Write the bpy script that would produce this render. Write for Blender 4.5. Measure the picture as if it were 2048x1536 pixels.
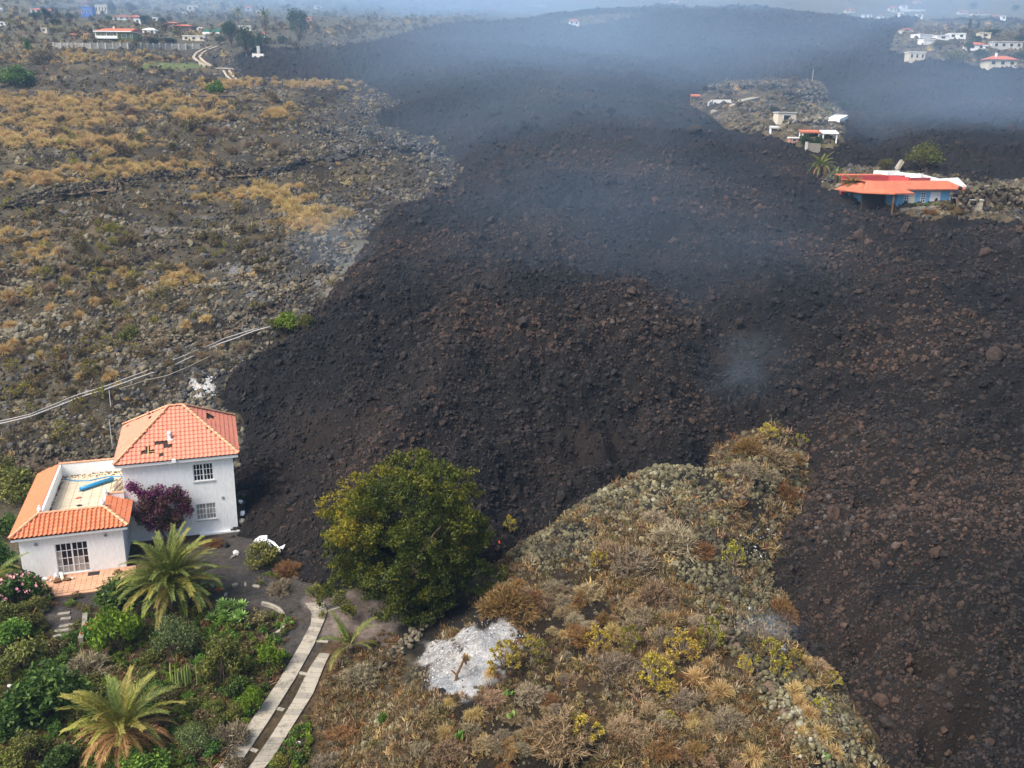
import bpy, math, random
import numpy as np
from mathutils import Matrix, Vector

for o in list(bpy.data.objects): bpy.data.objects.remove(o)
S = bpy.context.scene
COL = S.collection
rng = np.random.default_rng(7)
random.seed(7)
R = math.radians

# ------------------------------------------------------------------ camera
FPX, PITCH, ROLL, CAMZ = 1780.0, R(16.27), R(0.934), 30.0     # focal length in pixels of a 2048 px wide frame
cam_data = bpy.data.cameras.new('camera'); cam = bpy.data.objects.new('camera', cam_data); COL.objects.link(cam)
cam_data.sensor_width = 36.0; cam_data.lens = 36.0 * FPX / 2048.0
cam_data.clip_start = 0.5; cam_data.clip_end = 6000.0
FWD = np.array([0, math.cos(PITCH), -math.sin(PITCH)]); UP0 = np.array([0, math.sin(PITCH), math.cos(PITCH)]); RT0 = np.array([1.0, 0, 0])
RT = math.cos(ROLL) * RT0 + math.sin(ROLL) * UP0
UP = -math.sin(ROLL) * RT0 + math.cos(ROLL) * UP0
cam.matrix_world = Matrix(((RT[0], UP[0], -FWD[0], 0), (RT[1], UP[1], -FWD[1], 0), (RT[2], UP[2], -FWD[2], CAMZ), (0, 0, 0, 1)))
S.camera = cam

# ------------------------------------------------------------------ light
SUN_EL, SUN_AZ = R(52), math.atan2(-0.60, -0.80)               # high thin cloud, sun behind the camera on the left
world = bpy.data.worlds.new('World'); S.world = world; world.use_nodes = True
wn = world.node_tree.nodes; wl = world.node_tree.links
bg = wn.get('Background') or wn.new('ShaderNodeBackground')
sky = wn.new('ShaderNodeTexSky'); sky.sky_type = 'NISHITA'; sky.sun_disc = False
sky.sun_elevation = SUN_EL; sky.sun_rotation = math.pi / 2 - SUN_AZ
sky.air_density = 1.0; sky.dust_density = 4.0; sky.ozone_density = 1.0
wl.new(sky.outputs[0], bg.inputs[0]); bg.inputs[1].default_value = 0.10
sd = bpy.data.lights.new('sun', 'SUN'); sd.energy = 2.6; sd.angle = R(34); sd.color = (1.0, 0.95, 0.87)
sun = bpy.data.objects.new('sun', sd); COL.objects.link(sun)
sv = Vector((math.cos(SUN_EL) * math.cos(SUN_AZ), math.cos(SUN_EL) * math.sin(SUN_AZ), math.sin(SUN_EL)))
sun.rotation_euler = sv.to_track_quat('Z', 'Y').to_euler(); sun.location = sv * 200
S.view_settings.view_transform = 'Standard'; S.view_settings.look = 'None'
S.view_settings.exposure = 1.12; S.view_settings.gamma = 1.0; S.view_settings.use_curve_mapping = False
S.cycles.max_bounces = 5; S.cycles.diffuse_bounces = 2; S.cycles.glossy_bounces = 2; S.cycles.transmission_bounces = 3
S.cycles.transparent_max_bounces = 8; S.cycles.volume_bounces = 1
S.cycles.use_denoising = True
S.cycles.caustics_reflective = False; S.cycles.caustics_refractive = False

# ------------------------------------------------------------------ small maths
def smooth(a, b, x):
    t = np.clip((np.asarray(x, float) - a) / (b - a), 0, 1); return t * t * (3 - 2 * t)
def hash2(ix, iy, s):
    h = (ix.astype(np.int64) * 374761393 + iy.astype(np.int64) * 668265263 + s * 1442695041) & 0xffffffff
    h = ((h ^ (h >> 13)) * 1274126177) & 0xffffffff
    return ((h ^ (h >> 16)) & 0xffff) / 65535.0
def noise(x, y, s=0):
    x = np.asarray(x, float); y = np.asarray(y, float)
    ix = np.floor(x); iy = np.floor(y); fx = x - ix; fy = y - iy
    fx = fx * fx * (3 - 2 * fx); fy = fy * fy * (3 - 2 * fy)
    a = hash2(ix, iy, s); b = hash2(ix + 1, iy, s); c = hash2(ix, iy + 1, s); d = hash2(ix + 1, iy + 1, s)
    return (a + (b - a) * fx + (c - a) * fy + (a - b - c + d) * fx * fy) * 2 - 1
def fbm(x, y, s=0, o=3):
    r = 0; a = 1.0; t = 0
    for k in range(o):
        r = r + a * noise(x * 2 ** k + 17.3 * k, y * 2 ** k - 9.1 * k, s + k); t += a; a *= 0.5
    return r / t
def lump(x, y, s=0):                                           # rounded lumps with sharp creases, 0..1: clinker
    x = np.asarray(x, float); y = np.asarray(y, float); ix = np.floor(x); iy = np.floor(y); best = np.full(x.shape, 9.0)
    for dx in (-1, 0, 1):
        for dy in (-1, 0, 1):
            cx = ix + dx; cy = iy + dy
            px = cx + hash2(cx, cy, s); py = cy + hash2(cx, cy, s + 1)
            best = np.minimum(best, (px - x) ** 2 + (py - y) ** 2)
    return 1 - np.sqrt(best)
def sdf(x, y, poly):                                           # signed distance, positive inside
    x = np.asarray(x, float); y = np.asarray(y, float); P = np.asarray(poly, float)
    d = np.full(x.shape, 1e18); ins = np.zeros(x.shape, bool)
    for i in range(len(P)):
        ax, ay = P[i]; bx, by = P[(i + 1) % len(P)]
        ex, ey = bx - ax, by - ay; L = ex * ex + ey * ey + 1e-12
        t = np.clip(((x - ax) * ex + (y - ay) * ey) / L, 0, 1)
        d = np.minimum(d, (x - ax - t * ex) ** 2 + (y - ay - t * ey) ** 2)
        c = (ay > y) != (by > y)
        if ey != 0: ins ^= c & (x < ex * (y - ay) / ey + ax)
    return np.where(ins, 1, -1) * np.sqrt(d)
def project(x, y, z):                                          # world -> photo pixel
    dx, dy, dz = x, y, np.asarray(z) - CAMZ
    a = dx * RT[0] + dy * RT[1] + dz * RT[2]; b = dx * UP[0] + dy * UP[1] + dz * UP[2]; c = dx * FWD[0] + dy * FWD[1] + dz * FWD[2]
    c = np.where(c < 0.5, 0.5, c)
    return 1024 + FPX * a / c, 768 - FPX * b / c
def rays(u, v):
    u = np.asarray(u, float); v = np.asarray(v, float)
    d = FWD + ((u - 1024) / FPX)[..., None] * RT - ((v - 768) / FPX)[..., None] * UP
    return d
TS = np.concatenate([np.linspace(12, 120, 260), np.geomspace(120.6, 1500, 330)])
def hit(u, v, height):                                         # where the line of sight through a pixel first meets a surface z = height(x, y)
    u = np.atleast_1d(np.asarray(u, float)); v = np.atleast_1d(np.asarray(v, float)); out = np.zeros(u.shape + (3,))
    for k in range(0, len(u), 4000):
        d = rays(u[k:k + 4000], v[k:k + 4000])
        X = d[:, None, 0] * TS; Y = d[:, None, 1] * TS; Z = CAMZ + d[:, None, 2] * TS
        g = Z - height(X, Y); below = g < 0; i = np.argmax(below, 1); i = np.where(below.any(1), np.maximum(i, 1), len(TS) - 1)
        q = np.arange(len(i)); g0 = g[q, i - 1]; g1 = g[q, i]
        w = np.clip(g0 / np.where(np.abs(g0 - g1) < 1e-9, 1, g0 - g1), 0, 1)
        t = TS[i - 1] + (TS[i] - TS[i - 1]) * w
        out[k:k + 4000] = np.array([0, 0, CAMZ]) + d * t[:, None]
    return out

# ------------------------------------------------------------------ the lie of the land
HX, HY, HROT = -32.621, 53.656, R(18.853)                      # corner of the white house and its turn
HC, HS = math.cos(HROT), math.sin(HROT)
def hloc(lx, ly): return HX + HC * lx - HS * ly, HY + HS * lx + HC * ly
PAD = [hloc(-1, -4), hloc(15.5, -3), hloc(15.5, 13.5), hloc(-1, 13.5)]
def plain(x, y):                                               # the bare slope: rises away from the camera
    z = np.where(y < 54, 0.12 * (y - 54), 0.0) + 0.18 * 6 * np.logaddexp(0, (y - 68) / 6)
    return z + 0.03 * 40 * np.logaddexp(0, (y - 700) / 40)
def W2(px, dz=0.0):                                            # pixels -> ground plan on the bare slope
    p = np.array(px, float); return hit(p[:, 0], p[:, 1], lambda x, y: plain(x, y) + dz)[:, :2]
def extend(P): return P
KNOLL = W2([(985, 1120), (1000, 1078), (1090, 1030), (1130, 992), (1210, 950), (1290, 918), (1345, 925), (1400, 930), (1430, 880), (1470, 850), (1530, 842), (1590, 850),
            (1620, 900), (1612, 960), (1590, 1040), (1560, 1130), (1590, 1200), (1605, 1250), (1680, 1310), (1720, 1390), (1760, 1450), (1800, 1560), (1860, 1700),
            (640, 1700), (690, 1480), (760, 1370), (850, 1270), (905, 1200), (960, 1150)], 1.5)
VILL = W2([(1380, 205), (1420, 166), (1540, 160), (1650, 165), (1655, 205), (1690, 215), (1690, 262), (1672, 292), (1610, 292), (1540, 262), (1450, 252), (1420, 222)], 6)
BLUE = W2([(1640, 372), (1650, 345), (1690, 338), (1720, 336), (1760, 338), (1830, 346), (1960, 368), (2080, 362), (2150, 380), (2150, 440), (2050, 440), (1900, 436), (1790, 422), (1690, 386)], 4)
VILLAS = W2([(1780, 108), (1790, 70), (1850, 40), (2100, 50), (2250, 60), (2250, 145), (2048, 140), (1970, 140), (1860, 126)], 8)
FARLAND = W2([(1085, 48), (1140, 36), (1250, 28), (1290, 36), (1200, 50), (1150, 56)], 8)
KSEG = [(1000, 1078), (1090, 1030), (1130, 992), (1210, 950), (1290, 918), (1345, 925), (1400, 930), (1430, 880), (1470, 850), (1530, 842), (1590, 850),
        (1620, 900), (1612, 960), (1590, 1040), (1560, 1130), (1590, 1200), (1605, 1250), (1680, 1310), (1720, 1390), (1760, 1450), (1800, 1560), (1860, 1700)]
LAVA = np.concatenate([W2([(462, 118), (490, 158), (600, 168), (730, 172), (790, 205), (825, 222), (815, 240), (760, 246), (750, 262), (800, 272), (870, 292), (905, 318), (918, 345), (900, 385),
           (850, 410), (770, 440), (720, 490), (690, 540), (655, 600), (620, 640), (560, 700), (470, 762), (430, 800), (445, 830), (478, 850), (484, 940), (486, 1060), (505, 1082), (560, 1112),
           (600, 1150), (640, 1178), (720, 1180), (800, 1165), (930, 1125)], 0), W2(KSEG, 1.5),
           W2([(2600, 1700), (2700, 900), (2700, 400)], 0), W2([(2600, 60), (2100, 42), (1750, 36), (1500, 8), (1250, 12), (1120, 25), (1000, 38), (880, 46), (800, 52), (740, 64), (690, 78), (640, 88)], 8), W2([(560, 97)], 5), W2([(505, 104)], 2.5)])
def raises(x, y):
    x = np.asarray(x, float); y = np.asarray(y, float); z = np.zeros(np.broadcast(x, y).shape)
    z = z + 3.2 * smooth(-0.8, 4.5, sdf(x, y, KNOLL))
    z = z + 6.5 * smooth(-8, 3, sdf(x, y, VILL)) + 4.5 * smooth(-6, 2, sdf(x, y, BLUE)) + 8.5 * smooth(-20, 6, sdf(x, y, VILLAS)) + 8.5 * smooth(-20, 6, sdf(x, y, FARLAND))
    return z
def base(x, y):                                                # ground height without the small relief
    x = np.asarray(x, float); y = np.asarray(y, float)
    z = plain(x, y)
    pad = smooth(-7, -0.5, sdf(x, y, PAD))
    far = smooth(74, 170, y)
    far2 = smooth(250, 700, y)
    calm = 1 - .8 * smooth(-6, 8, sdf(x, y, LAVA)); far = far * calm; far2 = far2 * (1 - .9 * (1 - calm) / .8)   # the lava has filled the dips
    z = z + raises(x, y)
    s = (y + 7 * fbm(x / 28, y / 24, 13) + 0.12 * x) / (7.5 + 0.035 * np.maximum(y - 70, 0)); fr = s - np.floor(s)   # old farming terraces
    z = z + calm * smooth(74, 92, y) * (1 - smooth(330, 420, y)) * 1.25 * (smooth(0.0, 0.16, fr) - fr) * smooth(-0.5, 0.1, fbm(x / 30, y / 30, 14))
    z = z + far * 2.4 * fbm(x / 55, y / 55, 3) + far2 * 9 * fbm(x / 160, y / 120, 5) + calm * smooth(66, 95, y) * 1.5 * fbm(x / 19, y / 13, 9)
    return z * (1 - pad) + 0.0 * pad
_G = None
def bigrid(fn, x0, x1, y0, y1, st):
    xs = np.arange(x0, x1, st); ys = np.arange(y0, y1, st); X, Y = np.meshgrid(xs, ys)
    Z = np.concatenate([fn(X[k:k + 60], Y[k:k + 60]) for k in range(0, len(ys), 60)])
    def f(x, y):
        fx = np.clip((x - x0) / st, 0, len(xs) - 1.001); fy = np.clip((y - y0) / st, 0, len(ys) - 1.001)
        i = fx.astype(int); j = fy.astype(int); a = fx - i; b = fy - j
        return Z[j, i] * (1 - a) * (1 - b) + Z[j, i + 1] * a * (1 - b) + Z[j + 1, i] * (1 - a) * b + Z[j + 1, i + 1] * a * b
    return f
base_near = bigrid(base, -90, 90, 0, 140, 0.5); base_far = bigrid(base, -900, 900, 100, 1300, 4.0)
lava_near = bigrid(lambda x, y: sdf(x, y, LAVA), -90, 90, 0, 140, 0.5); lava_far = bigrid(lambda x, y: sdf(x, y, LAVA), -900, 900, 100, 1300, 4.0)
def isl(x, y):
    return np.maximum.reduce([sdf(x, y, p) for p in (VILL, BLUE, VILLAS, FARLAND)])
isl_far = bigrid(isl, -900, 900, 60, 1300, 4.0)
def _pick(n, f):
    def g(x, y):
        x, y = np.broadcast_arrays(np.asarray(x, float), np.asarray(y, float))
        near = (np.abs(x) < 88) & (y < 138); return np.where(near, n(x, y), f(x, y))
    return g
base_q = _pick(base_near, base_far); lava_d0 = _pick(lava_near, lava_far)
def lava_d(x, y):                                              # metres inside the lava edge (negative outside)
    d = lava_d0(x, y) + 0.9 * noise(np.asarray(x) / 3.1, np.asarray(y) / 3.1, 44) + 0.5 * noise(np.asarray(x) / 1.1, np.asarray(y) / 1.1, 45)
    return np.minimum(d, -isl_far(x, y))
def ground(x, y):                                              # ground height with its small relief
    x = np.asarray(x, float); y = np.asarray(y, float)
    rough = smooth(70, 84, y) * (1 - 0.0 * x)
    pad = smooth(-3, -0.5, sdf(x, y, PAD)) if x.ndim < 2 or x.size < 2e6 else 0
    kn = smooth(-1.5, 1.5, -(y - 60)) * 0
    z = base_q(x, y)
    z = z + rough * (1.45 * lump(x / 7.5, y / 4.5, 61) + 0.55 * lump(x / 2.3, y / 1.8, 63) - 0.9)
    z = z + (1 - rough) * (1 - pad) * (0.05 + 0.95 * smooth(-2, 3, x + 9 + 0.25 * (y - 40))) * (0.16 * fbm(x / 2.2, y / 2.2, 71, 2) + 0.06 * noise(x / 0.6, y / 0.6, 72))
    return z
FURROW = W2([(1330, 470), (1390, 570), (1440, 660), (1485, 740), (1508, 812)], 7)
PITS = []; PITR = []
def lava_top(x, y):                                            # surface of the new lava
    x = np.asarray(x, float); y = np.asarray(y, float)
    d = lava_d(x, y)
    H = 7.0 + 0.9 * fbm(x / 26, y / 40, 21) + 3 * smooth(150, 400, y)
    h = H * (1 - np.exp(-np.maximum(d, 0) / 9.5)) + np.minimum(d, 0) * 0.9
    k = smooth(0, 5, d)
    far = smooth(80, 220, y)
    rid = 1 - np.abs(fbm(x / 13 + 0.25 * noise(x / 9, y / 9, 24), y / 30, 25)) * 2.2
    h = h + k * ((1 - .5 * far) * (1.25 * rid - .75) + 1.5 * lump(x / 9, y / 10, 27) - 0.65 + far * .8 * fbm(x / 30, y / 26, 29))
    for (qx, qy), (qx2, qy2) in zip(FURROW[:-1], FURROW[1:]):
        t_ = np.clip(((x - qx) * (qx2 - qx) + (y - qy) * (qy2 - qy)) / ((qx2 - qx) ** 2 + (qy2 - qy) ** 2), 0, 1); q_ = np.hypot(x - qx - t_ * (qx2 - qx), y - qy - t_ * (qy2 - qy))
        h = h - k * (1.0 * np.exp(-(q_ / 3.4) ** 2))
    kk = smooth(-0.5, 1.5, d)
    rg = 0.65 + 0.7 * smooth(-0.25, 0.35, fbm(x / 14, y / 14, 39))    # blocky in places, fine rubble in others
    h = h + kk * rg * (1.15 * lump(x / 2.9, y / 2.7, 31) + 0.72 * lump(x / 1.15, y / 1.05, 33) + 0.30 * lump(x / 0.5, y / 0.47, 35) * (1 - smooth(60, 130, y)) - 0.75)
    for (px, py), (dp, r) in zip(PITS, PITR):
        h = h - dp * np.exp(-(((x - px) ** 2 + (y - py) ** 2) / r ** 2) ** 1.5)
    return base_q(x, y) + h
def surface(x, y):
    return np.maximum(ground(x, y), np.where(lava_d(x, y) > -1, lava_top(x, y), -1e3))
def at(u, v):                                                  # ground point seen at a photo pixel
    p = hit([u], [v], surface)[0]; return Vector(p)
def ats(u, v): return hit(u, v, surface)
def mpp(p): return float(np.dot(np.array(p) - np.array([0, 0, CAMZ]), FWD)) / FPX    # metres per photo pixel at p
def gz(x, y): return float(surface(np.array([x], float), np.array([y], float))[0])

# ------------------------------------------------------------------ mesh and object helpers
def tag(o, label=None, cat=None, group=None, kind=None):
    if label: o['label'] = label
    if cat: o['category'] = cat
    if group: o['group'] = group
    if kind: o['kind'] = kind
    return o
def empty(name, loc=(0, 0, 0), rz=0.0, label=None, cat=None, group=None):
    o = bpy.data.objects.new(name, None); COL.objects.link(o); o.location = loc; o.rotation_euler = (0, 0, rz); o.empty_display_size = 0.2
    return tag(o, label, cat, group)
def add(name, me, parent=None, loc=(0, 0, 0), rot=(0, 0, 0), scale=(1, 1, 1)):
    o = bpy.data.objects.new(name, me); COL.objects.link(o)
    if parent: o.parent = parent
    o.location = loc; o.rotation_euler = rot; o.scale = scale
    return o
def make(name, V, F, mats, attrs=None, mi=None, smooth_=False):
    """V (n,3); F one int array (m,3|4) or a list of such arrays; attrs {name: (n,) or (n,3)} on points; mi per-face material index"""
    me = bpy.data.meshes.new(name); V = np.asarray(V, np.float32)
    Fs = [np.asarray(f, np.int64) for f in (F if isinstance(F, list) else [F]) if len(f)]
    nl = sum(f.size for f in Fs); npoly = sum(len(f) for f in Fs)
    me.vertices.add(len(V)); me.vertices.foreach_set('co', V.ravel())
    me.loops.add(nl); me.polygons.add(npoly)
    me.loops.foreach_set('vertex_index', np.concatenate([f.ravel() for f in Fs]).astype(np.int32))
    st = np.concatenate([np.full(len(f), f.shape[1]) for f in Fs]); st = np.concatenate([[0], np.cumsum(st)[:-1]])
    me.polygons.foreach_set('loop_start', st.astype(np.int32))
    if mi is not None: me.polygons.foreach_set('material_index', np.asarray(mi, np.int32))
    me.polygons.foreach_set('use_smooth', np.full(npoly, smooth_, bool))
    for m in (mats if isinstance(mats, (list, tuple)) else [mats]): me.materials.append(m)
    for k, a in (attrs or {}).items():
        a = np.asarray(a, np.float32)
        if a.ndim == 1: me.attributes.new(k, 'FLOAT', 'POINT').data.foreach_set('value', a)
        elif a.shape[1] == 3 and k.startswith('v_'): me.attributes.new(k, 'FLOAT_VECTOR', 'POINT').data.foreach_set('vector', a.ravel())
        else:
            if a.shape[1] == 3: a = np.c_[a, np.ones(len(a), np.float32)]
            me.attributes.new(k, 'FLOAT_COLOR', 'POINT').data.foreach_set('color', a.ravel())
    me.update(calc_edges=True)
    return me
class MB:
    """collects boxes, tubes and polygons and becomes ONE mesh"""
    def __init__(s): s.V = []; s.F = []; s.M = []; s.n = 0
    def poly(s, pts, faces, m=0):
        s.V += [tuple(p) for p in pts]
        for f in faces: s.F.append([i + s.n for i in f]); s.M.append(m)
        s.n += len(pts); return s
    def box(s, x0, x1, y0, y1, z0, z1, m=0, f=None):
        P = [(x, y, z) for z in (z0, z1) for x, y in ((x0, y0), (x1, y0), (x1, y1), (x0, y1))]
        if f: P = [f(p) for p in P]
        return s.poly(P, [(3, 2, 1, 0), (4, 5, 6, 7), (0, 1, 5, 4), (1, 2, 6, 5), (2, 3, 7, 6), (3, 0, 4, 7)], m)
    def prism(s, pts, d, m=0):                                 # polygon pts extruded by vector d
        n = len(pts); A = [Vector(p) for p in pts]; D = Vector(d); P = A + [p + D for p in A]
        return s.poly(P, [list(range(n))[::-1], list(range(n, 2 * n))] + [(i, (i + 1) % n, n + (i + 1) % n, n + i) for i in range(n)], m)
    def tube(s, path, rad, n=6, m=0, cap=True):
        P = [Vector(p) for p in path]; rad = rad if isinstance(rad, (list, tuple)) else [rad] * len(P); V = []; F = []
        for i, p in enumerate(P):
            t = (P[min(i + 1, len(P) - 1)] - P[max(i - 1, 0)]).normalized()
            a = t.cross(Vector((0, 0, 1)) if abs(t.z) < 0.9 else Vector((1, 0, 0))).normalized(); b = t.cross(a)
            for k in range(n):
                w = 2 * math.pi * k / n; V.append(p + (a * math.cos(w) + b * math.sin(w)) * rad[i])
        for i in range(len(P) - 1):
            for k in range(n): F.append((i * n + k, i * n + (k + 1) % n, (i + 1) * n + (k + 1) % n, (i + 1) * n + k))
        if cap: F += [tuple(range(n))[::-1], tuple(range((len(P) - 1) * n, len(P) * n))]
        return s.poly(V, F, m)
    def ball(s, c, r, m=0, n=8):
        V = []; F = []; k = n // 2
        for i in range(k + 1):
            for j in range(n):
                a = math.pi * i / k; b = 2 * math.pi * j / n
                V.append((c[0] + r * math.sin(a) * math.cos(b), c[1] + r * math.sin(a) * math.sin(b), c[2] + r * math.cos(a)))
        for i in range(k):
            for j in range(n): F.append((i * n + j, (i + 1) * n + j, (i + 1) * n + (j + 1) % n, i * n + (j + 1) % n))
        return s.poly(V, F, m)
    def mesh(s, name, mats, smooth_=False):
        me = bpy.data.meshes.new(name); me.from_pydata(s.V, [], s.F)
        for m in (mats if isinstance(mats, (list, tuple)) else [mats]): me.materials.append(m)
        if any(s.M): me.polygons.foreach_set('material_index', s.M)
        if smooth_: me.polygons.foreach_set('use_smooth', [True] * len(s.F))
        me.update(); return me
    def build(s, name, mats, parent=None, **k):
        sm = k.pop('smooth_', False); return add(name, s.mesh(name, mats, sm), parent, **k)

# ------------------------------------------------------------------ materials
class NT:
    def __init__(s, name):
        s.m = bpy.data.materials.new(name); s.m.use_nodes = True; s.t = s.m.node_tree; s.n = s.t.nodes; s.l = s.t.links
        s.bsdf = s.n['Principled BSDF']; s.out = s.n['Material Output']
    def node(s, typ, **k):
        nd = s.n.new(typ)
        for a, b in k.items(): setattr(nd, a, b)
        return nd
    def put(s, sock, v):
        if hasattr(v, 'node'): s.l.new(v, sock)
        else: sock.default_value = v
    def noise(s, scale, detail=4, rough=0.6, vec=None, dist=0.0, dim='3D'):
        nd = s.node('ShaderNodeTexNoise'); nd.inputs['Scale'].default_value = scale; nd.inputs['Detail'].default_value = detail
        nd.inputs['Roughness'].default_value = rough; nd.inputs['Distortion'].default_value = dist
        if vec is not None: s.l.new(vec, nd.inputs['Vector'])
        return nd.outputs[0]
    def pos(s): return s.node('ShaderNodeNewGeometry').outputs['Position']
    def obj(s): return s.node('ShaderNodeTexCoord').outputs['Object']
    def attr(s, name, typ='GEOMETRY', out='Fac'):
        a = s.node('ShaderNodeAttribute'); a.attribute_name = name; a.attribute_type = typ; return a.outputs[out]
    def rnd(s): return s.node('ShaderNodeObjectInfo').outputs['Random']
    def ramp(s, fac, stops, interp='LINEAR'):
        r = s.node('ShaderNodeValToRGB'); cr = r.color_ramp; cr.interpolation = interp
        while len(cr.elements) < len(stops): cr.elements.new(0.5)
        for e, (p, c) in zip(cr.elements, stops): e.position = p; e.color = (*c, 1) if len(c) == 3 else c
        s.l.new(fac, r.inputs[0]); return r.outputs[0]
    def mix(s, f, a, b, mode='MIX'):
        nd = s.node('ShaderNodeMix', data_type='RGBA', blend_type=mode)
        s.put(nd.inputs[0], f)
        for q, v in ((nd.inputs[6], a), (nd.inputs[7], b)): s.put(q, (*v, 1) if isinstance(v, tuple) and len(v) == 3 else v)
        return nd.outputs[2]
    def math(s, op, a, b=0.0, clamp=False):
        nd = s.node('ShaderNodeMath', operation=op, use_clamp=clamp); s.put(nd.inputs[0], a); s.put(nd.inputs[1], b); return nd.outputs[0]
    def maprange(s, v, a, b, c, d):
        nd = s.node('ShaderNodeMapRange'); s.put(nd.inputs[0], v)
        for i, q in enumerate((a, b, c, d)): nd.inputs[i + 1].default_value = q
        return nd.outputs[0]
    def hsv(s, col, h=0.5, sat=1.0, val=1.0):
        nd = s.node('ShaderNodeHueSaturation'); s.put(nd.inputs['Color'], col); s.put(nd.inputs['Hue'], h); s.put(nd.inputs['Saturation'], sat); s.put(nd.inputs['Value'], val)
        return nd.outputs[0]
    def bump(s, h, strength=0.5, dist=0.1):
        nd = s.node('ShaderNodeBump'); nd.inputs['Strength'].default_value = strength; nd.inputs['Distance'].default_value = dist
        s.l.new(h, nd.inputs['Height']); s.l.new(nd.outputs[0], s.bsdf.inputs['Normal'])
    def done(s, col=None, rough=0.85, spec=0.2, metal=0.0):
        if col is not None: s.put(s.bsdf.inputs['Base Color'], (*col, 1) if isinstance(col, tuple) and len(col) == 3 else col)
        s.put(s.bsdf.inputs['Roughness'], rough); s.bsdf.inputs['Specular IOR Level'].default_value = spec; s.bsdf.inputs['Metallic'].default_value = metal
        return s.m
def plainmat(name, c, rough=0.7, spec=0.25, var=0.15, scale=2.0, metal=0.0, bump=0.0):
    n = NT(name); f = n.noise(scale, 5, 0.65, n.pos())
    g = n.maprange(f, 0.3, 0.7, 1 - var, 1 + var)
    col = n.mix(1.0, c, g, 'MULTIPLY')
    if bump: n.bump(n.noise(scale * 12, 3, 0.7, n.pos()), bump, 0.02)
    return n.done(col, rough, spec, metal)
def leafmat(name, c0, c1, c2, transl=0.25, hue=0.03, val=0.35, rough=0.55):
    n = NT(name); a = n.attr('tone'); r = n.rnd()
    col = n.ramp(a, [(0.0, c0), (0.5, c1), (1.0, c2)])
    col = n.hsv(col, n.maprange(r, 0, 1, 0.5 - hue, 0.5 + hue), 1.0, n.maprange(n.math('FRACT', n.math('MULTIPLY', r, 7.31)), 0, 1, 1 - val, 1 + val))
    n.done(col, rough, 0.25)
    if transl:
        t = n.node('ShaderNodeBsdfTranslucent'); n.l.new(col, t.inputs[0]); mx = n.node('ShaderNodeMixShader'); mx.inputs[0].default_value = transl
        n.l.new(n.bsdf.outputs[0], mx.inputs[1]); n.l.new(t.outputs[0], mx.inputs[2]); n.l.new(mx.outputs[0], n.out.inputs[0])
    return n.m
def rockmat(name, stops, inst=True, rough=0.9, spec=0.25, nscale=3.0, patch=0.12):
    n = NT(name); r = n.rnd(); p = n.pos()
    big = n.noise(patch, 3, 0.6, p)
    f = n.math('ADD', n.math('ADD', n.math('MULTIPLY', r, 0.5), n.attr('tone')), n.maprange(big, 0.38, 0.62, 0.0, 0.5))
    col = n.ramp(f, stops)
    g = n.noise(nscale, 6, 0.75, p)
    col = n.mix(1.0, col, n.maprange(g, 0.3, 0.72, 0.4, 1.75), 'MULTIPLY')
    n.bump(n.noise(nscale * 5, 4, 0.8, p), 0.9, 0.06)
    return n.done(col, rough, spec)

LAVA_STOPS = [(0.0, (0.005, 0.0048, 0.0053)), (0.22, (0.0105, 0.0098, 0.0104)), (0.42, (0.0195, 0.0172, 0.0168)), (0.6, (0.030, 0.0228, 0.0192)), (0.77, (0.047, 0.0305, 0.0228)), (0.92, (0.063, 0.039, 0.0275)), (1.0, (0.082, 0.074, 0.069))]
def lava_ground():
    n = NT('clinker'); p = n.pos()
    big = n.noise(0.055, 4, 0.65, p); mid = n.noise(0.9, 6, 0.75, p); fine = n.noise(6.0, 6, 0.8, p)
    f = n.math('ADD', n.math('MULTIPLY', mid, 0.9), n.math('MULTIPLY', n.math('SUBTRACT', big, 0.5), 1.3)); f = n.math('SUBTRACT', f, 0.02)
    col = n.ramp(f, LAVA_STOPS)
    col = n.mix(1.0, col, n.maprange(fine, 0.3, 0.7, 0.55, 1.5), 'MULTIPLY')
    col = n.mix(1.0, col, (0.62, 0.62, 0.62), 'MULTIPLY')  # whole sheet darkened so the gaps between blocks read as shaded
    d = n.attr('dust')
    col = n.mix(n.math('MULTIPLY', d, n.maprange(mid, 0.3, 0.6, 0.85, 0.35)), col, n.mix(n.maprange(fine, 0.3, 0.7, 0, 1), (0.026, 0.018, 0.0135), (0.055, 0.036, 0.026)))
    n.bump(n.math('ADD', mid, fine), 1.0, 0.35)
    return n.done(col, 0.92, 0.25)
def soil():
    n = NT('soil'); p = n.pos()
    c = n.attr('tint', out='Color'); fine = n.noise(2.6, 7, 0.8, p); mid = n.noise(0.5, 5, 0.7, p)
    col = n.mix(1.0, c, n.maprange(fine, 0.28, 0.72, 0.35, 1.7), 'MULTIPLY')
    col = n.mix(1.0, col, n.ramp(mid, [(0.3, (0.75, 0.8, 0.85)), (0.7, (1.2, 1.1, 0.95))]), 'MULTIPLY')
    n.bump(n.math('ADD', fine, n.noise(9, 4, 0.8, p)), 1.0, 0.18)
    return n.done(col, 0.95, 0.15)
M = {}
M['lava'] = lava_ground(); M['soil'] = soil()
M['lavarock'] = rockmat('clinker block', LAVA_STOPS, patch=0.055, rough=0.85, spec=0.22)
M['stone'] = rockmat('weathered basalt', [(0.0, (0.022, 0.018, 0.014)), (0.35, (0.078, 0.064, 0.043)), (0.65, (0.145, 0.122, 0.082)), (0.88, (0.178, 0.154, 0.106)), (1.0, (0.225, 0.205, 0.16))], patch=0.08)
M['lichen'] = rockmat('lichened basalt', [(0.0, (0.022, 0.019, 0.014)), (0.3, (0.058, 0.050, 0.031)), (0.6, (0.118, 0.104, 0.058)), (0.85, (0.19, 0.168, 0.092)), (1.0, (0.30, 0.28, 0.21))], patch=0.2)
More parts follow.
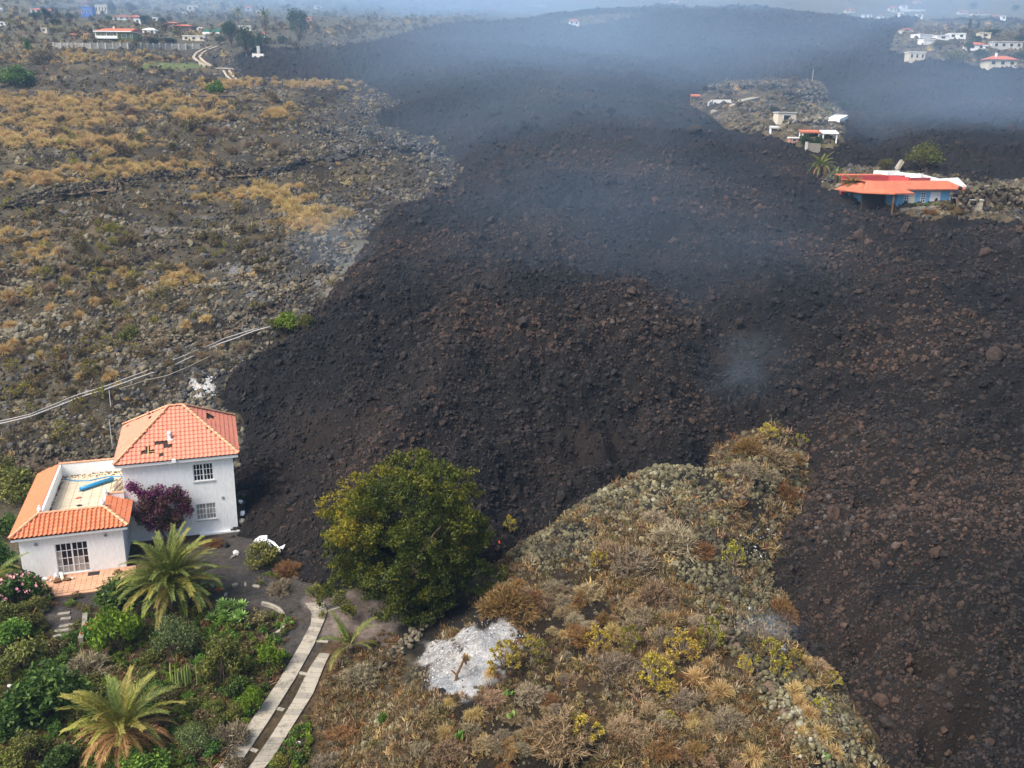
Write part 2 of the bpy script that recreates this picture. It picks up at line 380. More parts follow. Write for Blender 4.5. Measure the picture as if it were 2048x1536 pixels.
M['burnt'] = rockmat('scorched basalt', [(0.0, (0.02, 0.02, 0.021)), (0.5, (0.055, 0.053, 0.05)), (0.85, (0.11, 0.105, 0.095)), (1.0, (0.19, 0.185, 0.175))], patch=0.1)
M['ash'] = plainmat('white ash', (0.55, 0.55, 0.56), 0.95, 0.1, 0.2, 3.0)
M['char'] = plainmat('charcoal', (0.02, 0.019, 0.018), 0.9, 0.2, 0.4)
M['drygrass'] = leafmat('dry golden grass', (0.2688, 0.1736, 0.0672), (0.4816, 0.336, 0.1344), (0.6496, 0.4928, 0.2352), 0.3, 0.012, 0.2)
M['twig'] = leafmat('grey brown twigs', (0.10, 0.064, 0.030), (0.215, 0.146, 0.075), (0.35, 0.26, 0.15), 0.0, 0.02, 0.3, 0.8)
M['twiggrey'] = leafmat('grey twigs', (0.088, 0.065, 0.036), (0.19, 0.149, 0.09), (0.34, 0.28, 0.185), 0.0, 0.015, 0.25, 0.8)
M['rust'] = leafmat('rust dry foliage', (0.10, 0.05, 0.02), (0.20, 0.105, 0.04), (0.30, 0.18, 0.07), 0.2, 0.015, 0.25)
M['scrub'] = leafmat('olive brown scrub', (0.054, 0.0408, 0.0168), (0.138, 0.1056, 0.0432), (0.24, 0.186, 0.078), 0.15, 0.02, 0.35)
M['yellowgreen'] = leafmat('yellow green leaves', (0.099, 0.11, 0.0165), (0.253, 0.231, 0.033), (0.462, 0.396, 0.066), 0.3, 0.015, 0.25)
M['yellow'] = leafmat('sulphur yellow leaves', (0.1836, 0.1428, 0.0204), (0.3876, 0.2958, 0.0408), (0.5712, 0.4488, 0.0918), 0.3, 0.012, 0.2)
M['green'] = leafmat('fresh green leaves', (0.0349, 0.084, 0.0112), (0.1051, 0.21, 0.0252), (0.238, 0.392, 0.056), 0.3, 0.015, 0.2)
M['lime'] = leafmat('lime green leaves', (0.0688, 0.1169, 0.0083), (0.1788, 0.2612, 0.0165), (0.3438, 0.44, 0.0482), 0.3, 0.012, 0.2)
M['dark'] = leafmat('dark green leaves', (0.0169, 0.0405, 0.0068), (0.0607, 0.1181, 0.0202), (0.1688, 0.2531, 0.0473), 0.25, 0.02, 0.25)
M['olive'] = leafmat('olive green leaves', (0.0437, 0.0499, 0.0109), (0.1373, 0.1435, 0.0281), (0.2964, 0.2808, 0.0624), 0.25, 0.02, 0.25)
M['broom'] = leafmat('grey green broom', (0.052, 0.0728, 0.0234), (0.1365, 0.169, 0.0546), (0.26, 0.2925, 0.117), 0.2, 0.015, 0.2)
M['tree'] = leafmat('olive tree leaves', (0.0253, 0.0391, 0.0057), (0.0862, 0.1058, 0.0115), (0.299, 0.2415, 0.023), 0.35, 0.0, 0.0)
M['fartree'] = leafmat('far tree leaves', (0.010, 0.026, 0.009), (0.026, 0.058, 0.02), (0.06, 0.105, 0.035), 0.25, 0.02, 0.25)
M['palm'] = leafmat('palm leaflets', (0.0385, 0.0605, 0.011), (0.121, 0.154, 0.0286), (0.286, 0.286, 0.0715), 0.25, 0.02, 0.2)
M['palmyellow'] = leafmat('yellowing palm leaflets', (0.08, 0.095, 0.012), (0.21, 0.20, 0.035), (0.38, 0.31, 0.08), 0.25, 0.02, 0.2)
M['palmdry'] = leafmat('dead palm leaflets', (0.20, 0.095, 0.025), (0.40, 0.215, 0.07), (0.52, 0.34, 0.16), 0.2, 0.015, 0.25)
M['magenta'] = leafmat('bougainvillea bracts', (0.10, 0.012, 0.075), (0.21, 0.022, 0.16), (0.33, 0.06, 0.26), 0.3, 0.0, 0.0)
M['bougleaf'] = leafmat('bougainvillea dry leaves', (0.045, 0.022, 0.020), (0.10, 0.048, 0.042), (0.17, 0.10, 0.055), 0.2, 0.0, 0.0)
M['agave'] = leafmat('agave leaves', (0.06, 0.13, 0.02), (0.15, 0.27, 0.05), (0.30, 0.43, 0.12), 0.15, 0.0, 0.1, 0.4)
M['cactus'] = leafmat('cactus stems', (0.08, 0.11, 0.025), (0.19, 0.24, 0.06), (0.36, 0.40, 0.14), 0.0, 0.0, 0.15)
M['bark'] = plainmat('bark', (0.13, 0.095, 0.065), 0.9, 0.15, 0.4, 4.0, bump=0.6)
M['palmbark'] = plainmat('palm bark', (0.11, 0.08, 0.055), 0.9, 0.15, 0.4, 6.0, bump=0.6)
M['white'] = plainmat('white limewash', (0.89, 0.895, 0.865), 0.8, 0.2, 0.035, 0.9)
M['cream'] = plainmat('cream render', (0.68, 0.60, 0.46), 0.85, 0.2, 0.08, 0.8)
M['palegrey'] = plainmat('pale grey render', (0.50, 0.49, 0.46), 0.85, 0.2, 0.12, 0.8)
M['tile'] = None
def tilemat(name, c0, c1):
    n = NT(name); r = n.rnd(); p = n.pos()
    a = n.attr('tone'); f = n.math('ADD', n.math('MULTIPLY', r, 0.5), n.math('MULTIPLY', a, 0.5))
    col = n.mix(f, c0, c1); g = n.noise(1.6, 5, 0.7, p)
    col = n.mix(1.0, col, n.maprange(g, 0.3, 0.7, 0.86, 1.1), 'MULTIPLY'); h = n.noise(4.5, 5, .8, p)
    col = n.mix(n.math('MULTIPLY', n.maprange(h, .58, .72, 0, 1), .45), col, (.20, .10, .065))
    return n.done(col, 0.8, 0.25)
M['tile'] = tilemat('orange clay tile', (0.58, 0.185, 0.085), (0.72, 0.27, 0.14))
M['tilep'] = tilemat('pink clay tile', (0.62, 0.225, 0.145), (0.70, 0.275, 0.18))
M['farroof'] = plainmat('far clay roof', (0.45, 0.14, 0.078), 0.85, 0.2, 0.2, 1.0)
M['ridge'] = plainmat('mortared ridge', (0.64, 0.33, 0.19), 0.85, 0.2, 0.25, 3.0)
M['deck'] = plainmat('dark roof deck', (0.05, 0.035, 0.028), 0.9, 0.1, 0.3, 4)
M['batten'] = plainmat('roof batten', (0.45, 0.33, 0.14), 0.8, 0.2, 0.2, 4)
M['glass'] = plainmat('dark window glass', (0.018, 0.017, 0.022), 0.12, 0.5, 0.3, 1.5)
M['glassb'] = plainmat('pale blinds behind glass', (0.33, 0.31, 0.27), 0.3, 0.4, 0.35, 2.5)
M['terrace'] = plainmat('cream terrace tile', (0.52, 0.435, 0.31), 0.8, 0.25, 0.12, 1.2)
M['grout'] = plainmat('grout', (0.34, 0.28, 0.20), 0.9, 0.1, 0.2, 3)
M['terracotta'] = plainmat('terracotta paver', (0.56, 0.31, 0.19), 0.85, 0.2, 0.16, 1.5)
M['groutd'] = plainmat('patio joint', (0.32, 0.19, 0.13), 0.9, 0.1, 0.2, 3)
M['concrete'] = plainmat('worn concrete', (0.26, 0.235, 0.195), 0.9, 0.15, 0.35, 1.4, bump=0.4)
M['concrete2'] = plainmat('pale worn concrete', (0.33, 0.295, 0.235), 0.9, 0.15, 0.75, 1.7, bump=0.4)
M['pipe'] = plainmat('grey pipe', (0.42, 0.40, 0.37), 0.7, 0.3, 0.15, 0.6)
M['bluetarp'] = plainmat('blue tarpaulin', (0.02, 0.22, 0.42), 0.45, 0.4, 0.2, 3)
M['bluewall'] = plainmat('sky blue wall', (0.20, 0.46, 0.70), 0.85, 0.2, 0.08, 0.7)
M['redwall'] = plainmat('crimson wall', (0.45, 0.075, 0.075), 0.85, 0.2, 0.12, 0.7)
M['greenwall'] = plainmat('green wall', (0.30, 0.36, 0.10), 0.85, 0.2, 0.1, 0.7)
M['cobalt'] = plainmat('cobalt wall', (0.09, 0.20, 0.62), 0.85, 0.2, 0.1, 0.7)
M['pinkwall'] = plainmat('salmon wall', (0.55, 0.25, 0.18), 0.85, 0.2, 0.1, 0.7)
M['block'] = plainmat('concrete block', (0.40, 0.37, 0.31), 0.9, 0.15, 0.2, 0.8)
M['track'] = plainmat('pale dust track', (0.37, 0.31, 0.235), 0.95, 0.1, 0.15, 0.5)
M['metal'] = plainmat('grey metal', (0.35, 0.35, 0.34), 0.5, 0.4, 0.2, 2, metal=0.3)
M['whitepaint'] = plainmat('white paint', (0.78, 0.79, 0.79), 0.4, 0.45, 0.08, 2)
M['plastic'] = plainmat('white plastic', (0.75, 0.75, 0.74), 0.5, 0.4, 0.1, 3)
M['brownwood'] = plainmat('brown wood', (0.14, 0.075, 0.035), 0.8, 0.2, 0.3, 4)
M['rubber'] = plainmat('black plastic', (0.02, 0.02, 0.022), 0.6, 0.3, 0.2, 3)
M['greennet'] = plainmat('green netting roof', (0.05, 0.20, 0.14), 0.8, 0.2, 0.2, 1)
def worn(name, c, dirt, amount=.5, rough=.9, vec=None, streak=False):
    n = NT(name); p = n.pos(); v = p
    if streak:
        mp_ = n.node('ShaderNodeMapping'); mp_.inputs['Scale'].default_value = (1, 1, .22); n.l.new(p, mp_.inputs[0]); v = mp_.outputs[0]
    g = n.noise(2.2, 6, .75, v); h = n.noise(9, 5, .8, v)
    col = n.mix(1.0, c, n.maprange(h, .3, .7, .86, 1.12), 'MULTIPLY'); col = n.mix(n.math('MULTIPLY', n.maprange(g, .5, .68, 0, 1), amount), col, dirt)
    n.bump(h, .3, .02); return n.done(col, rough, .15)
M['concrete2'] = worn('pale worn concrete', (.33, .295, .235), (.10, .085, .065), .75); M['concrete'] = worn('worn concrete', (.25, .225, .185), (.08, .07, .055), .75)
M['white'] = worn('white limewash', (.88, .885, .86), (.76, .755, .72), .10, .85, streak=True)
def emis(name, c, s):
    n = NT(name); n.bsdf.inputs['Emission Color'].default_value = (*c, 1); n.bsdf.inputs['Emission Strength'].default_value = s
    return n.done(c, 0.9, 0.1)
M['ember'] = emis('glowing fire', (1.0, 0.17, 0.035), 0.20)

# ------------------------------------------------------------------ ground and lava sheets
AZ = np.concatenate([np.linspace(R(-64), R(-37), 40, endpoint=False), np.linspace(R(-37), R(37), 720, endpoint=False), np.linspace(R(37), R(64), 41)])
_y = np.concatenate([np.linspace(20, 120, 4000), np.geomspace(120, 900, 4000)])
_t = np.arctan2(plain(0 * _y, _y) - CAMZ, _y); _t = np.maximum.accumulate(_t)
_tv = np.linspace(_t[0], _t[-1], 560)
RAD = np.unique(np.concatenate([np.linspace(2, 20, 10, endpoint=False), np.interp(_tv, _t + np.arange(len(_t)) * 1e-9, _y), np.geomspace(900, 1250, 10)]))
RAD = RAD[np.concatenate([[True], np.diff(RAD) > 0.02])]
def split_gaps(r):                                             # no row step longer than 1.2 % of its distance
    out = [r[0]]
    for a, b in zip(r[:-1], r[1:]):
        k = int(np.ceil((b - a) / max(0.011 * b, 0.12))) if a > 18 else 1
        out += list(a + (b - a) * np.arange(1, k + 1) / k)
    return np.array(out)
RAD = split_gaps(RAD)
GA, GR = np.meshgrid(AZ, RAD); GX = np.sin(GA) * GR; GY = np.cos(GA) * GR
GZg = ground(GX, GY); GD = lava_d(GX, GY); GZl = lava_top(GX, GY)
GS = np.where(GD > -1, np.maximum(GZg, GZl), GZg)
_tan = np.maximum.accumulate((GS - CAMZ) / GR, 0)              # what each line of sight meets first
def ats(u, v):
    d = rays(u, v); az = np.arctan2(d[:, 0], d[:, 1]); tt = d[:, 2] / np.hypot(d[:, 0], d[:, 1])
    ci = np.clip(np.searchsorted(AZ, az), 1, len(AZ) - 1); ci = np.where(az - AZ[ci - 1] < AZ[ci] - az, ci - 1, ci)
    out = np.zeros((len(d), 3))
    for k in range(len(d)):
        col = _tan[:, ci[k]]; i = min(max(int(np.searchsorted(col, tt[k])), 1), len(RAD) - 1)
        a, b = col[i - 1], col[i]; w = min(max((tt[k] - a) / (b - a + 1e-9), 0), 1); r = RAD[i - 1] + (RAD[i] - RAD[i - 1]) * w
        out[k] = (math.sin(az[k]) * r, math.cos(az[k]) * r, CAMZ + tt[k] * r)
    return out
def at(u, v): return Vector(ats(np.array([u], float), np.array([v], float))[0])
PIT_PX = [(1850, 1335, 3.2, 30), (1955, 1400, 3.6, 32), (1885, 1470, 2.2, 40), (1740, 1000, 1.0, 40), (1150, 905, 1.6, 40), (1040, 960, 1.3, 60), (610, 900, 1.4, 60), (1850, 830, 1.0, 40), (980, 700, 1.0, 40), (1300, 700, 1.0, 40)]
_pp = ats(np.array([q[0] for q in PIT_PX], float), np.array([q[1] for q in PIT_PX], float))
PITS = [(p[0], p[1]) for p in _pp]; PITR = [(q[2], q[3] * mpp(p)) for q, p in zip(PIT_PX, _pp)]      # hollows where the crust has slumped
GZl = lava_top(GX, GY); GS = np.where(GD > -1, np.maximum(GZg, GZl), GZg); _tan = np.maximum.accumulate((GS - CAMZ) / GR, 0)
nr, na = GA.shape
IDX = np.arange(nr * na).reshape(nr, na)
def quads(mask):
    q = np.stack([IDX[:-1, :-1], IDX[:-1, 1:], IDX[1:, 1:], IDX[1:, :-1]], -1)[mask[:-1, :-1] | mask[1:, 1:] | mask[:-1, 1:] | mask[1:, :-1]]
    used = np.unique(q); re = np.full(nr * na, -1); re[used] = np.arange(len(used)); return used, re[q]
PU, PV = project(GX, GY, GS)
def blobs(lst, u, v):                                          # soft patches given where they lie in the photo: (u, v, half width, half height)
    m = np.zeros(u.shape)
    for (a, b, ra, rb) in lst: m = np.maximum(m, np.exp(-(((u - a) / ra) ** 2 + ((v - b) / rb) ** 2) ** 1.3))
    return m
def rgb(*c): return np.array(c)
def ground_tint():
    u, v, x, y = PU, PV, GX, GY
    n1 = fbm(x / 9, y / 9, 81); n2 = fbm(x / 3, y / 3, 83); n3 = fbm(x / 26, y / 20, 85); n4 = noise(x / 1.1, y / 1.1, 88)
    c = np.zeros(u.shape + (3,)); L = lambda a, b, t: a + (b - a) * np.clip(t, 0, 1)[..., None]
    c[:] = rgb(.078, .064, .040)
    c = L(c, rgb(.12, .105, .072), smooth(0.1, 0.5, n2)); c = L(c, rgb(.026, .021, .015), smooth(0.05, 0.4, -n1))  # soil kept dark to paint shade between plants; darkest patches also rock outcrops
    c = L(c, rgb(.175, .135, .072), 0.6 * smooth(0.15, 0.45, n3) * smooth(60, 90, y))
    c = L(c, rgb(.12, .115, .07), 0.6 * smooth(300, 420, y))
    near = np.exp(-np.maximum(-GD, 0) / (7 + 0.15 * np.maximum(y - 60, 0))) * (GD < 0)
    burn = near * smooth(-0.3, 0.3, n1 + 0.25) * smooth(62, 75, y) * (u < 1000)
    burn = np.maximum(burn, 0.9 * blobs([(620, 300, 150, 45), (560, 400, 120, 40), (230, 425, 130, 18), (640, 200, 130, 25), (500, 330, 90, 30), (600, 520, 90, 50), (740, 330, 120, 40)], u, v) * smooth(-0.35, 0.2, n1))
    c = L(c, rgb(.034, .034, .036), burn)
    ashp = blobs([(600, 300, 40, 8), (315, 463, 30, 8), (480, 540, 40, 16), (430, 700, 20, 10), (690, 290, 30, 10), (560, 420, 50, 12), (640, 560, 20, 12), (760, 380, 40, 8), (110, 425, 25, 6), (400, 440, 20, 7), (505, 590, 25, 12), (540, 620, 20, 8)], u, v)
    c = L(c, rgb(.20, .20, .205), 0.8 * smooth(0.45, 0.8, ashp + 0.5 * n4 * (ashp > 0.1)))
    c = L(c, rgb(.16, .155, .135), 0.85 * smooth(0.4, 0.9, blobs([(680, 560, 60, 70), (720, 500, 40, 30)], u, v)))
    pass
    # the yard and the garden below the house
    yard = blobs([(470, 1120, 70, 60), (520, 1200, 110, 50), (600, 1190, 60, 60), (600, 1260, 45, 80), (300, 1200, 200, 20), (120, 1235, 60, 25), (470, 1160, 90, 40)], u, v)
    gar = (v > 1150) & (u < 640) & (y < 66)
    c = L(c, rgb(.070, .052, .030) * (1 + 0.5 * n2)[..., None], gar * 1.0)
    c = L(c, rgb(.075, .068, .064) * (1 + 0.2 * n4)[..., None], smooth(0.25, 0.6, yard) * (GD < 0.5))
    c = L(c, rgb(.17, .14, .125) * (1 + 0.3 * n4)[..., None], smooth(0.35, 0.6, blobs([(720, 1240, 95, 55), (790, 1280, 40, 25), (660, 1205, 60, 25)], u, v) + 0.15 * n4) * (v > 1170))
    c = L(c, rgb(.11, .072, .038) * (1 + 0.45 * n2)[..., None], smooth(0.3, 0.6, blobs([(680, 1400, 70, 130), (720, 1500, 80, 80)], u, v)))
    # the knoll of dry weeds
    kd = smooth(-0.5, 0.8, base_k)
    c = L(c, rgb(.058, .040, .023) * (1 + 0.5 * n2)[..., None], kd); c = L(c, rgb(.024, .018, .012), kd * smooth(0.0, 0.4, n1 + 0.2 * n4))  # knoll soil darkened in colour to stand for shade among weeds and stones
    c = L(c, rgb(.030, .028, .023) * (1 + 0.6 * n4)[..., None], kd * smooth(0.3, 0.6, blobs([(1220, 990, 190, 70), (1100, 1080, 120, 50), (1330, 960, 90, 70), (1440, 1130, 110, 60), (1500, 1190, 90, 50), (1640, 1400, 60, 200), (1560, 1340, 60, 80), (1700, 1500, 90, 60)], u, v)))
    ASHW = blobs([(915, 1350, 70, 46), (960, 1285, 50, 38), (890, 1322, 52, 42), (985, 1262, 32, 26), (1040, 1280, 28, 9)], u + 26 * noise(x / 1.7, y / 1.7, 141), v + 20 * noise(x / 1.4, y / 1.4, 142))
    c = L(c, rgb(.024, .022, .020), smooth(0.3, 0.7, blobs([(845, 1270, 60, 50), (930, 1395, 30, 20), (900, 1230, 90, 40)], u, v) + 0.2 * n2)); c = L(c, rgb(.032, .029, .026), .85 * smooth(0.35, 0.8, blobs([(1470, 975, 50, 26), (1520, 1060, 46, 50), (1530, 1250, 60, 36), (1620, 1340, 60, 16)], u, v) + 0.35 * n2))
    c = L(c, rgb(.40, .40, .405) * (1 + .40 * n4 + .25 * n2)[..., None], smooth(0.30, 0.66, ASHW + 0.30 * n4 + .25 * n2)); c = L(c, rgb(.50, .48, .47), smooth(0.4, 0.6, blobs([(405, 775, 30, 26), (400, 770, 20, 28)], u, v) + .18 * n4))
    isl_t = smooth(-4, 1, isl_far(x, y)) * (y > 100); c = L(c, rgb(.105, .085, .052) * (1 + .6 * n2 + .4 * n4)[..., None], isl_t); c = L(c, rgb(.04, .036, .03), isl_t * smooth(0.1, 0.4, n1)); c = L(c, rgb(.085, .10, .04), isl_t * smooth(0.15, 0.5, -n3) * .7)
    st = noise((x + .7 * y) / .8, (x - .7 * y) / 2.6, 89); c = L(c, rgb(.40, .40, .41), .9 * smooth(0.25, 0.6, st + .35 * n4) * smooth(.3, .6, blobs([(1485, 978, 30, 18), (1602, 972, 16, 18), (1405, 925, 14, 10), (1515, 1088, 50, 30), (1552, 1130, 34, 20), (1448, 1212, 26, 26), (1510, 1240, 36, 30), (1562, 1288, 34, 16), (1605, 1345, 50, 14)], u, v)))
    sp = noise(x / .33, y / .33, 143); c = L(c, rgb(.035, .034, .033), smooth(.42, .55, sp + .25 * n2 - .55 * smooth(.45, .9, ASHW)) * (ASHW > .15))
    # pale weeds far up the slope
    c = L(c, rgb(.115, .15, .05), 0.85 * smooth(0.45, 0.7, blobs([(330, 132, 110, 8)], u, v)))
    return np.clip(c, 0.005, 0.9)
base_k = sdf(GX, GY, KNOLL)
TINT = ground_tint()
used, q = quads(GD < 5)
gm = make('ground', np.stack([GX, GY, GZg], -1).reshape(-1, 3)[used], q, M['soil'], {'tint': TINT.reshape(-1, 3)[used]}, smooth_=True)
gnd = tag(add('ground', gm), 'stony brown hillside with burnt patches below and beside the lava', 'hillside', kind='structure')
DUST = blobs([(1190, 890, 110, 55), (1110, 930, 60, 40), (620, 850, 90, 60), (560, 990, 80, 90), (600, 880, 60, 60), (1860, 1400, 90, 110), (1700, 1280, 110, 60), (1650, 1180, 70, 70), (860, 740, 40, 30), (750, 830, 50, 50), (1500, 570, 40, 20),
              (1480, 660, 30, 30), (1450, 715, 35, 20), (1780, 1240, 60, 40), (680, 960, 80, 60), (950, 560, 60, 25), (1320, 525, 40, 15)], PU, PV) * (GD > 0)
used, q = quads(GD > -1.2)
lm = make('lava_flow', np.stack([GX, GY, GZl], -1).reshape(-1, 3)[used], q, M['lava'], {'dust': DUST.ravel()[used]}, smooth_=False)
lava = tag(add('lava_flow', lm), 'broad field of fresh black and brown clinker lava', 'lava', kind='structure')
VIS = (GS - CAMZ) / GR >= _tan - 0.003                         # grid points the view can see

# ------------------------------------------------------------------ loose rubble, stones and weeds: masses nobody could count
def ico(sub=2):
    import bmesh
    bm = bmesh.new(); bmesh.ops.create_icosphere(bm, subdivisions=sub, radius=1.0)
    V = np.array([v.co[:] for v in bm.verts]); F = np.array([[v.index for v in f.verts] for f in bm.faces]); bm.free(); return V, F
IV, IF = ico(2); IV1, IF1 = ico(1)
def rock_shape(seed, V0=IV, rough=0.35, flat=0.8):
    r = np.random.default_rng(seed); V = V0.copy()
    for k in range(5):                                         # chop flat facets off
        n = r.normal(size=3); n /= np.linalg.norm(n); d = V @ n; lim = r.uniform(0.5, 0.9)
        V = V - np.maximum(d - lim, 0)[:, None] * n
    V = V * (1 + rough * (r.random(len(V)) - 0.5))[:, None] * r.uniform(0.75, 1.2, 3); V[:, 2] *= flat
    return V
def shapes(name, meshes):
    c = bpy.data.collections.new(name)
    for i, me in enumerate(meshes): c.objects.link(bpy.data.objects.new(f'{name}_{i:02d}', me))
    return c
def scatter(name, P, scl, coll, label, n_var, tilt=0.4, upright=False, kind='stuff', parent=None):
    n = len(P); r = np.random.default_rng(abs(hash(name)) % 1000 if False else sum(map(ord, name)))
    scl = np.asarray(scl); scl = np.repeat(scl[:, None], 3, 1) if scl.ndim == 1 else scl
    rot = np.c_[r.normal(0, tilt, n), r.normal(0, tilt, n), r.uniform(0, 6.283, n)] if upright else r.uniform(0, 6.283, (n, 3))
    me = bpy.data.meshes.new(name); me.vertices.add(n); me.vertices.foreach_set('co', np.asarray(P, np.float32).ravel())
    me.attributes.new('rotv', 'FLOAT_VECTOR', 'POINT').data.foreach_set('vector', rot.astype(np.float32).ravel())
    me.attributes.new('sclv', 'FLOAT_VECTOR', 'POINT').data.foreach_set('vector', scl.astype(np.float32).ravel())
    me.attributes.new('pick', 'INT', 'POINT').data.foreach_set('value', r.integers(0, n_var, n).astype(np.int32))
    o = add(name, me, parent); tag(o, label, None, None, kind)
    g = bpy.data.node_groups.new(name, 'GeometryNodeTree')
    g.interface.new_socket('Geometry', in_out='INPUT', socket_type='NodeSocketGeometry'); g.interface.new_socket('Geometry', in_out='OUTPUT', socket_type='NodeSocketGeometry')
    N = g.nodes; L = g.links; gi = N.new('NodeGroupInput'); go = N.new('NodeGroupOutput'); ip = N.new('GeometryNodeInstanceOnPoints'); ci = N.new('GeometryNodeCollectionInfo')
    ci.inputs[0].default_value = coll; ci.inputs[1].default_value = True; ci.inputs[2].default_value = True
    def na(nm, t):
        q = N.new('GeometryNodeInputNamedAttribute'); q.data_type = t; q.inputs[0].default_value = nm; return q.outputs[0]
    e2r = N.new('FunctionNodeEulerToRotation'); L.new(na('rotv', 'FLOAT_VECTOR'), e2r.inputs[0])
    L.new(gi.outputs[0], ip.inputs['Points']); L.new(ci.outputs[0], ip.inputs['Instance']); ip.inputs['Pick Instance'].default_value = True
    L.new(na('pick', 'INT'), ip.inputs['Instance Index']); L.new(e2r.outputs[0], ip.inputs['Rotation']); L.new(na('sclv', 'FLOAT_VECTOR'), ip.inputs['Scale'])
    L.new(ip.outputs[0], go.inputs[0])
    md = o.modifiers.new('scatter', 'NODES'); md.node_group = g
    return o
INV = (np.abs(GA) < R(35.5)) & (GR > 30) & (GR < 800)
WIDTH = np.zeros_like(GR)
def pick(mask, n, jitter=1.0, weight=None, seed=1):            # n random spots among the grid points of mask; returns grid indices
    r = np.random.default_rng(seed); idx = np.flatnonzero((mask & INV).ravel())
    if weight is not None:
        w = weight.ravel()[idx]; return r.choice(idx, n, replace=True, p=w / w.sum())
    return r.choice(idx, n, replace=True)
def spots(ids, jit=1.0, seed=2, lift=0.0, Z=None):
    r = np.random.default_rng(seed); n = len(ids); a = GA.ravel()[ids]; rr = GR.ravel()[ids]; row = ids // na
    dr = np.gradient(RAD)[row]
    a = a + r.uniform(-.5, .5, n) * R(0.105) * jit; rr = rr + r.uniform(-.5, .5, n) * dr * jit
    return np.sin(a) * rr, np.cos(a) * rr, rr
def lognorm(n, med, sig, lo, hi, seed=3):
    r = np.random.default_rng(seed); return np.clip(med * np.exp(r.normal(0, sig, n)), lo, hi)
slopeb = blobs([(1190, 890, 90, 45), (620, 850, 70, 50), (560, 990, 60, 70), (1860, 1400, 70, 85)], PU, PV)

lavashape = shapes('clinker', [make('clinker', rock_shape(s, IV, 0.42, 0.95), IF, M['lavarock']) for s in range(8)])
n = 135000
ids = pick((GD > -0.6) & VIS, n, weight=np.where(GD > -0.6, 1 - 0.4 * slopeb, 0) * (1 + 0.4 * (GY < 110)), seed=11)
x, y, rr = spots(ids, 1.2, 12)
px = lognorm(n, 2.75, 0.55, 1.4, 12, 13)                        # radius of a block on the photo, in pixels
near_edge = lava_d(x, y)
px = px * (1 - .42 * smooth(110, 260, rr)); sc = px * 0.5 * np.hypot(rr, CAMZ) / FPX * 1.25
z = lava_top(x, y)
keep = near_edge > -0.5 - sc
P = np.c_[x, y, z + sc * 0.15][keep]
scatter('lava_rubble', P, sc[keep], lavashape, 'loose black and brown clinker blocks covering the lava flow', 8)

stoneshape = shapes('fieldstone', [make('fieldstone', rock_shape(40 + s, IV, 0.25, 0.8), IF, M['stone']) for s in range(6)])
burnshape = shapes('scorched', [make('scorched', rock_shape(50 + s, IV, 0.3, 0.8), IF, M['burnt']) for s in range(5)])
lichshape = shapes('lichened', [make('lichened', rock_shape(60 + s, IV, 0.22, 0.85), IF, M['lichen']) for s in range(6)])
LEFT = (GD < -0.2) & VIS & (GY > 66) & ((PU < 1000) | (isl_far(GX, GY) > -2))
hs = np.clip(fbm(GX / 7, GY / 6, 91) + 0.55, 0.05, 1.2)
n = 38000
ids = pick(LEFT, n, weight=LEFT * hs ** 1.5, seed=21); x, y, rr = spots(ids, 1.5, 22)
px = lognorm(n, 5.0, 0.5, 2, 15, 23) * (1 - .55 * smooth(110, 300, rr)); sc = px * 0.5 * np.hypot(rr, CAMZ) / FPX * 1.2; k = (rr < 330) | (np.random.default_rng(24).random(n) < .3)
scatter('hillside_rubble', np.c_[x, y, ground(x, y)][k], sc[k], stoneshape, 'grey brown loose stones strewn over the left hillside', 6)
nearlava = LEFT * np.exp(-np.maximum(-GD, 0) / (8 + 0.15 * np.maximum(GY - 60, 0)))
n = 15000
ids = pick(LEFT, n, weight=nearlava + 1e-6, seed=25); x, y, rr = spots(ids, 1.5, 26)
px = lognorm(n, 5.0, 0.5, 2, 14, 27) * (1 - .5 * smooth(110, 300, rr)); sc = px * 0.5 * np.hypot(rr, CAMZ) / FPX * 1.2
scatter('scorched_rubble', np.c_[x, y, ground(x, y)], sc, burnshape, 'scorched grey stones on the burnt ground along the lava edge', 5)
KN = (base_k > 0) & (GD < 0.3) & VIS & (GY < 130)
stony = blobs([(1220, 985, 190, 70), (1090, 1085, 110, 50), (1330, 950, 90, 60), (1440, 1130, 110, 65), (1500, 1190, 90, 50), (1590, 1330, 60, 80), (1680, 1460, 70, 110), (800, 1330, 50, 60), (740, 1450, 50, 110), (960, 1160, 60, 30), (1400, 1050, 60, 80), (1550, 940, 70, 60)], PU, PV)
ASHOFF = 1 - np.clip(2 * blobs([(915, 1350, 76, 50), (960, 1285, 54, 42), (890, 1322, 58, 46), (985, 1262, 36, 28)], PU, PV), 0, 1)
n = 12000
ids = pick(KN, n, weight=KN * (stony + 0.05) * (GY > 28) * ASHOFF, seed=31); x, y, rr = spots(ids, 1.5, 32)
px = lognorm(n, 4.6, 0.45, 2.2, 12, 33); sc = px * 0.5 * np.hypot(rr, CAMZ) / FPX * 1.15
zz = ground(x, y); o_ = np.argsort(-sc); big = o_[:280]; rest = o_[280:]
KSTONE = (np.c_[x, y, zz][big], sc[big])
scatter('stony_rubble', np.c_[x, y, zz + sc * 0.1][rest], sc[rest], lichshape, 'yellow grey lichened stones heaped on the foreground knoll', 6)
lm_ = [o.data for o in lichshape.objects]
for i, (p, s) in enumerate(zip(*KSTONE)):                      # the larger stones of the knoll, one by one, as pieces of the ground
    add('stone', lm_[i % 6], gnd, (p[0], p[1], p[2] + s * 0.15), (random.uniform(0, 6), random.uniform(0, 6), random.uniform(0, 6)), (s * 1.1,) * 3)

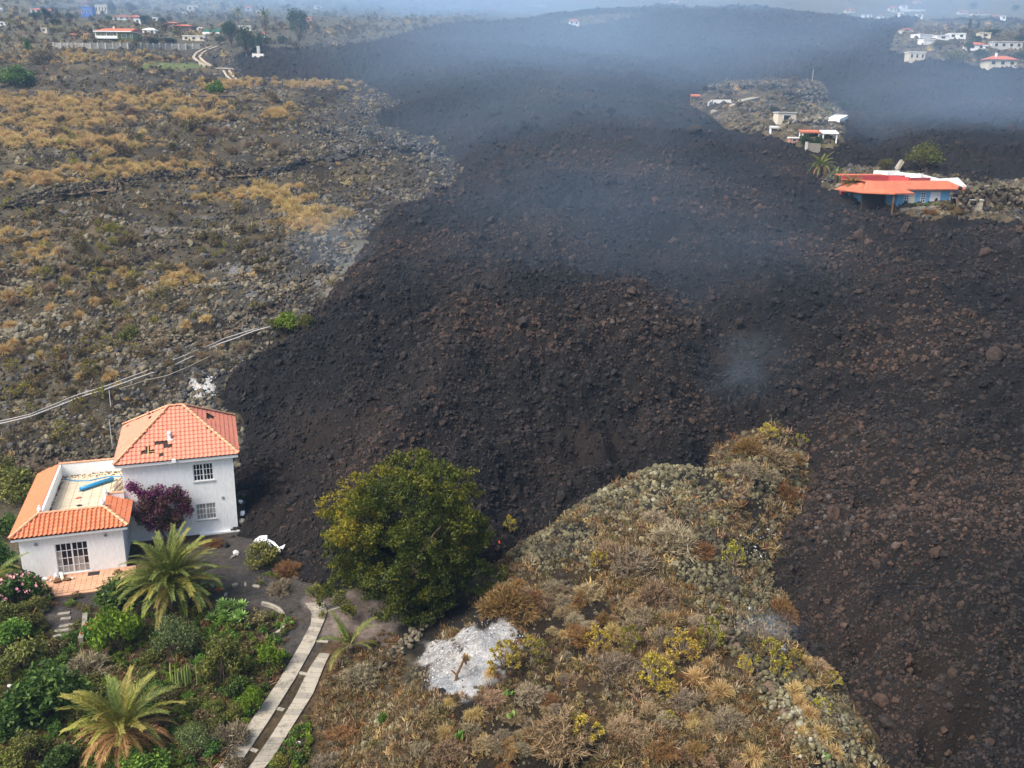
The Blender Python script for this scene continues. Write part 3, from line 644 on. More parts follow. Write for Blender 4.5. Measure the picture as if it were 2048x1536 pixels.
# ------------------------------------------------------------------ plant shapes
def strips(P, Wd, side):                                       # ribbons: P (n,k,3) centre lines, Wd (n,k) half widths, side (n,3)
    n, k, _ = P.shape; V = np.stack([P - side[:, None] * Wd[..., None], P + side[:, None] * Wd[..., None]], 2).reshape(-1, 3)
    b = (np.arange(n) * k * 2)[:, None] + (np.arange(k - 1) * 2)[None]
    F = np.stack([b, b + 1, b + 3, b + 2], -1).reshape(-1, 4); return V, F
def unit(v): return v / (np.linalg.norm(v, axis=-1, keepdims=True) + 1e-9)
def leafquads(C, size, r, up=0.35, aspect=0.45):
    n = len(C); a = unit(r.normal(size=(n, 3)) + np.array([0, 0, up])); b = unit(np.cross(a, r.normal(size=(n, 3))))
    s = (size * r.uniform(0.6, 1.35, n))[:, None]; V = np.stack([C - a * s * .5, C + b * s * aspect * .5, C + a * s * .5, C - b * s * aspect * .5], 1).reshape(-1, 3)
    return V, np.arange(4 * n).reshape(n, 4)
def joinp(parts):
    V = []; F = []; T = []; MI = []; n = 0
    for (v, f, t, m) in parts:
        V.append(v); F.append(f + n); T.append(np.broadcast_to(t, (len(v),))); MI.append(np.full(len(f), m)); n += len(v)
    return np.concatenate(V), np.concatenate(F), np.concatenate(T), np.concatenate(MI)
def plantmesh(name, parts, mats):
    V, F, T, MI = joinp(parts); return make(name, V, F, mats, {'tone': T}, MI)
def hemi(n, r, zmin=0.05):
    z = r.uniform(zmin, 1, n); a = r.uniform(0, 6.283, n); q = np.sqrt(1 - z * z); return np.c_[q * np.cos(a), q * np.sin(a), z]
def grass_tuft(seed, mat, n=460, spread=0.9):                  # unit tuft: about 1 wide, 0.8 tall
    r = np.random.default_rng(seed); d = hemi(n, r, 0.12); L = r.uniform(0.6, .92, n)[:, None]
    b = np.c_[r.normal(0, .07, n), r.normal(0, .07, n), np.zeros(n)]; h = d * np.array([spread, spread, 1]) * 0.62 * L
    m = b + h * 0.55 + np.array([0, 0, .05]); e = b + h * 1.0; e[:, 2] -= 0.20 * (1 - d[:, 2]) * L[:, 0]
    P = np.stack([b, m, e], 1); side = unit(np.cross(d, r.normal(size=(n, 3)))); Wd = np.tile([.0085, .0075, .003], (n, 1)) * r.uniform(.7, 1.4, n)[:, None]
    V, F = strips(P, Wd, side); T = np.repeat(np.stack([np.full(n, .1), .3 + .4 * r.random(n), .5 + .5 * r.random(n)], 1).ravel(), 2)
    return plantmesh('grass_tuft', [(V, F, T, 0)], [mat])
def twig_dome(seed, mat, n=130, m=3000, h=0.85, wid=0.0075):      # unit dome of bare twigs: radius about 0.5
    r = np.random.default_rng(seed); d = hemi(n, r); L = r.uniform(.32, .5, n)[:, None] * (1 + 0.15 * np.sin(3 * np.arctan2(d[:, 1], d[:, 0]) + seed))[:, None]
    e = d * L * np.array([1, 1, h * 1.25]); b = np.c_[r.normal(0, .05, n), r.normal(0, .05, n), np.zeros(n)]; md = (b + e) / 2 + r.normal(0, .03, (n, 3)) + np.array([0, 0, .03])
    P = np.stack([b, md, e], 1); V, F = strips(P, np.tile([wid * 1.0, wid * .7, wid * .4], (n, 1)), unit(np.cross(d, r.normal(size=(n, 3)))))
    k = r.integers(0, n, m); t = (1 - .6 * r.random(m) ** 2)[:, None]; s = np.where(t < .5, b[k] + (md[k] - b[k]) * t * 2, md[k] + (e[k] - md[k]) * (t - .5) * 2)
    dd = unit(d[k] + r.normal(0, .65, (m, 3)) + np.array([0, 0, .15])); l2 = r.uniform(.06, .17, m)[:, None]
    P2 = np.stack([s, s + dd * l2], 1); V2, F2 = strips(P2, np.tile([wid * .9, wid * .35], (m, 1)), unit(np.cross(dd, r.normal(size=(m, 3)))))
    V[:, 2] = np.maximum(V[:, 2], 0); V2[:, 2] = np.maximum(V2[:, 2], 0)
    return plantmesh('dry_shrub', [(V, F, np.repeat(r.random(n) * .5, 6), 0), (V2, F2, np.repeat(.3 + .7 * r.random(m), 4), 0)], [mat])
def leafy(seed, mat, stem, lobes=14, per=75, size=0.075, h=0.8, gap=0.9, up=0.35, flat=1.0):    # unit bush: 1 wide, h tall
    r = np.random.default_rng(seed); c = hemi(lobes, r, -0.15) * np.array([.33, .33, .36 * h / .8]) * r.uniform(.6, 1.05, lobes)[:, None]; c[:, 2] += .36 * h
    rad = r.uniform(.12, .21, lobes); parts = []; parts_t = []
    k = np.repeat(np.arange(lobes), per); q = unit(r.normal(size=(len(k), 3))) * (r.random(len(k)) ** .35)[:, None]
    C = c[k] + q * rad[k][:, None] * np.array([1, 1, flat]); C[:, 2] = np.maximum(C[:, 2], .02)
    V, F = leafquads(C, size, r, up)
    tl = r.uniform(-.2, .2, lobes)[k]; T = np.clip(.42 + tl + .22 * r.normal(size=len(k)), 0, 1)
    b = np.zeros((lobes, 3)); b[:, :2] = r.normal(0, .03, (lobes, 2)); md = (b + c) / 2 + r.normal(0, .03, (lobes, 3)); d = unit(c)
    V2, F2 = strips(np.stack([b, md, c], 1), np.tile([.016, .012, .006], (lobes, 1)), unit(np.cross(d, r.normal(size=(lobes, 3)))))
    return plantmesh('shrub', [(V, F, np.repeat(T, 4), 0), (V2, F2, .3, 1)], [mat, stem])
def euphorbia(seed, mat, stem, n=34, h=0.8):                   # bare forking stems, each ending in a head of leaves
    r = np.random.default_rng(seed); d = hemi(n, r, 0.3); e = d * np.array([.48, .48, h]) * r.uniform(.75, 1.05, n)[:, None]
    b = np.c_[r.normal(0, .03, n), r.normal(0, .03, n), np.zeros(n)]; md = b + (e - b) * .5 * np.array([.7, .7, 1]); P = np.stack([b, md, e], 1)
    V, F = strips(P, np.tile([.010, .008, .007], (n, 1)), unit(np.cross(d, r.normal(size=(n, 3))))); V2, F2 = strips(P, np.tile([.010, .008, .007], (n, 1)), unit(np.cross(d, r.normal(size=(n, 3)))))
    m = 26; k = np.repeat(np.arange(n), m); dd = unit(unit(r.normal(size=(n * m, 3))) + d[k] * .6)
    p0 = e[k]; P3 = np.stack([p0, p0 + dd * r.uniform(.055, .105, n * m)[:, None]], 1)
    V3, F3 = strips(P3, np.tile([.014, .011], (n * m, 1)), unit(np.cross(dd, r.normal(size=(n * m, 3)))))
    return plantmesh('spurge', [(V, F, .7, 1), (V2, F2, .7, 1), (V3, F3, np.repeat(np.clip(.58 + r.normal(0, .26, n * m), 0, 1), 4), 0)], [mat, stem])
G_TUFT = [grass_tuft(s, M['drygrass']) for s in range(5)]
G_TWIG = [twig_dome(10 + s, M['twig']) for s in range(4)]; G_GREY = [twig_dome(20 + s, M['twiggrey']) for s in range(4)]
G_RUST = [twig_dome(30 + s, M['rust'], 120, 3000, .85, .008) for s in range(3)]
G_SCRUB = [leafy(s, M['scrub'], M['twig'], 12, 45, .09, .7) for s in range(4)]
G_YG = [leafy(10 + s, M['yellowgreen'], M['twiggrey'], 14, 40, .075, .75) for s in range(4)]
G_EUPH = [euphorbia(s, M['yellow'], M['twiggrey']) for s in range(4)]; G_EUPHG = [euphorbia(8 + s, M['yellowgreen'], M['twiggrey'], 22) for s in range(3)]
G_LIME = [leafy(20 + s, M['lime'], M['bark'], 18, 120, .075, .9, up=.7) for s in range(3)]
G_GREEN = [leafy(30 + s, M['green'], M['bark'], 18, 120, .08, .8, up=.5) for s in range(3)]
G_DARK = [leafy(40 + s, M['dark'], M['bark'], 20, 130, .085, .85) for s in range(4)]
G_OLIVE = [leafy(50 + s, M['olive'], M['bark'], 20, 130, .06, .85) for s in range(4)]
G_BROOM = [leafy(60 + s, M['broom'], M['bark'], 22, 190, .04, .85, up=1.2) for s in range(3)]

# ground cover instanced over the slopes
def mini(name, mat, seed, n=26):                               # a small weed of stiff blades
    r = np.random.default_rng(seed); d = hemi(n, r, .15); L = r.uniform(.5, 1, n)[:, None]; b = np.c_[r.normal(0, .12, n), r.normal(0, .12, n), np.zeros(n)]
    e = b + d * L * np.array([.55, .55, .7]); md = (b + e) / 2 + r.normal(0, .06, (n, 3)); V, F = strips(np.stack([b, md, e], 1), np.tile([.028, .026, .012], (n, 1)), unit(np.cross(d, r.normal(size=(n, 3)))))
    return plantmesh(name, [(V, F, np.repeat(r.random(n), 6), 0)], [mat])
weedshape = shapes('weed', [mini('weed', M[k], 100 + i, 30) for i, k in enumerate(['twig', 'twiggrey', 'twig', 'drygrass', 'rust', 'rust'])] + [leafy(70, M['scrub'], M['twig'], 7, 22, .13, .6), leafy(71, M['scrub'], M['twig'], 7, 22, .13, .6)])
n = 9500
wk = np.clip(fbm(GX / 4, GY / 4, 95) + .5, .08, 1) * (1 - np.clip(1.6 * blobs([(915, 1350, 76, 50), (960, 1285, 54, 42), (890, 1322, 58, 46), (985, 1262, 36, 28)], PU, PV), 0, 1)) * (1 - 0.85 * stony) * (GY > 27) * (TINT.mean(-1) > .024)
ids = pick(KN, n, weight=KN * wk, seed=41); x, y, rr = spots(ids, 1.5, 42)
px = lognorm(n, 15, .4, 6, 34, 43); sc = px * np.hypot(rr, CAMZ) / FPX
scatter('dry_weeds', np.c_[x, y, ground(x, y) - .02], sc, weedshape, 'brown and rust dry weeds matting the foreground knoll', 8, .25, True)
n = 11000
hw = np.clip(fbm(GX / 10, GY / 8, 97) + .5, .05, 1) * (1 - .9 * np.clip(nearlava, 0, 1))
ids = pick(LEFT, n, weight=LEFT * hw, seed=45); x, y, rr = spots(ids, 1.5, 46)
px = lognorm(n, 9, .45, 4, 24, 47); sc = px * np.hypot(rr, CAMZ) / FPX
scrubshape = shapes('heath', [mini('heath', M[k], 120 + i, 26) for i, k in enumerate(['twig', 'twiggrey'])] + [leafy(72 + s, M['scrub'], M['twig'], 8, 24, .13, .6) for s in range(4)] + [mini('heath', M['drygrass'], 130, 24)])
scatter('hillside_undergrowth', np.c_[x, y, ground(x, y) - .03], sc, scrubshape, 'low olive and brown scrub covering the left hillside', 7, .2, True)
TRACKPX = [(380, 1600), (438, 1536), (498, 1448), (558, 1360), (598, 1292), (620, 1250), (608, 1205), (700, 1205), (690, 1270), (655, 1340), (630, 1395), (588, 1460), (545, 1530), (480, 1610)]
track_d = sdf(PU, PV, TRACKPX)
ids = pick(LEFT, 3200, weight=LEFT * np.clip(blobs([(60, 205, 110, 16), (150, 215, 150, 18), (60, 245, 120, 20), (170, 240, 90, 16), (300, 200, 150, 16), (40, 280, 90, 18), (200, 288, 120, 16), (270, 342, 170, 18), (100, 360, 90, 14), (500, 388, 80, 16), (400, 235, 60, 12), (560, 230, 40, 9), (130, 115, 150, 9), (270, 120, 90, 6), (600, 168, 110, 6), (480, 168, 90, 7), (620, 440, 60, 26), (60, 500, 40, 20), (360, 560, 40, 20)], PU, PV) - .25 * (fbm(GX / 5, GY / 4, 98) < -.05), 0, 1) + 1e-9, seed=48); x, y, rr = spots(ids, 1.5, 49)
px = lognorm(3200, 13, .4, 6, 26, 50) * (1 - .35 * smooth(150, 350, rr)); sc = px * np.hypot(rr, CAMZ) / FPX
scatter('hillside_grass', np.c_[x, y, ground(x, y) - .03], sc, shapes('grassclump', [o_ for o_ in G_TUFT]), 'drifts of dry golden grass along the terraces of the left hillside', 5, .2, True)
gz_ = ((PV > 1150) & (PU < 620) & (GY < 62) & VIS & (GD < -0.3) & (GY > 25))
yardm = blobs([(470, 1130, 90, 60), (520, 1200, 110, 50), (600, 1190, 60, 60), (600, 1260, 40, 80), (300, 1200, 200, 20), (120, 1235, 60, 25), (150, 1170, 120, 40)], PU, PV)
n = 6500
gw = np.clip(1 - 1.2 * yardm, 0, 1) * gz_ * np.where(track_d > -4, 0.0, 1)
ids = pick(gz_, n, weight=gw + 1e-9, seed=51); x, y, rr = spots(ids, 1.5, 52); px = lognorm(n, 17, .4, 8, 34, 53); sc = px * np.hypot(rr, CAMZ) / FPX
gardshape = shapes('herb', [leafy(80 + s, M[k], M['twig'], 8, 26, .13, .7) for s, k in enumerate(['olive', 'green', 'olive', 'lime', 'dark'])] + [mini('herb', M['twig'], 140), mini('herb', M['rust'], 141)])
scatter('garden_undergrowth', np.c_[x, y, ground(x, y) - .02], sc, gardshape, 'green and brown undergrowth between the garden shrubs', 7, .2, True)
mid = blobs([(690, 1400, 60, 110), (720, 1500, 70, 80), (640, 1330, 30, 60), (760, 1330, 40, 60)], PU, PV) * VIS * (GD < -.3) * (track_d < -4)
n = 900
ids = pick(mid > .2, n, weight=mid, seed=55); x, y, rr = spots(ids, 1.5, 56); px = lognorm(n, 15, .4, 6, 30, 57); sc = px * np.hypot(rr, CAMZ) / FPX
scatter('verge_weeds', np.c_[x, y, ground(x, y) - .02], sc, weedshape, 'rust brown weeds on the bank beside the concrete track', 8, .25, True)
# white ash and charcoal
def flakes(name, zones, n, seed, szpx, coll, nv, label, thr=.25):
    b = blobs(zones, PU, PV) * VIS * (GD < .5); b = np.where(b > thr, b, 0); ids = pick(b > 0, n, weight=b, seed=seed); x, y, rr = spots(ids, 1.6, seed + 1)
    px = lognorm(n, szpx, .5, szpx * .4, szpx * 3, seed + 2); sc = px * .5 * np.hypot(rr, CAMZ) / FPX
    return scatter(name, np.c_[x, y, ground(x, y) + .01], np.c_[sc, sc, sc * .55], coll, label, nv)
ashshape = shapes('cinder', [make('cinder', rock_shape(90 + s, IV1, .5, .7), IF1, M['ash']) for s in range(4)])
charshape = shapes('coal', [make('coal', rock_shape(95 + s, IV1, .5, .7), IF1, M['char']) for s in range(3)])
ASHMAIN = [(915, 1350, 66, 44), (960, 1285, 46, 36), (895, 1320, 50, 40), (985, 1262, 30, 25), (1040, 1280, 30, 10)]
flakes('ash_litter', ASHMAIN, 1500, 61, 1.5, ashshape, 4, 'bright white ash patch with black coals on the foreground knoll')
flakes('charcoal_litter', ASHMAIN + [(845, 1275, 50, 45), (930, 1395, 30, 20), (900, 1235, 80, 30)], 420, 64, 1.7, charshape, 3, 'black coals scattered over and around the white ash patch', .12)
flakes('ash_crumbs', [(405, 775, 28, 24), (400, 770, 18, 26)], 500, 67, 2.4, ashshape, 4, 'small white ash patch at the lava edge behind the white house')
flakes('ash_dirt', [(1480, 970, 22, 14), (1600, 972, 14, 16), (1405, 925, 12, 8), (1510, 1085, 45, 30), (1550, 1130, 30, 18), (1445, 1215, 26, 22), (1500, 1235, 40, 30), (1560, 1285, 30, 16), (1600, 1345, 45, 14), (1440, 920, 14, 10)], 700, 70, 2.0, ashshape, 4, 'thin white ash streaks along the burnt eastern rim of the knoll')
flakes('ash_debris', [(600, 300, 36, 7), (315, 463, 26, 6), (480, 540, 34, 12), (690, 290, 30, 8), (560, 420, 40, 10), (640, 560, 18, 10), (760, 380, 36, 6), (110, 425, 22, 5), (400, 440, 18, 5), (505, 590, 22, 9), (540, 620, 18, 6), (580, 675, 10, 10)], 420, 74, 2.2, burnshape, 5, 'grey white ash specks on the burnt left hillside')

# ------------------------------------------------------------------ the white house
house = empty('white_house', (HX, HY, 0), HROT, 'white two storey house with orange tiled roofs and a roof terrace, hard against the lava', 'house')
def hw_px(lx, ly, lz):
    x, y = hloc(lx, ly); u, v = project(np.array([x]), np.array([y]), np.array([lz])); return float(u[0]), float(v[0])
def wall_panel(name, ax, pos, a0, a1, z0, z1, th, holes, mat, parent):
    """upright wall in a plane; ax 'x' runs along x at y=pos (thickness to +y), 'y' runs along y at x=pos (thickness to +x when th>0)"""
    xs = sorted({a0, a1, *[h[0] for h in holes], *[h[1] for h in holes]}); zs = sorted({z0, z1, *[h[2] for h in holes], *[h[3] for h in holes]})
    mb = MB(); T = (lambda a, d, z: (a, pos + d, z)) if ax == 'x' else (lambda a, d, z: (pos + d, a, z))
    solid = lambda i, k: 0 <= i < len(xs) - 1 and 0 <= k < len(zs) - 1 and not any(h[0] <= (xs[i] + xs[i + 1]) / 2 <= h[1] and h[2] <= (zs[k] + zs[k + 1]) / 2 <= h[3] for h in holes)
    for i in range(len(xs) - 1):
        for k in range(len(zs) - 1):
            if not solid(i, k): continue
            a, b, c, d = xs[i], xs[i + 1], zs[k], zs[k + 1]
            for dd in (0, th): mb.poly([T(a, dd, c), T(b, dd, c), T(b, dd, d), T(a, dd, d)], [(0, 1, 2, 3)])
            if not solid(i - 1, k): mb.poly([T(a, 0, c), T(a, th, c), T(a, th, d), T(a, 0, d)], [(0, 1, 2, 3)])
            if not solid(i + 1, k): mb.poly([T(b, 0, c), T(b, th, c), T(b, th, d), T(b, 0, d)], [(0, 1, 2, 3)])
            if not solid(i, k - 1): mb.poly([T(a, 0, c), T(b, 0, c), T(b, th, c), T(a, th, c)], [(0, 1, 2, 3)])
            if not solid(i, k + 1): mb.poly([T(a, 0, d), T(b, 0, d), T(b, th, d), T(a, th, d)], [(0, 1, 2, 3)])
    return mb.build(name, mat, parent)
WX, WE, TY0, TYB = 6.39, 3.27, 3.98, 11.04
T0, T1, TB, TE = 6.32, 13.97, 12.31, 6.28
wall_panel('wall', 'x', 0.0, 0, WX, -0.3, WE - .25, .25, [(2.12, 4.12, 0.12, 2.36)], M['white'], house)
wall_panel('wall', 'y', 0.0, .25, TYB, -0.3, WE - .25, .25, [], M['white'], house)
wall_panel('wall', 'y', WX, .25, TY0, -0.3, WE - .25, -.25, [], M['white'], house)
wall_panel('wall', 'x', TYB, 0, T0, -0.3, WE - .25, -.25, [], M['white'], house)
wall_panel('wall', 'x', TY0, T0, T1, -0.3, TE - .28, .25, [(11.12, 12.52, 4.28, 5.62), (11.10, 12.50, 1.16, 2.44)], M['white'], house)
wall_panel('wall', 'y', T0, TY0 + .25, TB - .25, -0.3, TE - .28, .25, [], M['white'], house)
wall_panel('wall', 'y', T1, TY0 + .25, TB - .25, -0.3, TE - .28, -.25, [], M['white'], house)
wall_panel('wall', 'x', TB, T0, T1, -0.3, TE - .28, -.25, [], M['white'], house)
def eave_slab(x0, x1, y0, y1, z0, z1): return MB().box(x0, x1, y0, y1, z0, z1).build('fascia', M['white'], house)
eave_slab(-.36, WX + .36, -.36, 1.5, WE - .25, WE - .02); eave_slab(-.36, 1.0, 1.5, TYB + .3, WE - .25, WE - .02); eave_slab(WX - 1.0, WX + .36, 1.5, TY0 - .003, WE - .25, WE - .02)
eave_slab(T0 - .38, T1 + .38, TY0 - .38, TB + .38, TE - .28, TE - .02)
MB().box(9.75, 10.05, TY0 - .52, TY0 - .385, TE - .2, TE + .08).build('rain_spout', M['white'], house)
# terrace
MB().box(1.0, T0 - .003, 1.5, TYB, 2.95, 3.05).build('terrace_slab', M['grout'], house)
tm = MB().box(.012, .608, .012, .608, 0, .03).mesh('terrace_tile', M['terrace'])
for i in range(8):
    for j in range(15): add('terrace_tile', tm, house, (1.32 + .62 * i, 1.72 + .62 * j, 3.052 + random.uniform(0, .006)))
PH = 4.02
MB().box(1.14, 1.30, 1.58, TYB + .15, 3.03, PH + .02).build('parapet', M['white'], house)
MB().box(1.301, T0 - .003, TYB - .01, TYB + .15, 3.03, PH + .02).build('parapet', M['white'], house)
MB().box(1.301, 5.04, 1.56, 1.70, 3.03, PH - .02).build('parapet', M['white'], house)
MB().box(5.05, 5.20, 1.56, TY0 - .2, 3.03, PH - .02).build('parapet', M['white'], house)
MB().box(5.05, T0 - .003, TY0 - .197, TY0 - .03, 3.03, PH + .02).build('parapet', M['white'], house)
# tiled roof slopes
def slope_frame(A, B, C):                                      # A, B ends of the eave, C a point up the slope
    A, B, C = Vector(A), Vector(B), Vector(C); u = (B - A).normalized(); n = u.cross(C - A).normalized(); s = n.cross(u); return A, u, s, n, (B - A).length
def barrel(w, l, lift, hg=1.0):                                        # one clay tile: channel and barrel, lower lip open
    xs = [(-.5, .0), (-.30, -.012), (-.12, .02), (-.04, .062), (.12, .088), (.28, .075), (.40, .03), (.5, .0)]; V = []
    for (yy, dz) in ((0, lift), (l, .004)):
        V += [(x * w, yy, z * hg + dz) for x, z in xs]
    V += [(x * w, 0, z * hg + lift - .045) for x, z in xs]; n = len(xs)
    return V, [(i, i + 1, n + i + 1, n + i) for i in range(n - 1)] + [(2 * n + i, 2 * n + i + 1, i + 1, i) for i in range(n - 1)]
def tiles(poly, mat, w, l, single, holes=(), deckmat=None, hg=1.0, lift=.045):
    """poly: 3-D outline of a slope, first two points the eave from left to right"""
    P = [Vector(p) for p in poly]; A, u, s, n, L = slope_frame(P[0], P[1], P[2] if len(P) < 4 else (P[2] + P[3]) / 2)
    pl = [((p - A).dot(u), (p - A).dot(s)) for p in P]; H = max(q[1] for q in pl); nc = max(1, round(L / w)); w = L / nc; nrw = max(1, math.ceil(H / l)); l = H / nrw
    V, F = barrel(w, l * 1.18, lift, hg); rot = Matrix((u, s, n)).transposed(); me = None; acc = MB()
    if single:
        me = bpy.data.meshes.new('roof_tile'); me.from_pydata(V, [], F); me.materials.append(mat)
    d = MB(); d.prism([p - n * .02 for p in P], -n * .05); d.build('roof_deck', deckmat or M['deck'], house)
    for j in range(nrw):
        for i in range(nc):
            cx, cy = (i + .5) * w, (j + .5) * l
            if float(sdf(np.array([cx]), np.array([cy]), pl)[0]) < -.02: continue
            o = A + u * cx + s * (j * l - .02) + n * .008
            if holes:
                q = A + u * cx + s * cy; U_, V_ = hw_px(*q)
                if any(h[0] <= U_ <= h[1] and h[2] <= V_ <= h[3] for h in holes): continue
            if single: ob = add('roof_tile', me, house, o); ob.rotation_euler = (rot @ Matrix.Rotation(random.uniform(-.012, .012), 3, 'Z')).to_euler()
            else: acc.poly([rot @ Vector(v) + o for v in V], F)
    if acc.n: tag(acc.build('roof_tiling', mat, house), kind='stuff')
def hip_caps(a, b, k=None):
    a, b = Vector(a), Vector(b); d = b - a; k = k or max(2, round(d.length / .42)); t = d.normalized()
    side = t.cross(Vector((0, 0, 1))).normalized(); up = side.cross(t); l = d.length / k; V = []; n = 5
    for (yy, r, dz) in ((0, .125, .03), (l * 1.08, .105, .0)):
        for q in range(n): w = math.pi * q / (n - 1); V.append((math.cos(w) * r, yy, math.sin(w) * r * .8 + dz))
    me = bpy.data.meshes.new('ridge_tile'); me.from_pydata(V, [], [(i, i + 1, n + i + 1, n + i) for i in range(n - 1)] + [tuple(range(n))]); me.materials.append(M['ridge'])
    rot = Matrix((side, t, up)).transposed().to_euler()
    for i in range(k): o = add('ridge_tile', me, house, a + t * (l * i) + up * .03); o.rotation_euler = rot
e = WE; x0, x1 = -.42, WX + .42; px0, px1, pf = 1.14, 5.20, 1.58
tiles([(x0, -.42, e), (x1, -.42, e), (px1, pf, PH), (px0, pf, PH)], M['tile'], .295, .36, True)
tiles([(x1, -.42, e), (x1, TY0 - .01, e), (px1, TY0 - .01, PH), (px1, pf, PH)], M['tile'], .295, .36, True)
tiles([(x0, TYB + .42, e), (x0, -.42, e), (px0, pf, PH), (px0, TYB + .1, PH)], M['tile'], .295, .36, False)
hip_caps((x0, -.42, e + .05), (px0, pf, PH + .05)); hip_caps((x1, -.42, e + .05), (px1, pf, PH + .05))
hip_caps((px0, TYB + .07, PH + .03), (T0 - .05, TYB + .07, PH + .03)); hip_caps((px0 + .02, pf, PH + .02), (px1, pf, PH + .02)); hip_caps((5.12, TY0 - .11, PH + .03), (T0 - .05, TY0 - .11, PH + .03))
MB().box(px0 - .02, px1, pf - .07, pf - .02, PH - .12, PH).build('mortar_strip', M['ridge'], house)
r0, r1, ry, rz = T0 - .44, T1 + .44, TY0 - .44, TB + .44
cx, cy, cz = (T0 + T1) / 2, (TY0 + TB) / 2, 8.94; RL, RR = cx - .51, cx + .51
HOLES = [(291, 311, 896, 904.5), (283, 330, 904.6, 911), (311, 332, 885, 892.5), (329, 344, 892, 900.5), (338, 347, 868, 879)]
tiles([(r0, ry, TE), (r1, ry, TE), (RR, cy, cz), (RL, cy, cz)], M['tilep'], .30, .40, False, HOLES, hg=.5, lift=.055)
tiles([(r1, ry, TE), (r1, rz, TE), (RR, cy, cz)], M['tilep'], .30, .40, False, hg=.5, lift=.055, holes=[(408, 418, 826, 833), (414, 426, 831, 838)])
tiles([(r0, rz, TE), (r0, ry, TE), (RL, cy, cz)], M['tilep'], .30, .40, False, hg=.5, lift=.055, holes=[(256, 262, 850, 854), (300, 304, 833, 837)])
tiles([(r1, rz, TE), (r0, rz, TE), (RL, cy, cz), (RR, cy, cz)], M['tilep'], .30, .385, False)
for a, b in (((r0, ry, TE + .05), (RL, cy, cz + .05)), ((r1, ry, TE + .05), (RR, cy, cz + .05)), ((r1, rz, TE + .05), (RR, cy, cz + .05)), ((r0, rz, TE + .05), (RL, cy, cz + .05)), ((RL, cy, cz + .05), (RR, cy, cz + .05))): hip_caps(a, b)
k = (cz - TE) / (cy - ry)
for bx, by, ln in ((7.6, 4.15, 2.0), (8.1, 4.35, 1.2)): MB().box(bx, bx + ln, by, by + .06, TE + (by - ry) * k + .02, TE + (by - ry) * k + .055).build('batten', M['batten'], house)
sl = lambda y_: TE + (y_ - ry) * k
MB().prism([(8.15, 3.9, sl(3.9) + .03), (8.22, 3.9, sl(3.9) + .03), (8.22, 4.9, sl(4.9) + .03), (8.15, 4.9, sl(4.9) + .03)], (0, -.02, .04)).build('batten', M['batten'], house)
v = MB(); v.tube([(9.66, 5.35, sl(5.35) - .05), (9.66, 5.35, sl(5.35) + .34)], .13, 8); v.ball((9.66, 5.35, sl(5.35) + .42), .17); v.box(9.5, 9.86, 5.1, 5.24, sl(5.1) + .03, sl(5.1) + .14)
v.build('vent_pot', M['white'], house)
def grid_window(x0, x1, z0, z1, y, cols, rows, leaves, glass, sill=True, hang=None):
    fr = MB(); t = .055; d0, d1 = y + .05, y + .11
    w = (x1 - x0) / leaves
    fr.box(x0, x1, d0, d1, z1 - t, z1); fr.box(x0, x1, d0, d1, z0, z0 + t); fr.box(x0, x0 + t, d0, d1, z0 + t, z1 - t); fr.box(x1 - t, x1, d0, d1, z0 + t, z1 - t)
    for q in range(1, leaves): fr.box(x0 + q * w - .05, x0 + q * w + .05, d0 - .01, d1 - .002, z0 + t, z1 - t)
    F = fr.build('window', M['whitepaint'], house)
    bars = MB(); nc = cols // leaves
    for q in range(leaves):
        for c in range(1, nc): xx = x0 + q * w + w * c / nc; bars.box(xx - .022, xx + .022, d0 + .008, d1 - .012, z0 + t, z1 - t)
    for r_ in range(1, rows): zz = z0 + (z1 - z0) * r_ / rows; bars.box(x0 + t, x1 - t, d0 + .012, d1 - .016, zz - .022, zz + .022)
    bars.build('glazing_bar', M['whitepaint'], F)
    for c in range(cols):
        for r_ in range(rows):
            a, b = x0 + (x1 - x0) * c / cols, x0 + (x1 - x0) * (c + 1) / cols; g, h = z0 + (z1 - z0) * r_ / rows, z0 + (z1 - z0) * (r_ + 1) / rows
            m_ = glass(c, r_); MB().box(a + .02, b - .02, d0 + .03, d0 + .04, g + .02, h - .02).build('pane', m_, F)
    if sill: MB().box(x0 - .08, x1 + .08, y - .08, y + .05, z0 - .09, z0 - .005).build('sill', M['palegrey'], F)
    return F
grid_window(2.12, 4.12, .12, 2.36, 0, 6, 4, 2, lambda c, r_: M['glassb'] if (r_ == 0 or (r_ == 1 and c in (0, 3, 4)) or (r_ == 2 and c == 0)) else M['glass'], sill=False)['label'] = 'large white framed garden door of twenty four panes'
grid_window(11.12, 12.52, 4.28, 5.62, TY0, 6, 3, 2, lambda c, r_: M['glass'])['label'] = 'upper window with dark panes'
grid_window(11.10, 12.50, 1.16, 2.44, TY0, 6, 3, 2, lambda c, r_: M['glassb'])['label'] = 'lower window with pale blinds behind its panes'
for (lx, ly, lz) in ((1.02, 0, 2.52), (5.30, 0, 2.62), (13.05, TY0, 2.75)):
    MB().tube([(lx, ly + .02, lz), (lx, ly - .04, lz)], .12, 10).build('wall_vent', M['metal'], house)
MB().box(0.5, 1.6, -.05, -.003, .02, .09).build('skirting', M['palegrey'], house)
for lx, ly, big in ((px0 + .07, pf + .08, 1), (px1 - .07, pf + .1, 1), (5.13, TY0 - .28, .9)):
    f = MB(); f.box(lx - .13, lx + .13, ly - .13, ly + .13, PH + .02, PH + .16); f.ball((lx, ly, PH + .32), .17 * big); f.ball((lx, ly, PH + .56), .08); f.build('finial', M['white'], house)
wire = MB().tube([(WX + .02, 2.9, 2.9), (WX + .3, 2.6, 2.2), (WX + .25, 2.2, 1.6), (WX + .02, 1.9, 1.2)], .015, 4).build('loose_cable', M['rubber'], house)
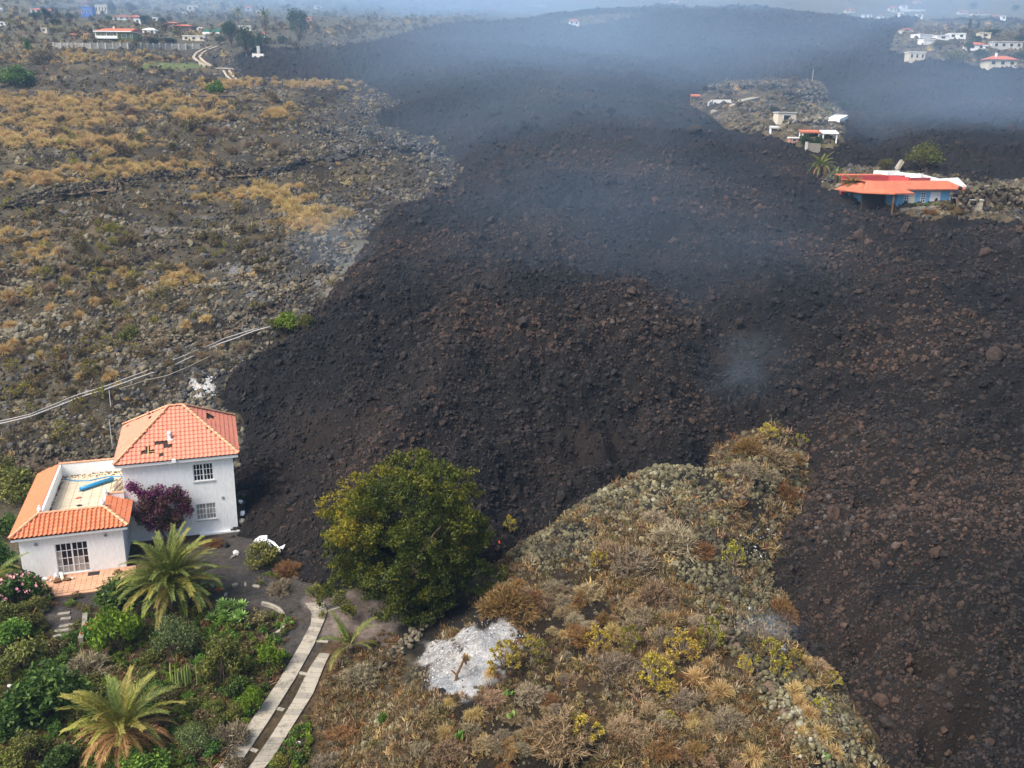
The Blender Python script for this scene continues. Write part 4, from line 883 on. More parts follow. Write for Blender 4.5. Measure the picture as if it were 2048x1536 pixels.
# broken corner of the tower next to the lava
rb = MB()
for _ in range(16):
    a = (13.6 + random.uniform(-.3, .55), TY0 + random.uniform(-.45, .0), random.uniform(-.05, .25)); s_ = random.uniform(.06, .2); rb.box(a[0] - s_, a[0] + s_, a[1] - s_, a[1] + s_ * .6, a[2] - s_, a[2] + s_ * .6)
MB().box(11.2, 14.3, TY0 - .35, TY0 - .004, -.3, .12).build('plinth', M['white'], house)
def hthing(name, mb, mats, label, cat, group=None, **k):
    o = mb.build(name, mats, None, **k); o.location = (HX, HY, 0); o.rotation_euler = (0, 0, HROT); return tag(o, label, cat, group)
for i, (lx, ly, lz, s_, m_) in enumerate([(13.75, TY0 - .2, .14, .2, 'lavarock'), (14.0, TY0 - .15, .14, .26, 'lavarock'), (13.5, TY0 - .18, .14, .14, 'lavarock'), (14.35, TY0 + .5, 1.1, .28, 'white'), (14.3, TY0 + .9, 1.9, .2, 'white'), (14.32, TY0 + .3, .45, .3, 'cream')]):
    x_, y_ = hloc(lx, ly); o = add('broken_chunk', make('broken_chunk', rock_shape(200 + i, IV1, .4), IF1, M[m_]), None, (x_, y_, lz), (i, 1, i * 2), (s_, s_, s_))
    tag(o, ['small dark clinker lump lying on the white plinth, middle one', 'largest dark clinker lump on the white plinth at the corner of the house', 'smallest dark clinker lump on the white plinth', 'broken white wall chunk sticking out at the corner beside the lava', 'upper white wall chunk caught between the house corner and the lava', 'cream rubble chunk at the foot of the house corner by the lava'][i], 'rubble')
# things on the terrace
t = MB(); t.tube([(3.0, 7.4, 3.26), (4.1, 8.2, 3.27), (5.1, 8.9, 3.27)], [.17, .175, .16], 12)
for q in range(8): w = q * .9; t.tube([(2.96 - .02 * q, 7.37, 3.26 + .14 * math.sin(w)), (2.99, 7.42 + .14 * math.cos(w), 3.26 + .18 * math.sin(w + .5))], .012, 4)
hthing('rolled_tarpaulin', t, M['bluetarp'], 'long rolled blue tarpaulin lying diagonally on the roof terrace', 'tarpaulin', smooth_=True)
t = MB(); t.tube([(1.5, 10.3, 3.1), (2.4, 9.6, 3.11), (3.4, 9.4, 3.1), (4.6, 9.9, 3.1), (5.9, 9.6, 3.1)], .055, 6)
hthing('flattened_hose', t, M['bluetarp'], 'thin blue hose along the back wall of the roof terrace', 'hose')
tr = empty('collapsed_trellis', (HX, HY, 0), HROT, 'collapsed dark wooden trellis leaning against the tower on the roof terrace', 'trellis')
for q in range(7): MB().box(5.35 + .13 * q, 5.40 + .13 * q, 4.3, 8.3, 0, .04, f=lambda p: (p[0], p[1], 3.14 + (p[0] - 5.35) * .9 + p[2])).build('slat', M['brownwood'], tr)
for q in range(6): MB().box(5.35, 6.22, 4.5 + .7 * q, 4.56 + .7 * q, .04, .08, f=lambda p: (p[0], p[1], 3.14 + (p[0] - 5.35) * .9 + p[2])).build('crossbar', M['brownwood' if q % 2 else 'palegrey'], tr)
for q, (lx, ly, c_) in enumerate([(3.2, 4.6, 'rubber'), (3.0, 6.1, 'farroof'), (1.45, 3.0, 'rubber'), (1.5, 2.0, 'brownwood')]):
    x_, y_ = hloc(lx, ly); o = add('scrap', make('scrap', rock_shape(220 + q, IV1, .5, .25), IF1, M[c_]), None, (x_, y_, 3.12), (0, 0, q), (.26, .17, .25))
    tag(o, ['dark crumpled scrap in the middle of the roof terrace floor', 'red tile shard under the blue tarpaulin on the roof terrace', 'black scrap against the left parapet of the roof terrace', 'brown scrap in the front left corner of the roof terrace'][q], 'scrap')
# dry leaves drifted along the parapets of the terrace
def hz(lx, ly): return hloc(lx, ly)
L_ = []
for _ in range(260):
    w = random.random()
    if w < .4: q = (1.32 + abs(random.gauss(0, .07)), random.uniform(1.8, 10.9))
    elif w < .8: q = (random.uniform(1.4, 6.2), 10.95 - abs(random.gauss(0, .5)))
    else: q = (random.uniform(5, 6.2), random.uniform(4, 10))
    L_.append((*hz(*q), 3.09))
scatter('leaf_litter', np.array(L_), np.random.default_rng(5).uniform(.04, .11, len(L_)), shapes('crumb', [make('crumb', rock_shape(230 + s, IV1, .5, .4), IF1, M['brownwood' if s else 'twig']) for s in range(2)]), 'brown dry leaves drifted along the edges of the roof terrace', 2)

# patio in front of the door
patio = tag(MB().box(.3, 7.0, -2.75, -.003, -.25, .0).build('patio', M['groutd']), 'terracotta tiled patio in front of the white house', 'patio', kind='structure')
patio.location = (HX, HY, .06); patio.rotation_euler = (0, 0, HROT)
pm = MB().box(.01, .325, .01, .325, 0, .025).mesh('paver', M['terracotta'])
for i in range(20):
    for j in range(8): add('paver', pm, patio, (.3 + .335 * i, -2.72 + .337 * j, .001 + random.uniform(0, .01)))
MB().box(.25, 5.2, -3.05, -2.755, -.4, -.02).build('kerb', M['terracotta'], patio)
for i in range(8): MB().box(.27 + .615 * i, .875 + .615 * i, -3.06, -2.77, -.018, .03).build('edging_slab', M['terracotta'], patio)
# pile of thrown out household things on the patio
JUNK = [((1.35, -.55, .2), 'plastic', (.20, .15, .13), 'white plastic tub on the patio, left of the junk heap'), ((1.0, -.35, .15), 'rubber', (.25, .2, .1), 'black bin bag against the house wall at the left end of the patio'), ((2.05, -.45, .28), 'plastic', (.24, .2, .22), 'crumpled white sack on top of the patio junk heap'),
        ((2.35, -.3, .25), 'plastic', (.2, .2, .18), 'round white bundle leaning on the garden door'), ((2.45, -.75, .2), 'cream', (.3, .18, .12), 'torn cream cardboard box in the patio junk heap'), ((2.75, -1.0, .16), 'brownwood', (.34, .25, .14), 'brown broken drawer in front of the garden door'),
        ((2.2, -1.05, .18), 'brownwood', (.28, .3, .15), 'dark brown crate at the front of the patio junk heap'), ((3.05, -.85, .14), 'palegrey', (.16, .14, .1), 'small grey bowl at the right end of the patio junk heap'), ((1.75, -.8, .14), 'plastic', (.14, .1, .08), 'small white bottle lying before the junk heap'), ((.75, -.6, .2), 'brownwood', (.28, .35, .25), 'brown wicker basket at the left corner of the patio')]
for i, (p, m_, s_, lab) in enumerate(JUNK):
    x_, y_ = hloc(p[0], p[1]); V = rock_shape(240 + i, IV, .22, 1.0); o = add(['tub', 'bin_bag', 'sack', 'bundle', 'cardboard_box', 'drawer', 'crate', 'bowl', 'bottle', 'basket'][i], make('junk', V, IF, M[m_]), None, (x_, y_, p[2]), (0, 0, i * 1.3), s_); tag(o, lab, 'household junk', 'junk thrown out on the patio')
mat_ = MB().box(4.0, 4.7, -.75, -.25, .09, .12); hthing('door_mat', mat_, M['rubber'], 'dark mat lying on the patio by the garden door', 'mat')

LANDMARKS = [(60, 210, 'below the wide green bush at the left border'), (170, 240, 'in the upper left grass'), (300, 205, 'left of the ruined hut'), (420, 230, 'below the ruined hut'), (540, 240, 'on the ridge right of the ruined hut'), (690, 190, 'on the spur between the lava lobes'), (60, 300, 'above the ridge wall near the left border'), (200, 320, 'just above the ridge wall'), (330, 320, 'above the right half of the ridge wall'),
   (480, 330, 'on the burnt ground above the ridge wall'), (640, 320, 'on the burnt terraces'), (780, 360, 'on the burnt tip beside the lava'), (60, 420, 'below the ridge wall at the left border'), (200, 440, 'below the ridge wall'), (350, 430, 'in the hollow under the ridge wall'), (500, 440, 'on the bank left of the dense golden clump'), (690, 430, 'right of the dense golden clump'), (60, 520, 'above the terraces at the left border'), (200, 520, 'above the row of golden tufts'),
   (340, 520, 'above the three golden tufts'), (500, 530, 'left of the smoking grey slope'), (640, 520, 'on the smoking grey slope'), (60, 620, 'on the left border terraces'), (200, 620, 'among the small golden tufts'), (320, 640, 'left of the curved wall'), (450, 620, 'above the curved stone wall'), (60, 720, 'near the heap like wall'), (200, 720, 'above the water pipes'), (330, 720, 'just above the pipes under the curved wall'), (450, 730, 'between pipes and lava'), (100, 820, 'below the pipes at the left'), (220, 850, 'behind the tower roof'), (350, 790, 'between pipes and the white ash'),
   (300, 120, 'below the long pale wall'), (120, 120, 'left of the long pale wall'), (600, 165, 'by the end of the dirt track')]
LM_LAVA = [(560, 860, 'on the lava right behind the tower'), (560, 1000, 'on the slope beside the white house'), (650, 720, 'above the big tree near the pipe end'), (760, 860, 'directly above the big tree'), (900, 700, 'up the slope from the big tree'), (1000, 900, 'right of the big tree crown'), (820, 540, 'near the smoking grey slope'), (960, 420, 'beside the burnt tip'), (1100, 600, 'in the middle of the flow'), (1150, 800, 'above the stony face of the knoll'), (1250, 450, 'in the upper middle of the flow'), (1350, 700, 'left of the dark channel'), (1500, 600, 'around the dark channel'),
   (1400, 820, 'just above the knoll tip'), (1600, 800, 'right above the knoll tip'), (1700, 950, 'right of the knoll tip'), (1900, 850, 'on the right hand slope'), (1750, 650, 'below the blue house'), (1600, 480, 'left below the blue house'), (1950, 550, 'right below the blue house'), (1850, 1100, 'on the lower right flow'), (1700, 1200, 'beside the eastern rim of the knoll'), (1950, 1300, 'above the dark hollows'), (1850, 1430, 'among the dark hollows'), (1450, 380, 'below the terraced island'), (1150, 320, 'in the thin smoke')]
LM_KNOLL = [(1000, 1480, 'left of the largest dome shrub'), (1230, 1470, 'right of the largest dome shrub'), (1400, 1490, 'left of the lowest golden tuft'), (1100, 1400, 'above the largest dome shrub'), (1250, 1390, 'under the bright yellow spurge'), (1060, 1320, 'beside the flat topped spurge'), (1180, 1240, 'above the yellow spurges'), (1330, 1270, 'below the dark hollow'), (1450, 1400, 'around the golden tuft pair'), (1120, 1200, 'beside the rust dome'), (1600, 1440, 'on the eastern rim'), (1500, 1300, 'by the smoking hollow'), (1250, 1200, 'in the upper thicket'), (950, 1440, 'below the ash patch')]
LM_ISLE = [(1430, 235, 'at the left tip of the terraced island'), (1500, 225, 'under the white ramp'), (1545, 240, 'left of the cream shed'), (1600, 212, 'on the top terrace of the island'), (1640, 235, 'right of the cream shed'), (1600, 262, 'below the cream shed'), (1500, 255, 'on the lowest terrace of the island')]
LM_BLUE = [(1990, 395, 'under the tall stone wall right of the blue house'), (1940, 395, 'behind the pale concrete cube'), (1920, 430, 'below the pale concrete cube'), (1850, 425, 'in front of the blue facade'), (1805, 430, 'in front of the porch of the blue house')]
LM_GARD = [(60, 1300, 'below the oleander'), (60, 1420, 'beside the tree like shrub'), (60, 1510, 'in the lower left corner'), (180, 1400, 'left of the dying palm'), (300, 1400, 'behind the dying palm'), (350, 1480, 'right of the dying palm'), (460, 1480, 'by the bottom of the track'), (200, 1300, 'near the garden stair'), (420, 1400, 'under the cactus')]
def whereabouts(u, v, marks): return min(marks, key=lambda m: (m[0] - u) ** 2 + 1.5 * (m[1] - v) ** 2)[2]
def sized(w, lo, hi): return 'small' if w < lo + (hi - lo) * .33 else 'large' if w > lo + (hi - lo) * .7 else 'middling'
# ------------------------------------------------------------------ boulders on the lava
BIG = [(1775, 1452, 46, 'very large dark boulder at the foot of the knoll, bottom right'), (1762, 1405, 28, 'dark boulder just above the very large one at the foot of the knoll'), (1122, 996, 30, 'smooth reddish boulder at the lava edge beside the stony knoll'), (1692, 1062, 24, 'rounded red brown boulder on the right hand lava, below the knoll tip'),
       (1140, 968, 14, 'small upright red brown block near the smooth reddish boulder'), (1895, 748, 22, 'pale brown angular block alone on the right hand lava slope'), (1050, 650, 30, 'rounded brown boulder in the middle of the lava field'), (1790, 1095, 20, 'brown boulder on the lava to the right of the red brown boulder'),
       (1850, 1020, 18, 'grey brown boulder among rubble right of the knoll'), (1985, 715, 34, 'wide reddish block near the right edge of the lava field'), (1480, 655, 34, 'dark rust brown mound of clinker in the lava channel'), (2010, 1190, 26, 'brown boulder by the right border, half way down'), (1640, 1000, 14, 'grey boulder just off the eastern rim of the knoll'),
       (740, 800, 24, 'brown clinker block on the lava slope behind the house'), (800, 740, 20, 'square brown clinker block above the big tree'), (850, 690, 18, 'reddish clinker block between the burnt hillside and the lava centre'), (1010, 880, 22, 'brown block on the lava above the big tree crown, to its right')]
lrm = [o.data for o in lavashape.objects]
Pq = ats(np.array([b[0] for b in BIG], float), np.array([b[1] for b in BIG], float))
for i, ((u, v, w, lab), p) in enumerate(zip(BIG, Pq)):
    s = w * .5 * mpp(p); o = add('lava_boulder', lrm[i % 8], None, (p[0], p[1], p[2] + s * .3), (i, i * 2.1, i * 1.7), (s * 1.1, s, s * .9)); tag(o, lab, 'boulder')
rb_ = np.random.default_rng(77); ids = pick((GD > 2) & VIS & (GY < 230), 260, seed=78); x, y, rr = spots(ids, 1, 79); z = lava_top(x, y); px = lognorm(260, 13.5, .3, 9, 28, 80)
for i in range(260):
    s = px[i] * .5 * math.hypot(rr[i], CAMZ) / FPX; o = add('lava_boulder', lrm[i % 8], None, (x[i], y[i], z[i] + s * .25), tuple(rb_.uniform(0, 6, 3)), (s * 1.1, s, s * .9))
    uu, vv = project(x[i:i + 1], y[i:i + 1], z[i:i + 1]); tag(o, sized(px[i], 9, 22) + ' dark clinker boulder ' + whereabouts(uu[0], vv[0], LM_LAVA), 'boulder', 'clinker boulders on the lava flow')

# ------------------------------------------------------------------ shrubs, one by one
def plant(name, mesh, u, v, w, label, cat, group=None, hs=1.0, rz=None, sink=.03, p=None):
    p = at(u, v) if p is None else p; s = w * mpp(p); o = add(name, mesh, None, (p[0], p[1], p[2] - sink * s), (0, 0, random.uniform(0, 6.28) if rz is None else rz), (s, s, s * hs)); return tag(o, label, cat, group)
def series(name, meshes, lst, label, cat, group, marks=None):
    for i, (u, v, w) in enumerate(lst): plant(name, meshes[i % len(meshes)], u, v, w, (sized(w, 18, 44) + ' ' + label + ' ' + whereabouts(u, v, marks)) if marks else label, cat, group, random.uniform(.85, 1.2))
# golden tufts on the hillside: the ones that stand out, then the rest
series('grass_tuft', G_TUFT, [(283, 585, 34), (342, 578, 40), (374, 552, 36), (362, 538, 26), (190, 606, 30), (160, 636, 32), (132, 655, 28), (372, 654, 32), (412, 641, 34), (330, 620, 24), (20, 600, 44), (55, 590, 30), (118, 700, 26), (80, 712, 26), (440, 694, 18), (10, 706, 44), (28, 690, 30), (80, 680, 22), (310, 580, 24), (225, 575, 24), (140, 590, 22), (72, 655, 20)],
       'bright golden grass tuft', 'grass tuft', 'golden grass tufts behind the house', LANDMARKS)
cl = [(600, 455), (615, 440), (632, 450), (648, 440), (628, 430), (598, 425), (655, 458), (642, 465), (585, 410), (570, 395), (545, 385), (520, 378), (610, 400), (590, 440), (575, 425), (560, 410)]
series('grass_tuft', G_TUFT, [(u, v, random.uniform(34, 50)) for u, v in cl], 'golden dry grass tuft in the dense clump on the bank', 'grass tuft', 'dense golden clump on the bank')
TRK = 1
def rand_px(zone, n, seed, sz):
    r = np.random.default_rng(seed); out = []
    for _ in range(n * 6):
        a, b, ra, rb = zone[r.integers(len(zone))]; u, v = r.normal(a, ra * .5), r.normal(b, rb * .5)
        out.append((u, v, r.uniform(*sz)))
        if len(out) >= n: break
    return out
def scatter_things(name, meshes, zone, n, seed, sz, label, cat, group, test=lambda x, y: True, hs=(.8, 1.2), marks=None):
    L = rand_px(zone, n, seed, sz); P = ats(np.array([l[0] for l in L]), np.array([l[1] for l in L])); D = lava_d(P[:, 0], P[:, 1]); k = 0
    for (u, v, w), p, d in zip(L, P, D):
        if d > -.4 or not (-60 < u < 2110) or not test(p[0], p[1]) or sdf(p[0:1], p[1:2], PAD)[0] > -1: continue
        if TRK is not None and sdf(np.array([u]), np.array([v]), TRACKPX)[0] > -8: continue
        plant(name, meshes[k % len(meshes)], u, v, w, sized(w, *sz) + ' ' + label + ' ' + whereabouts(u, v, marks) if marks else label, cat, group, random.uniform(*hs), p=p); k += 1
scatter_things('grass_tuft', G_TUFT, [(60, 205, 80, 12), (150, 215, 120, 16), (60, 245, 90, 18), (170, 240, 70, 14), (300, 200, 120, 14), (40, 280, 60, 14), (180, 285, 60, 14), (220, 290, 60, 12), (230, 345, 60, 12), (300, 340, 120, 14), (100, 360, 60, 12), (500, 390, 60, 14), (400, 235, 40, 12), (560, 230, 30, 8), (690, 430, 20, 6), (190, 350, 40, 14)],
               120, 201, (20, 40), 'golden grass tuft', 'grass tuft', 'golden tufts on the upper hillside', marks=LANDMARKS)
scatter_things('grass_tuft', G_TUFT, [(130, 115, 120, 8), (270, 120, 60, 5), (600, 168, 80, 5), (700, 175, 60, 4), (345, 165, 40, 5), (480, 170, 60, 6), (760, 185, 40, 6)], 30, 203, (12, 24), 'pale grass tuft far up the hillside', 'grass tuft', 'far golden tufts near the track', marks=LANDMARKS)
scatter_things('grass_tuft', G_TUFT, [(30, 480, 50, 24), (60, 520, 60, 30), (250, 560, 120, 30), (60, 640, 60, 40), (150, 760, 100, 30)], 30, 204, (22, 36), 'faded golden grass tuft', 'grass tuft', 'golden tufts at the left border', marks=LANDMARKS)
series('spurge', G_EUPHG, [(180, 745, 40), (200, 800, 34), (160, 825, 36), (120, 860, 34), (50, 790, 34), (20, 800, 36), (60, 590, 26), (90, 560, 40), (200, 570, 44), (265, 560, 30), (130, 575, 30), (215, 695, 30), (320, 545, 34), (110, 720, 30), (30, 745, 32), (235, 620, 26), (300, 600, 22), (60, 830, 36), (230, 470, 22), (90, 500, 30), (170, 690, 26), (260, 645, 22), (270, 700, 18), (120, 880, 36), (150, 870, 30), (310, 650, 22)],
       'yellow green spurge', 'shrub', 'yellow green spurges above the house', LANDMARKS)
scatter_things('shrub', G_YG, [(80, 300, 120, 30), (200, 330, 100, 20), (230, 460, 30, 10), (60, 420, 60, 16), (430, 500, 60, 30), (180, 500, 120, 30)], 46, 205, (14, 28), 'olive yellow bush', 'shrub', 'olive yellow bushes on the hillside', marks=LANDMARKS)
scatter_things('shrub', G_SCRUB, [(200, 480, 220, 80), (300, 600, 260, 80), (150, 750, 160, 60), (450, 480, 120, 60), (300, 300, 240, 60)], 110, 206, (18, 42), 'brown olive bush', 'shrub', 'brown bushes on the hillside', marks=LANDMARKS)
scatter_things('dry_shrub', G_TWIG + G_GREY, [(200, 700, 200, 80), (300, 250, 220, 40), (480, 330, 140, 50), (400, 700, 80, 40), (150, 560, 140, 60)], 70, 207, (16, 34), 'leafless grey brown shrub', 'shrub', 'leafless shrubs on the hillside', marks=LANDMARKS)
plant('shrub', G_LIME[1], 572, 662, 64, 'green bush at the end of the pipes beside the lava edge', 'shrub', hs=.8); plant('shrub', G_OLIVE[1], 612, 660, 46, 'scorched olive bush right of the green bush at the pipe end', 'shrub'); plant('shrub', G_OLIVE[2], 545, 655, 26, 'small olive bush on top of the pipes near their far end', 'shrub')
plant('shrub', G_OLIVE[0], 262, 680, 56, 'dark olive bush on the terrace between golden tufts', 'shrub', hs=.7)
plant('shrub', G_GREEN[0], 432, 192, 42, 'bright green bush beside the ruined hut', 'shrub'); plant('shrub', G_GREEN[1], 32, 172, 90, 'wide green bush at the left border below the village', 'shrub', hs=.6); plant('shrub', G_GREEN[2], 57, 105, 18, 'slim green cypress like bush on the left hillside', 'shrub', hs=2.0)
plant('shrub', G_SCRUB[1], 540, 208, 34, 'brown olive bush on the ridge right of the ruined hut', 'shrub', hs=1.3); plant('dry_shrub', G_GREY[1], 90, 128, 60, 'wide grey leafless shrub under the long pale wall', 'shrub')
# the knoll
for i, (u, v, w, g, lab, hs) in enumerate([(1015, 1225, 112, G_RUST, 'large rust tan dome shrub right of the big tree', 1.05), (1125, 1492, 140, G_TWIG, 'largest pale tan dome shrub at the bottom of the knoll', .95), (1262, 1140, 105, G_GREY, 'grey leafless shrub in the middle of the upper knoll', .9),
        (1345, 1095, 112, G_GREY, 'wide lilac grey leafless shrub near the stony crest', .8), (1225, 1120, 84, G_TWIG, 'tan leafless shrub left of the grey shrub on the upper knoll', .9), (1310, 1045, 70, G_GREY, 'pale grey shrub highest up on the stony face', .7), (1405, 1110, 56, G_RUST, 'small reddish shrub right of the lilac grey one', .9),
        (1310, 1205, 78, G_TWIG, 'brown topped shrub over a dark hollow on the knoll', 1.1), (1230, 1345, 92, G_GREY, 'grey leafless shrub below the yellow spurges', .8), (1365, 1405, 64, G_GREY, 'small dark grey shrub left of the golden tufts', .8), (1460, 1450, 76, G_GREY, 'grey brown shrub above the golden tuft at the bottom right of the knoll', .8),
        (1165, 1280, 66, G_RUST, 'rust brown shrub left of the yellow spurge', .8), (1560, 1235, 76, G_RUST, 'rust shrub standing over the smoking ash', 1.0), (1640, 1345, 60, G_TWIG, 'tan shrub at the rim above the embers', .8), (1545, 925, 84, G_TWIG, 'tan shrub on the tip of the knoll', .8), (1495, 905, 66, G_RUST, 'reddish shrub on the left of the knoll tip', .9),
        (1570, 1000, 52, G_RUST, 'rust shrub over a hole at the right rim of the knoll tip', 1.3), (1490, 950, 62, G_GREY, 'grey shrub in the middle of the knoll tip', .8), (1540, 960, 50, G_GREY, 'small grey shrub right of the middle of the knoll tip', .8), (1590, 925, 44, G_RUST, 'small reddish shrub at the outer edge of the knoll tip', .9),
        (1110, 1180, 60, G_GREY, 'grey dry shrub between the rust dome and the yellow spurge', .6), (1180, 1190, 70, G_TWIG, 'sprawling tan shrub left of the dark hollow', .6), (1280, 1290, 60, G_TWIG, 'brown shrub behind the tall spurge', .7), (1060, 1395, 70, G_GREY, 'grey shrub right of the ash patch', .7), (985, 1400, 60, G_TWIG, 'brown shrub at the lower corner of the ash patch', .6),
        (1250, 1460, 80, G_TWIG, 'brown shrub right of the largest dome', .6), (1330, 1500, 80, G_RUST, 'rust weed mound at the bottom edge of the knoll', .5), (900, 1500, 80, G_TWIG, 'brown weed mound below the cactus pads', .5), (1010, 1500, 70, G_RUST, 'rust weed mound left of the largest dome', .5)]):
    plant('dry_shrub', g[i % len(g)], u, v, w, lab, 'shrub', None, hs)
for i, (u, v, w, g, lab, hs) in enumerate([(1418, 1300, 50, G_EUPHG, 'tall single stemmed yellow green spurge at the knoll wall', 1.7), (1308, 1365, 66, G_EUPH, 'bright yellow spurge in the middle of the knoll', 1.0), (1195, 1292, 50, G_EUPH, 'yellow spurge above the brown thicket', 1.0), (1256, 1300, 44, G_EUPHG, 'tall greenish spurge with bare stems', 1.5), (1008, 1335, 60, G_EUPH, 'flat topped yellow spurge on bare stems beside the ash', 1.0),
        (1078, 1325, 34, G_EUPHG, 'narrow yellow green spurge right of the flat topped one', 1.6), (1198, 1130, 38, G_EUPH, 'small yellow spurge on the upper knoll by the stones', 1.0), (1466, 1130, 42, G_EUPHG, 'yellow green spurge at the eastern stone heap', 1.4), (1542, 1335, 64, G_EUPHG, 'pale spurge by the smoking hollow', 1.0), (1170, 1475, 60, G_EUPH, 'yellow spurge growing out of the largest dome', .9),
        (1365, 1310, 70, G_EUPH, 'broad yellow spurge right of the greenish one', .8), (1488, 1345, 28, G_EUPH, 'small yellow spurge on the wall near the embers', 1.6), (1590, 1322, 26, G_EUPH, 'small orange yellow spurge between pale spurge and embers', 1.2), (1335, 1385, 44, G_EUPH, 'low yellow spurge under the bright one', .8), (1060, 1290, 26, G_EUPH, 'small yellow spurge above the narrow one', 1.0),
        (1020, 1060, 26, G_EUPH, 'little yellow spurge on the lava edge right of the tree', 1.4), (1340, 1440, 24, G_EUPH, 'tiny yellow spurge below the thicket', 1.0), (1560, 1350, 34, G_EUPH, 'yellow spurge just left of the embers', 1.1), (1660, 1370, 40, G_EUPHG, 'yellow green spurge past the embers on the rim', 1.0), (1535, 870, 36, G_EUPH, 'yellow spurge at the very tip of the knoll', .8), (1600, 890, 30, G_EUPHG, 'yellow green spurge on the right of the knoll tip', .9), (1440, 1230, 30, G_YG, 'yellowish bush at the upper end of the smoking ash', .9),
        (1640, 1420, 36, G_EUPHG, 'yellow green spurge among the orange tufts of the lower rim', .9), (1150, 1440, 20, G_EUPHG, 'green tipped spurge at the top of the largest dome', 1.2)]):
    plant('spurge', g[i % len(g)], u, v + 3, w * 1.25, lab, 'shrub', None, hs)
for i, (u, v, w, lab) in enumerate([(1440, 1385, 56, 'round golden grass tuft, the brightest of the pair on the knoll'), (1392, 1360, 60, 'golden grass tuft left of the brightest one'), (1505, 1515, 60, 'golden grass tuft at the bottom right of the knoll'), (1588, 1385, 48, 'golden tuft directly below the embers'), (1618, 1430, 46, 'orange tuft on the rim, second below the embers'), (1645, 1468, 46, 'orange tuft on the rim, third below the embers'),
        (1668, 1505, 40, 'orange tuft lowest on the rim'), (1225, 1265, 46, 'golden tuft between two spurges on the knoll'), (1330, 1325, 40, 'golden tuft behind the broad spurge'), (1345, 1240, 44, 'golden tuft below the dark hollow'), (1385, 1300, 36, 'golden tuft left of the tall single stemmed spurge'), (1390, 1455, 40, 'orange tuft beside the grey brown shrub'), (1060, 1235, 34, 'tan tuft between the rust dome and the ash'), (790, 1500, 34, 'orange tuft on the bank at the bottom of the picture'), (1575, 1000, 34, 'rust tuft hanging at the right of the knoll tip')]):
    plant('grass_tuft', G_TUFT[i % 5], u, v + 3, w * 1.15, lab, 'grass tuft')
scatter_things('dry_shrub', G_TWIG + G_RUST + G_GREY, [(1150, 1400, 180, 90), (1250, 1250, 180, 60), (1400, 1480, 160, 60), (1000, 1480, 120, 50), (1120, 1220, 100, 40)], 90, 208, (24, 52), 'dry leafless shrub', 'shrub', 'dry shrubs of the knoll thicket', hs=(.55, .95), marks=LM_KNOLL)
scatter_things('grass_tuft', G_TUFT, [(1230, 1280, 180, 80), (1420, 1420, 120, 80), (1000, 1440, 120, 60), (1600, 1420, 50, 90)], 28, 209, (26, 44), 'dull golden grass tuft', 'grass tuft', 'small tufts of the knoll', marks=LM_KNOLL)

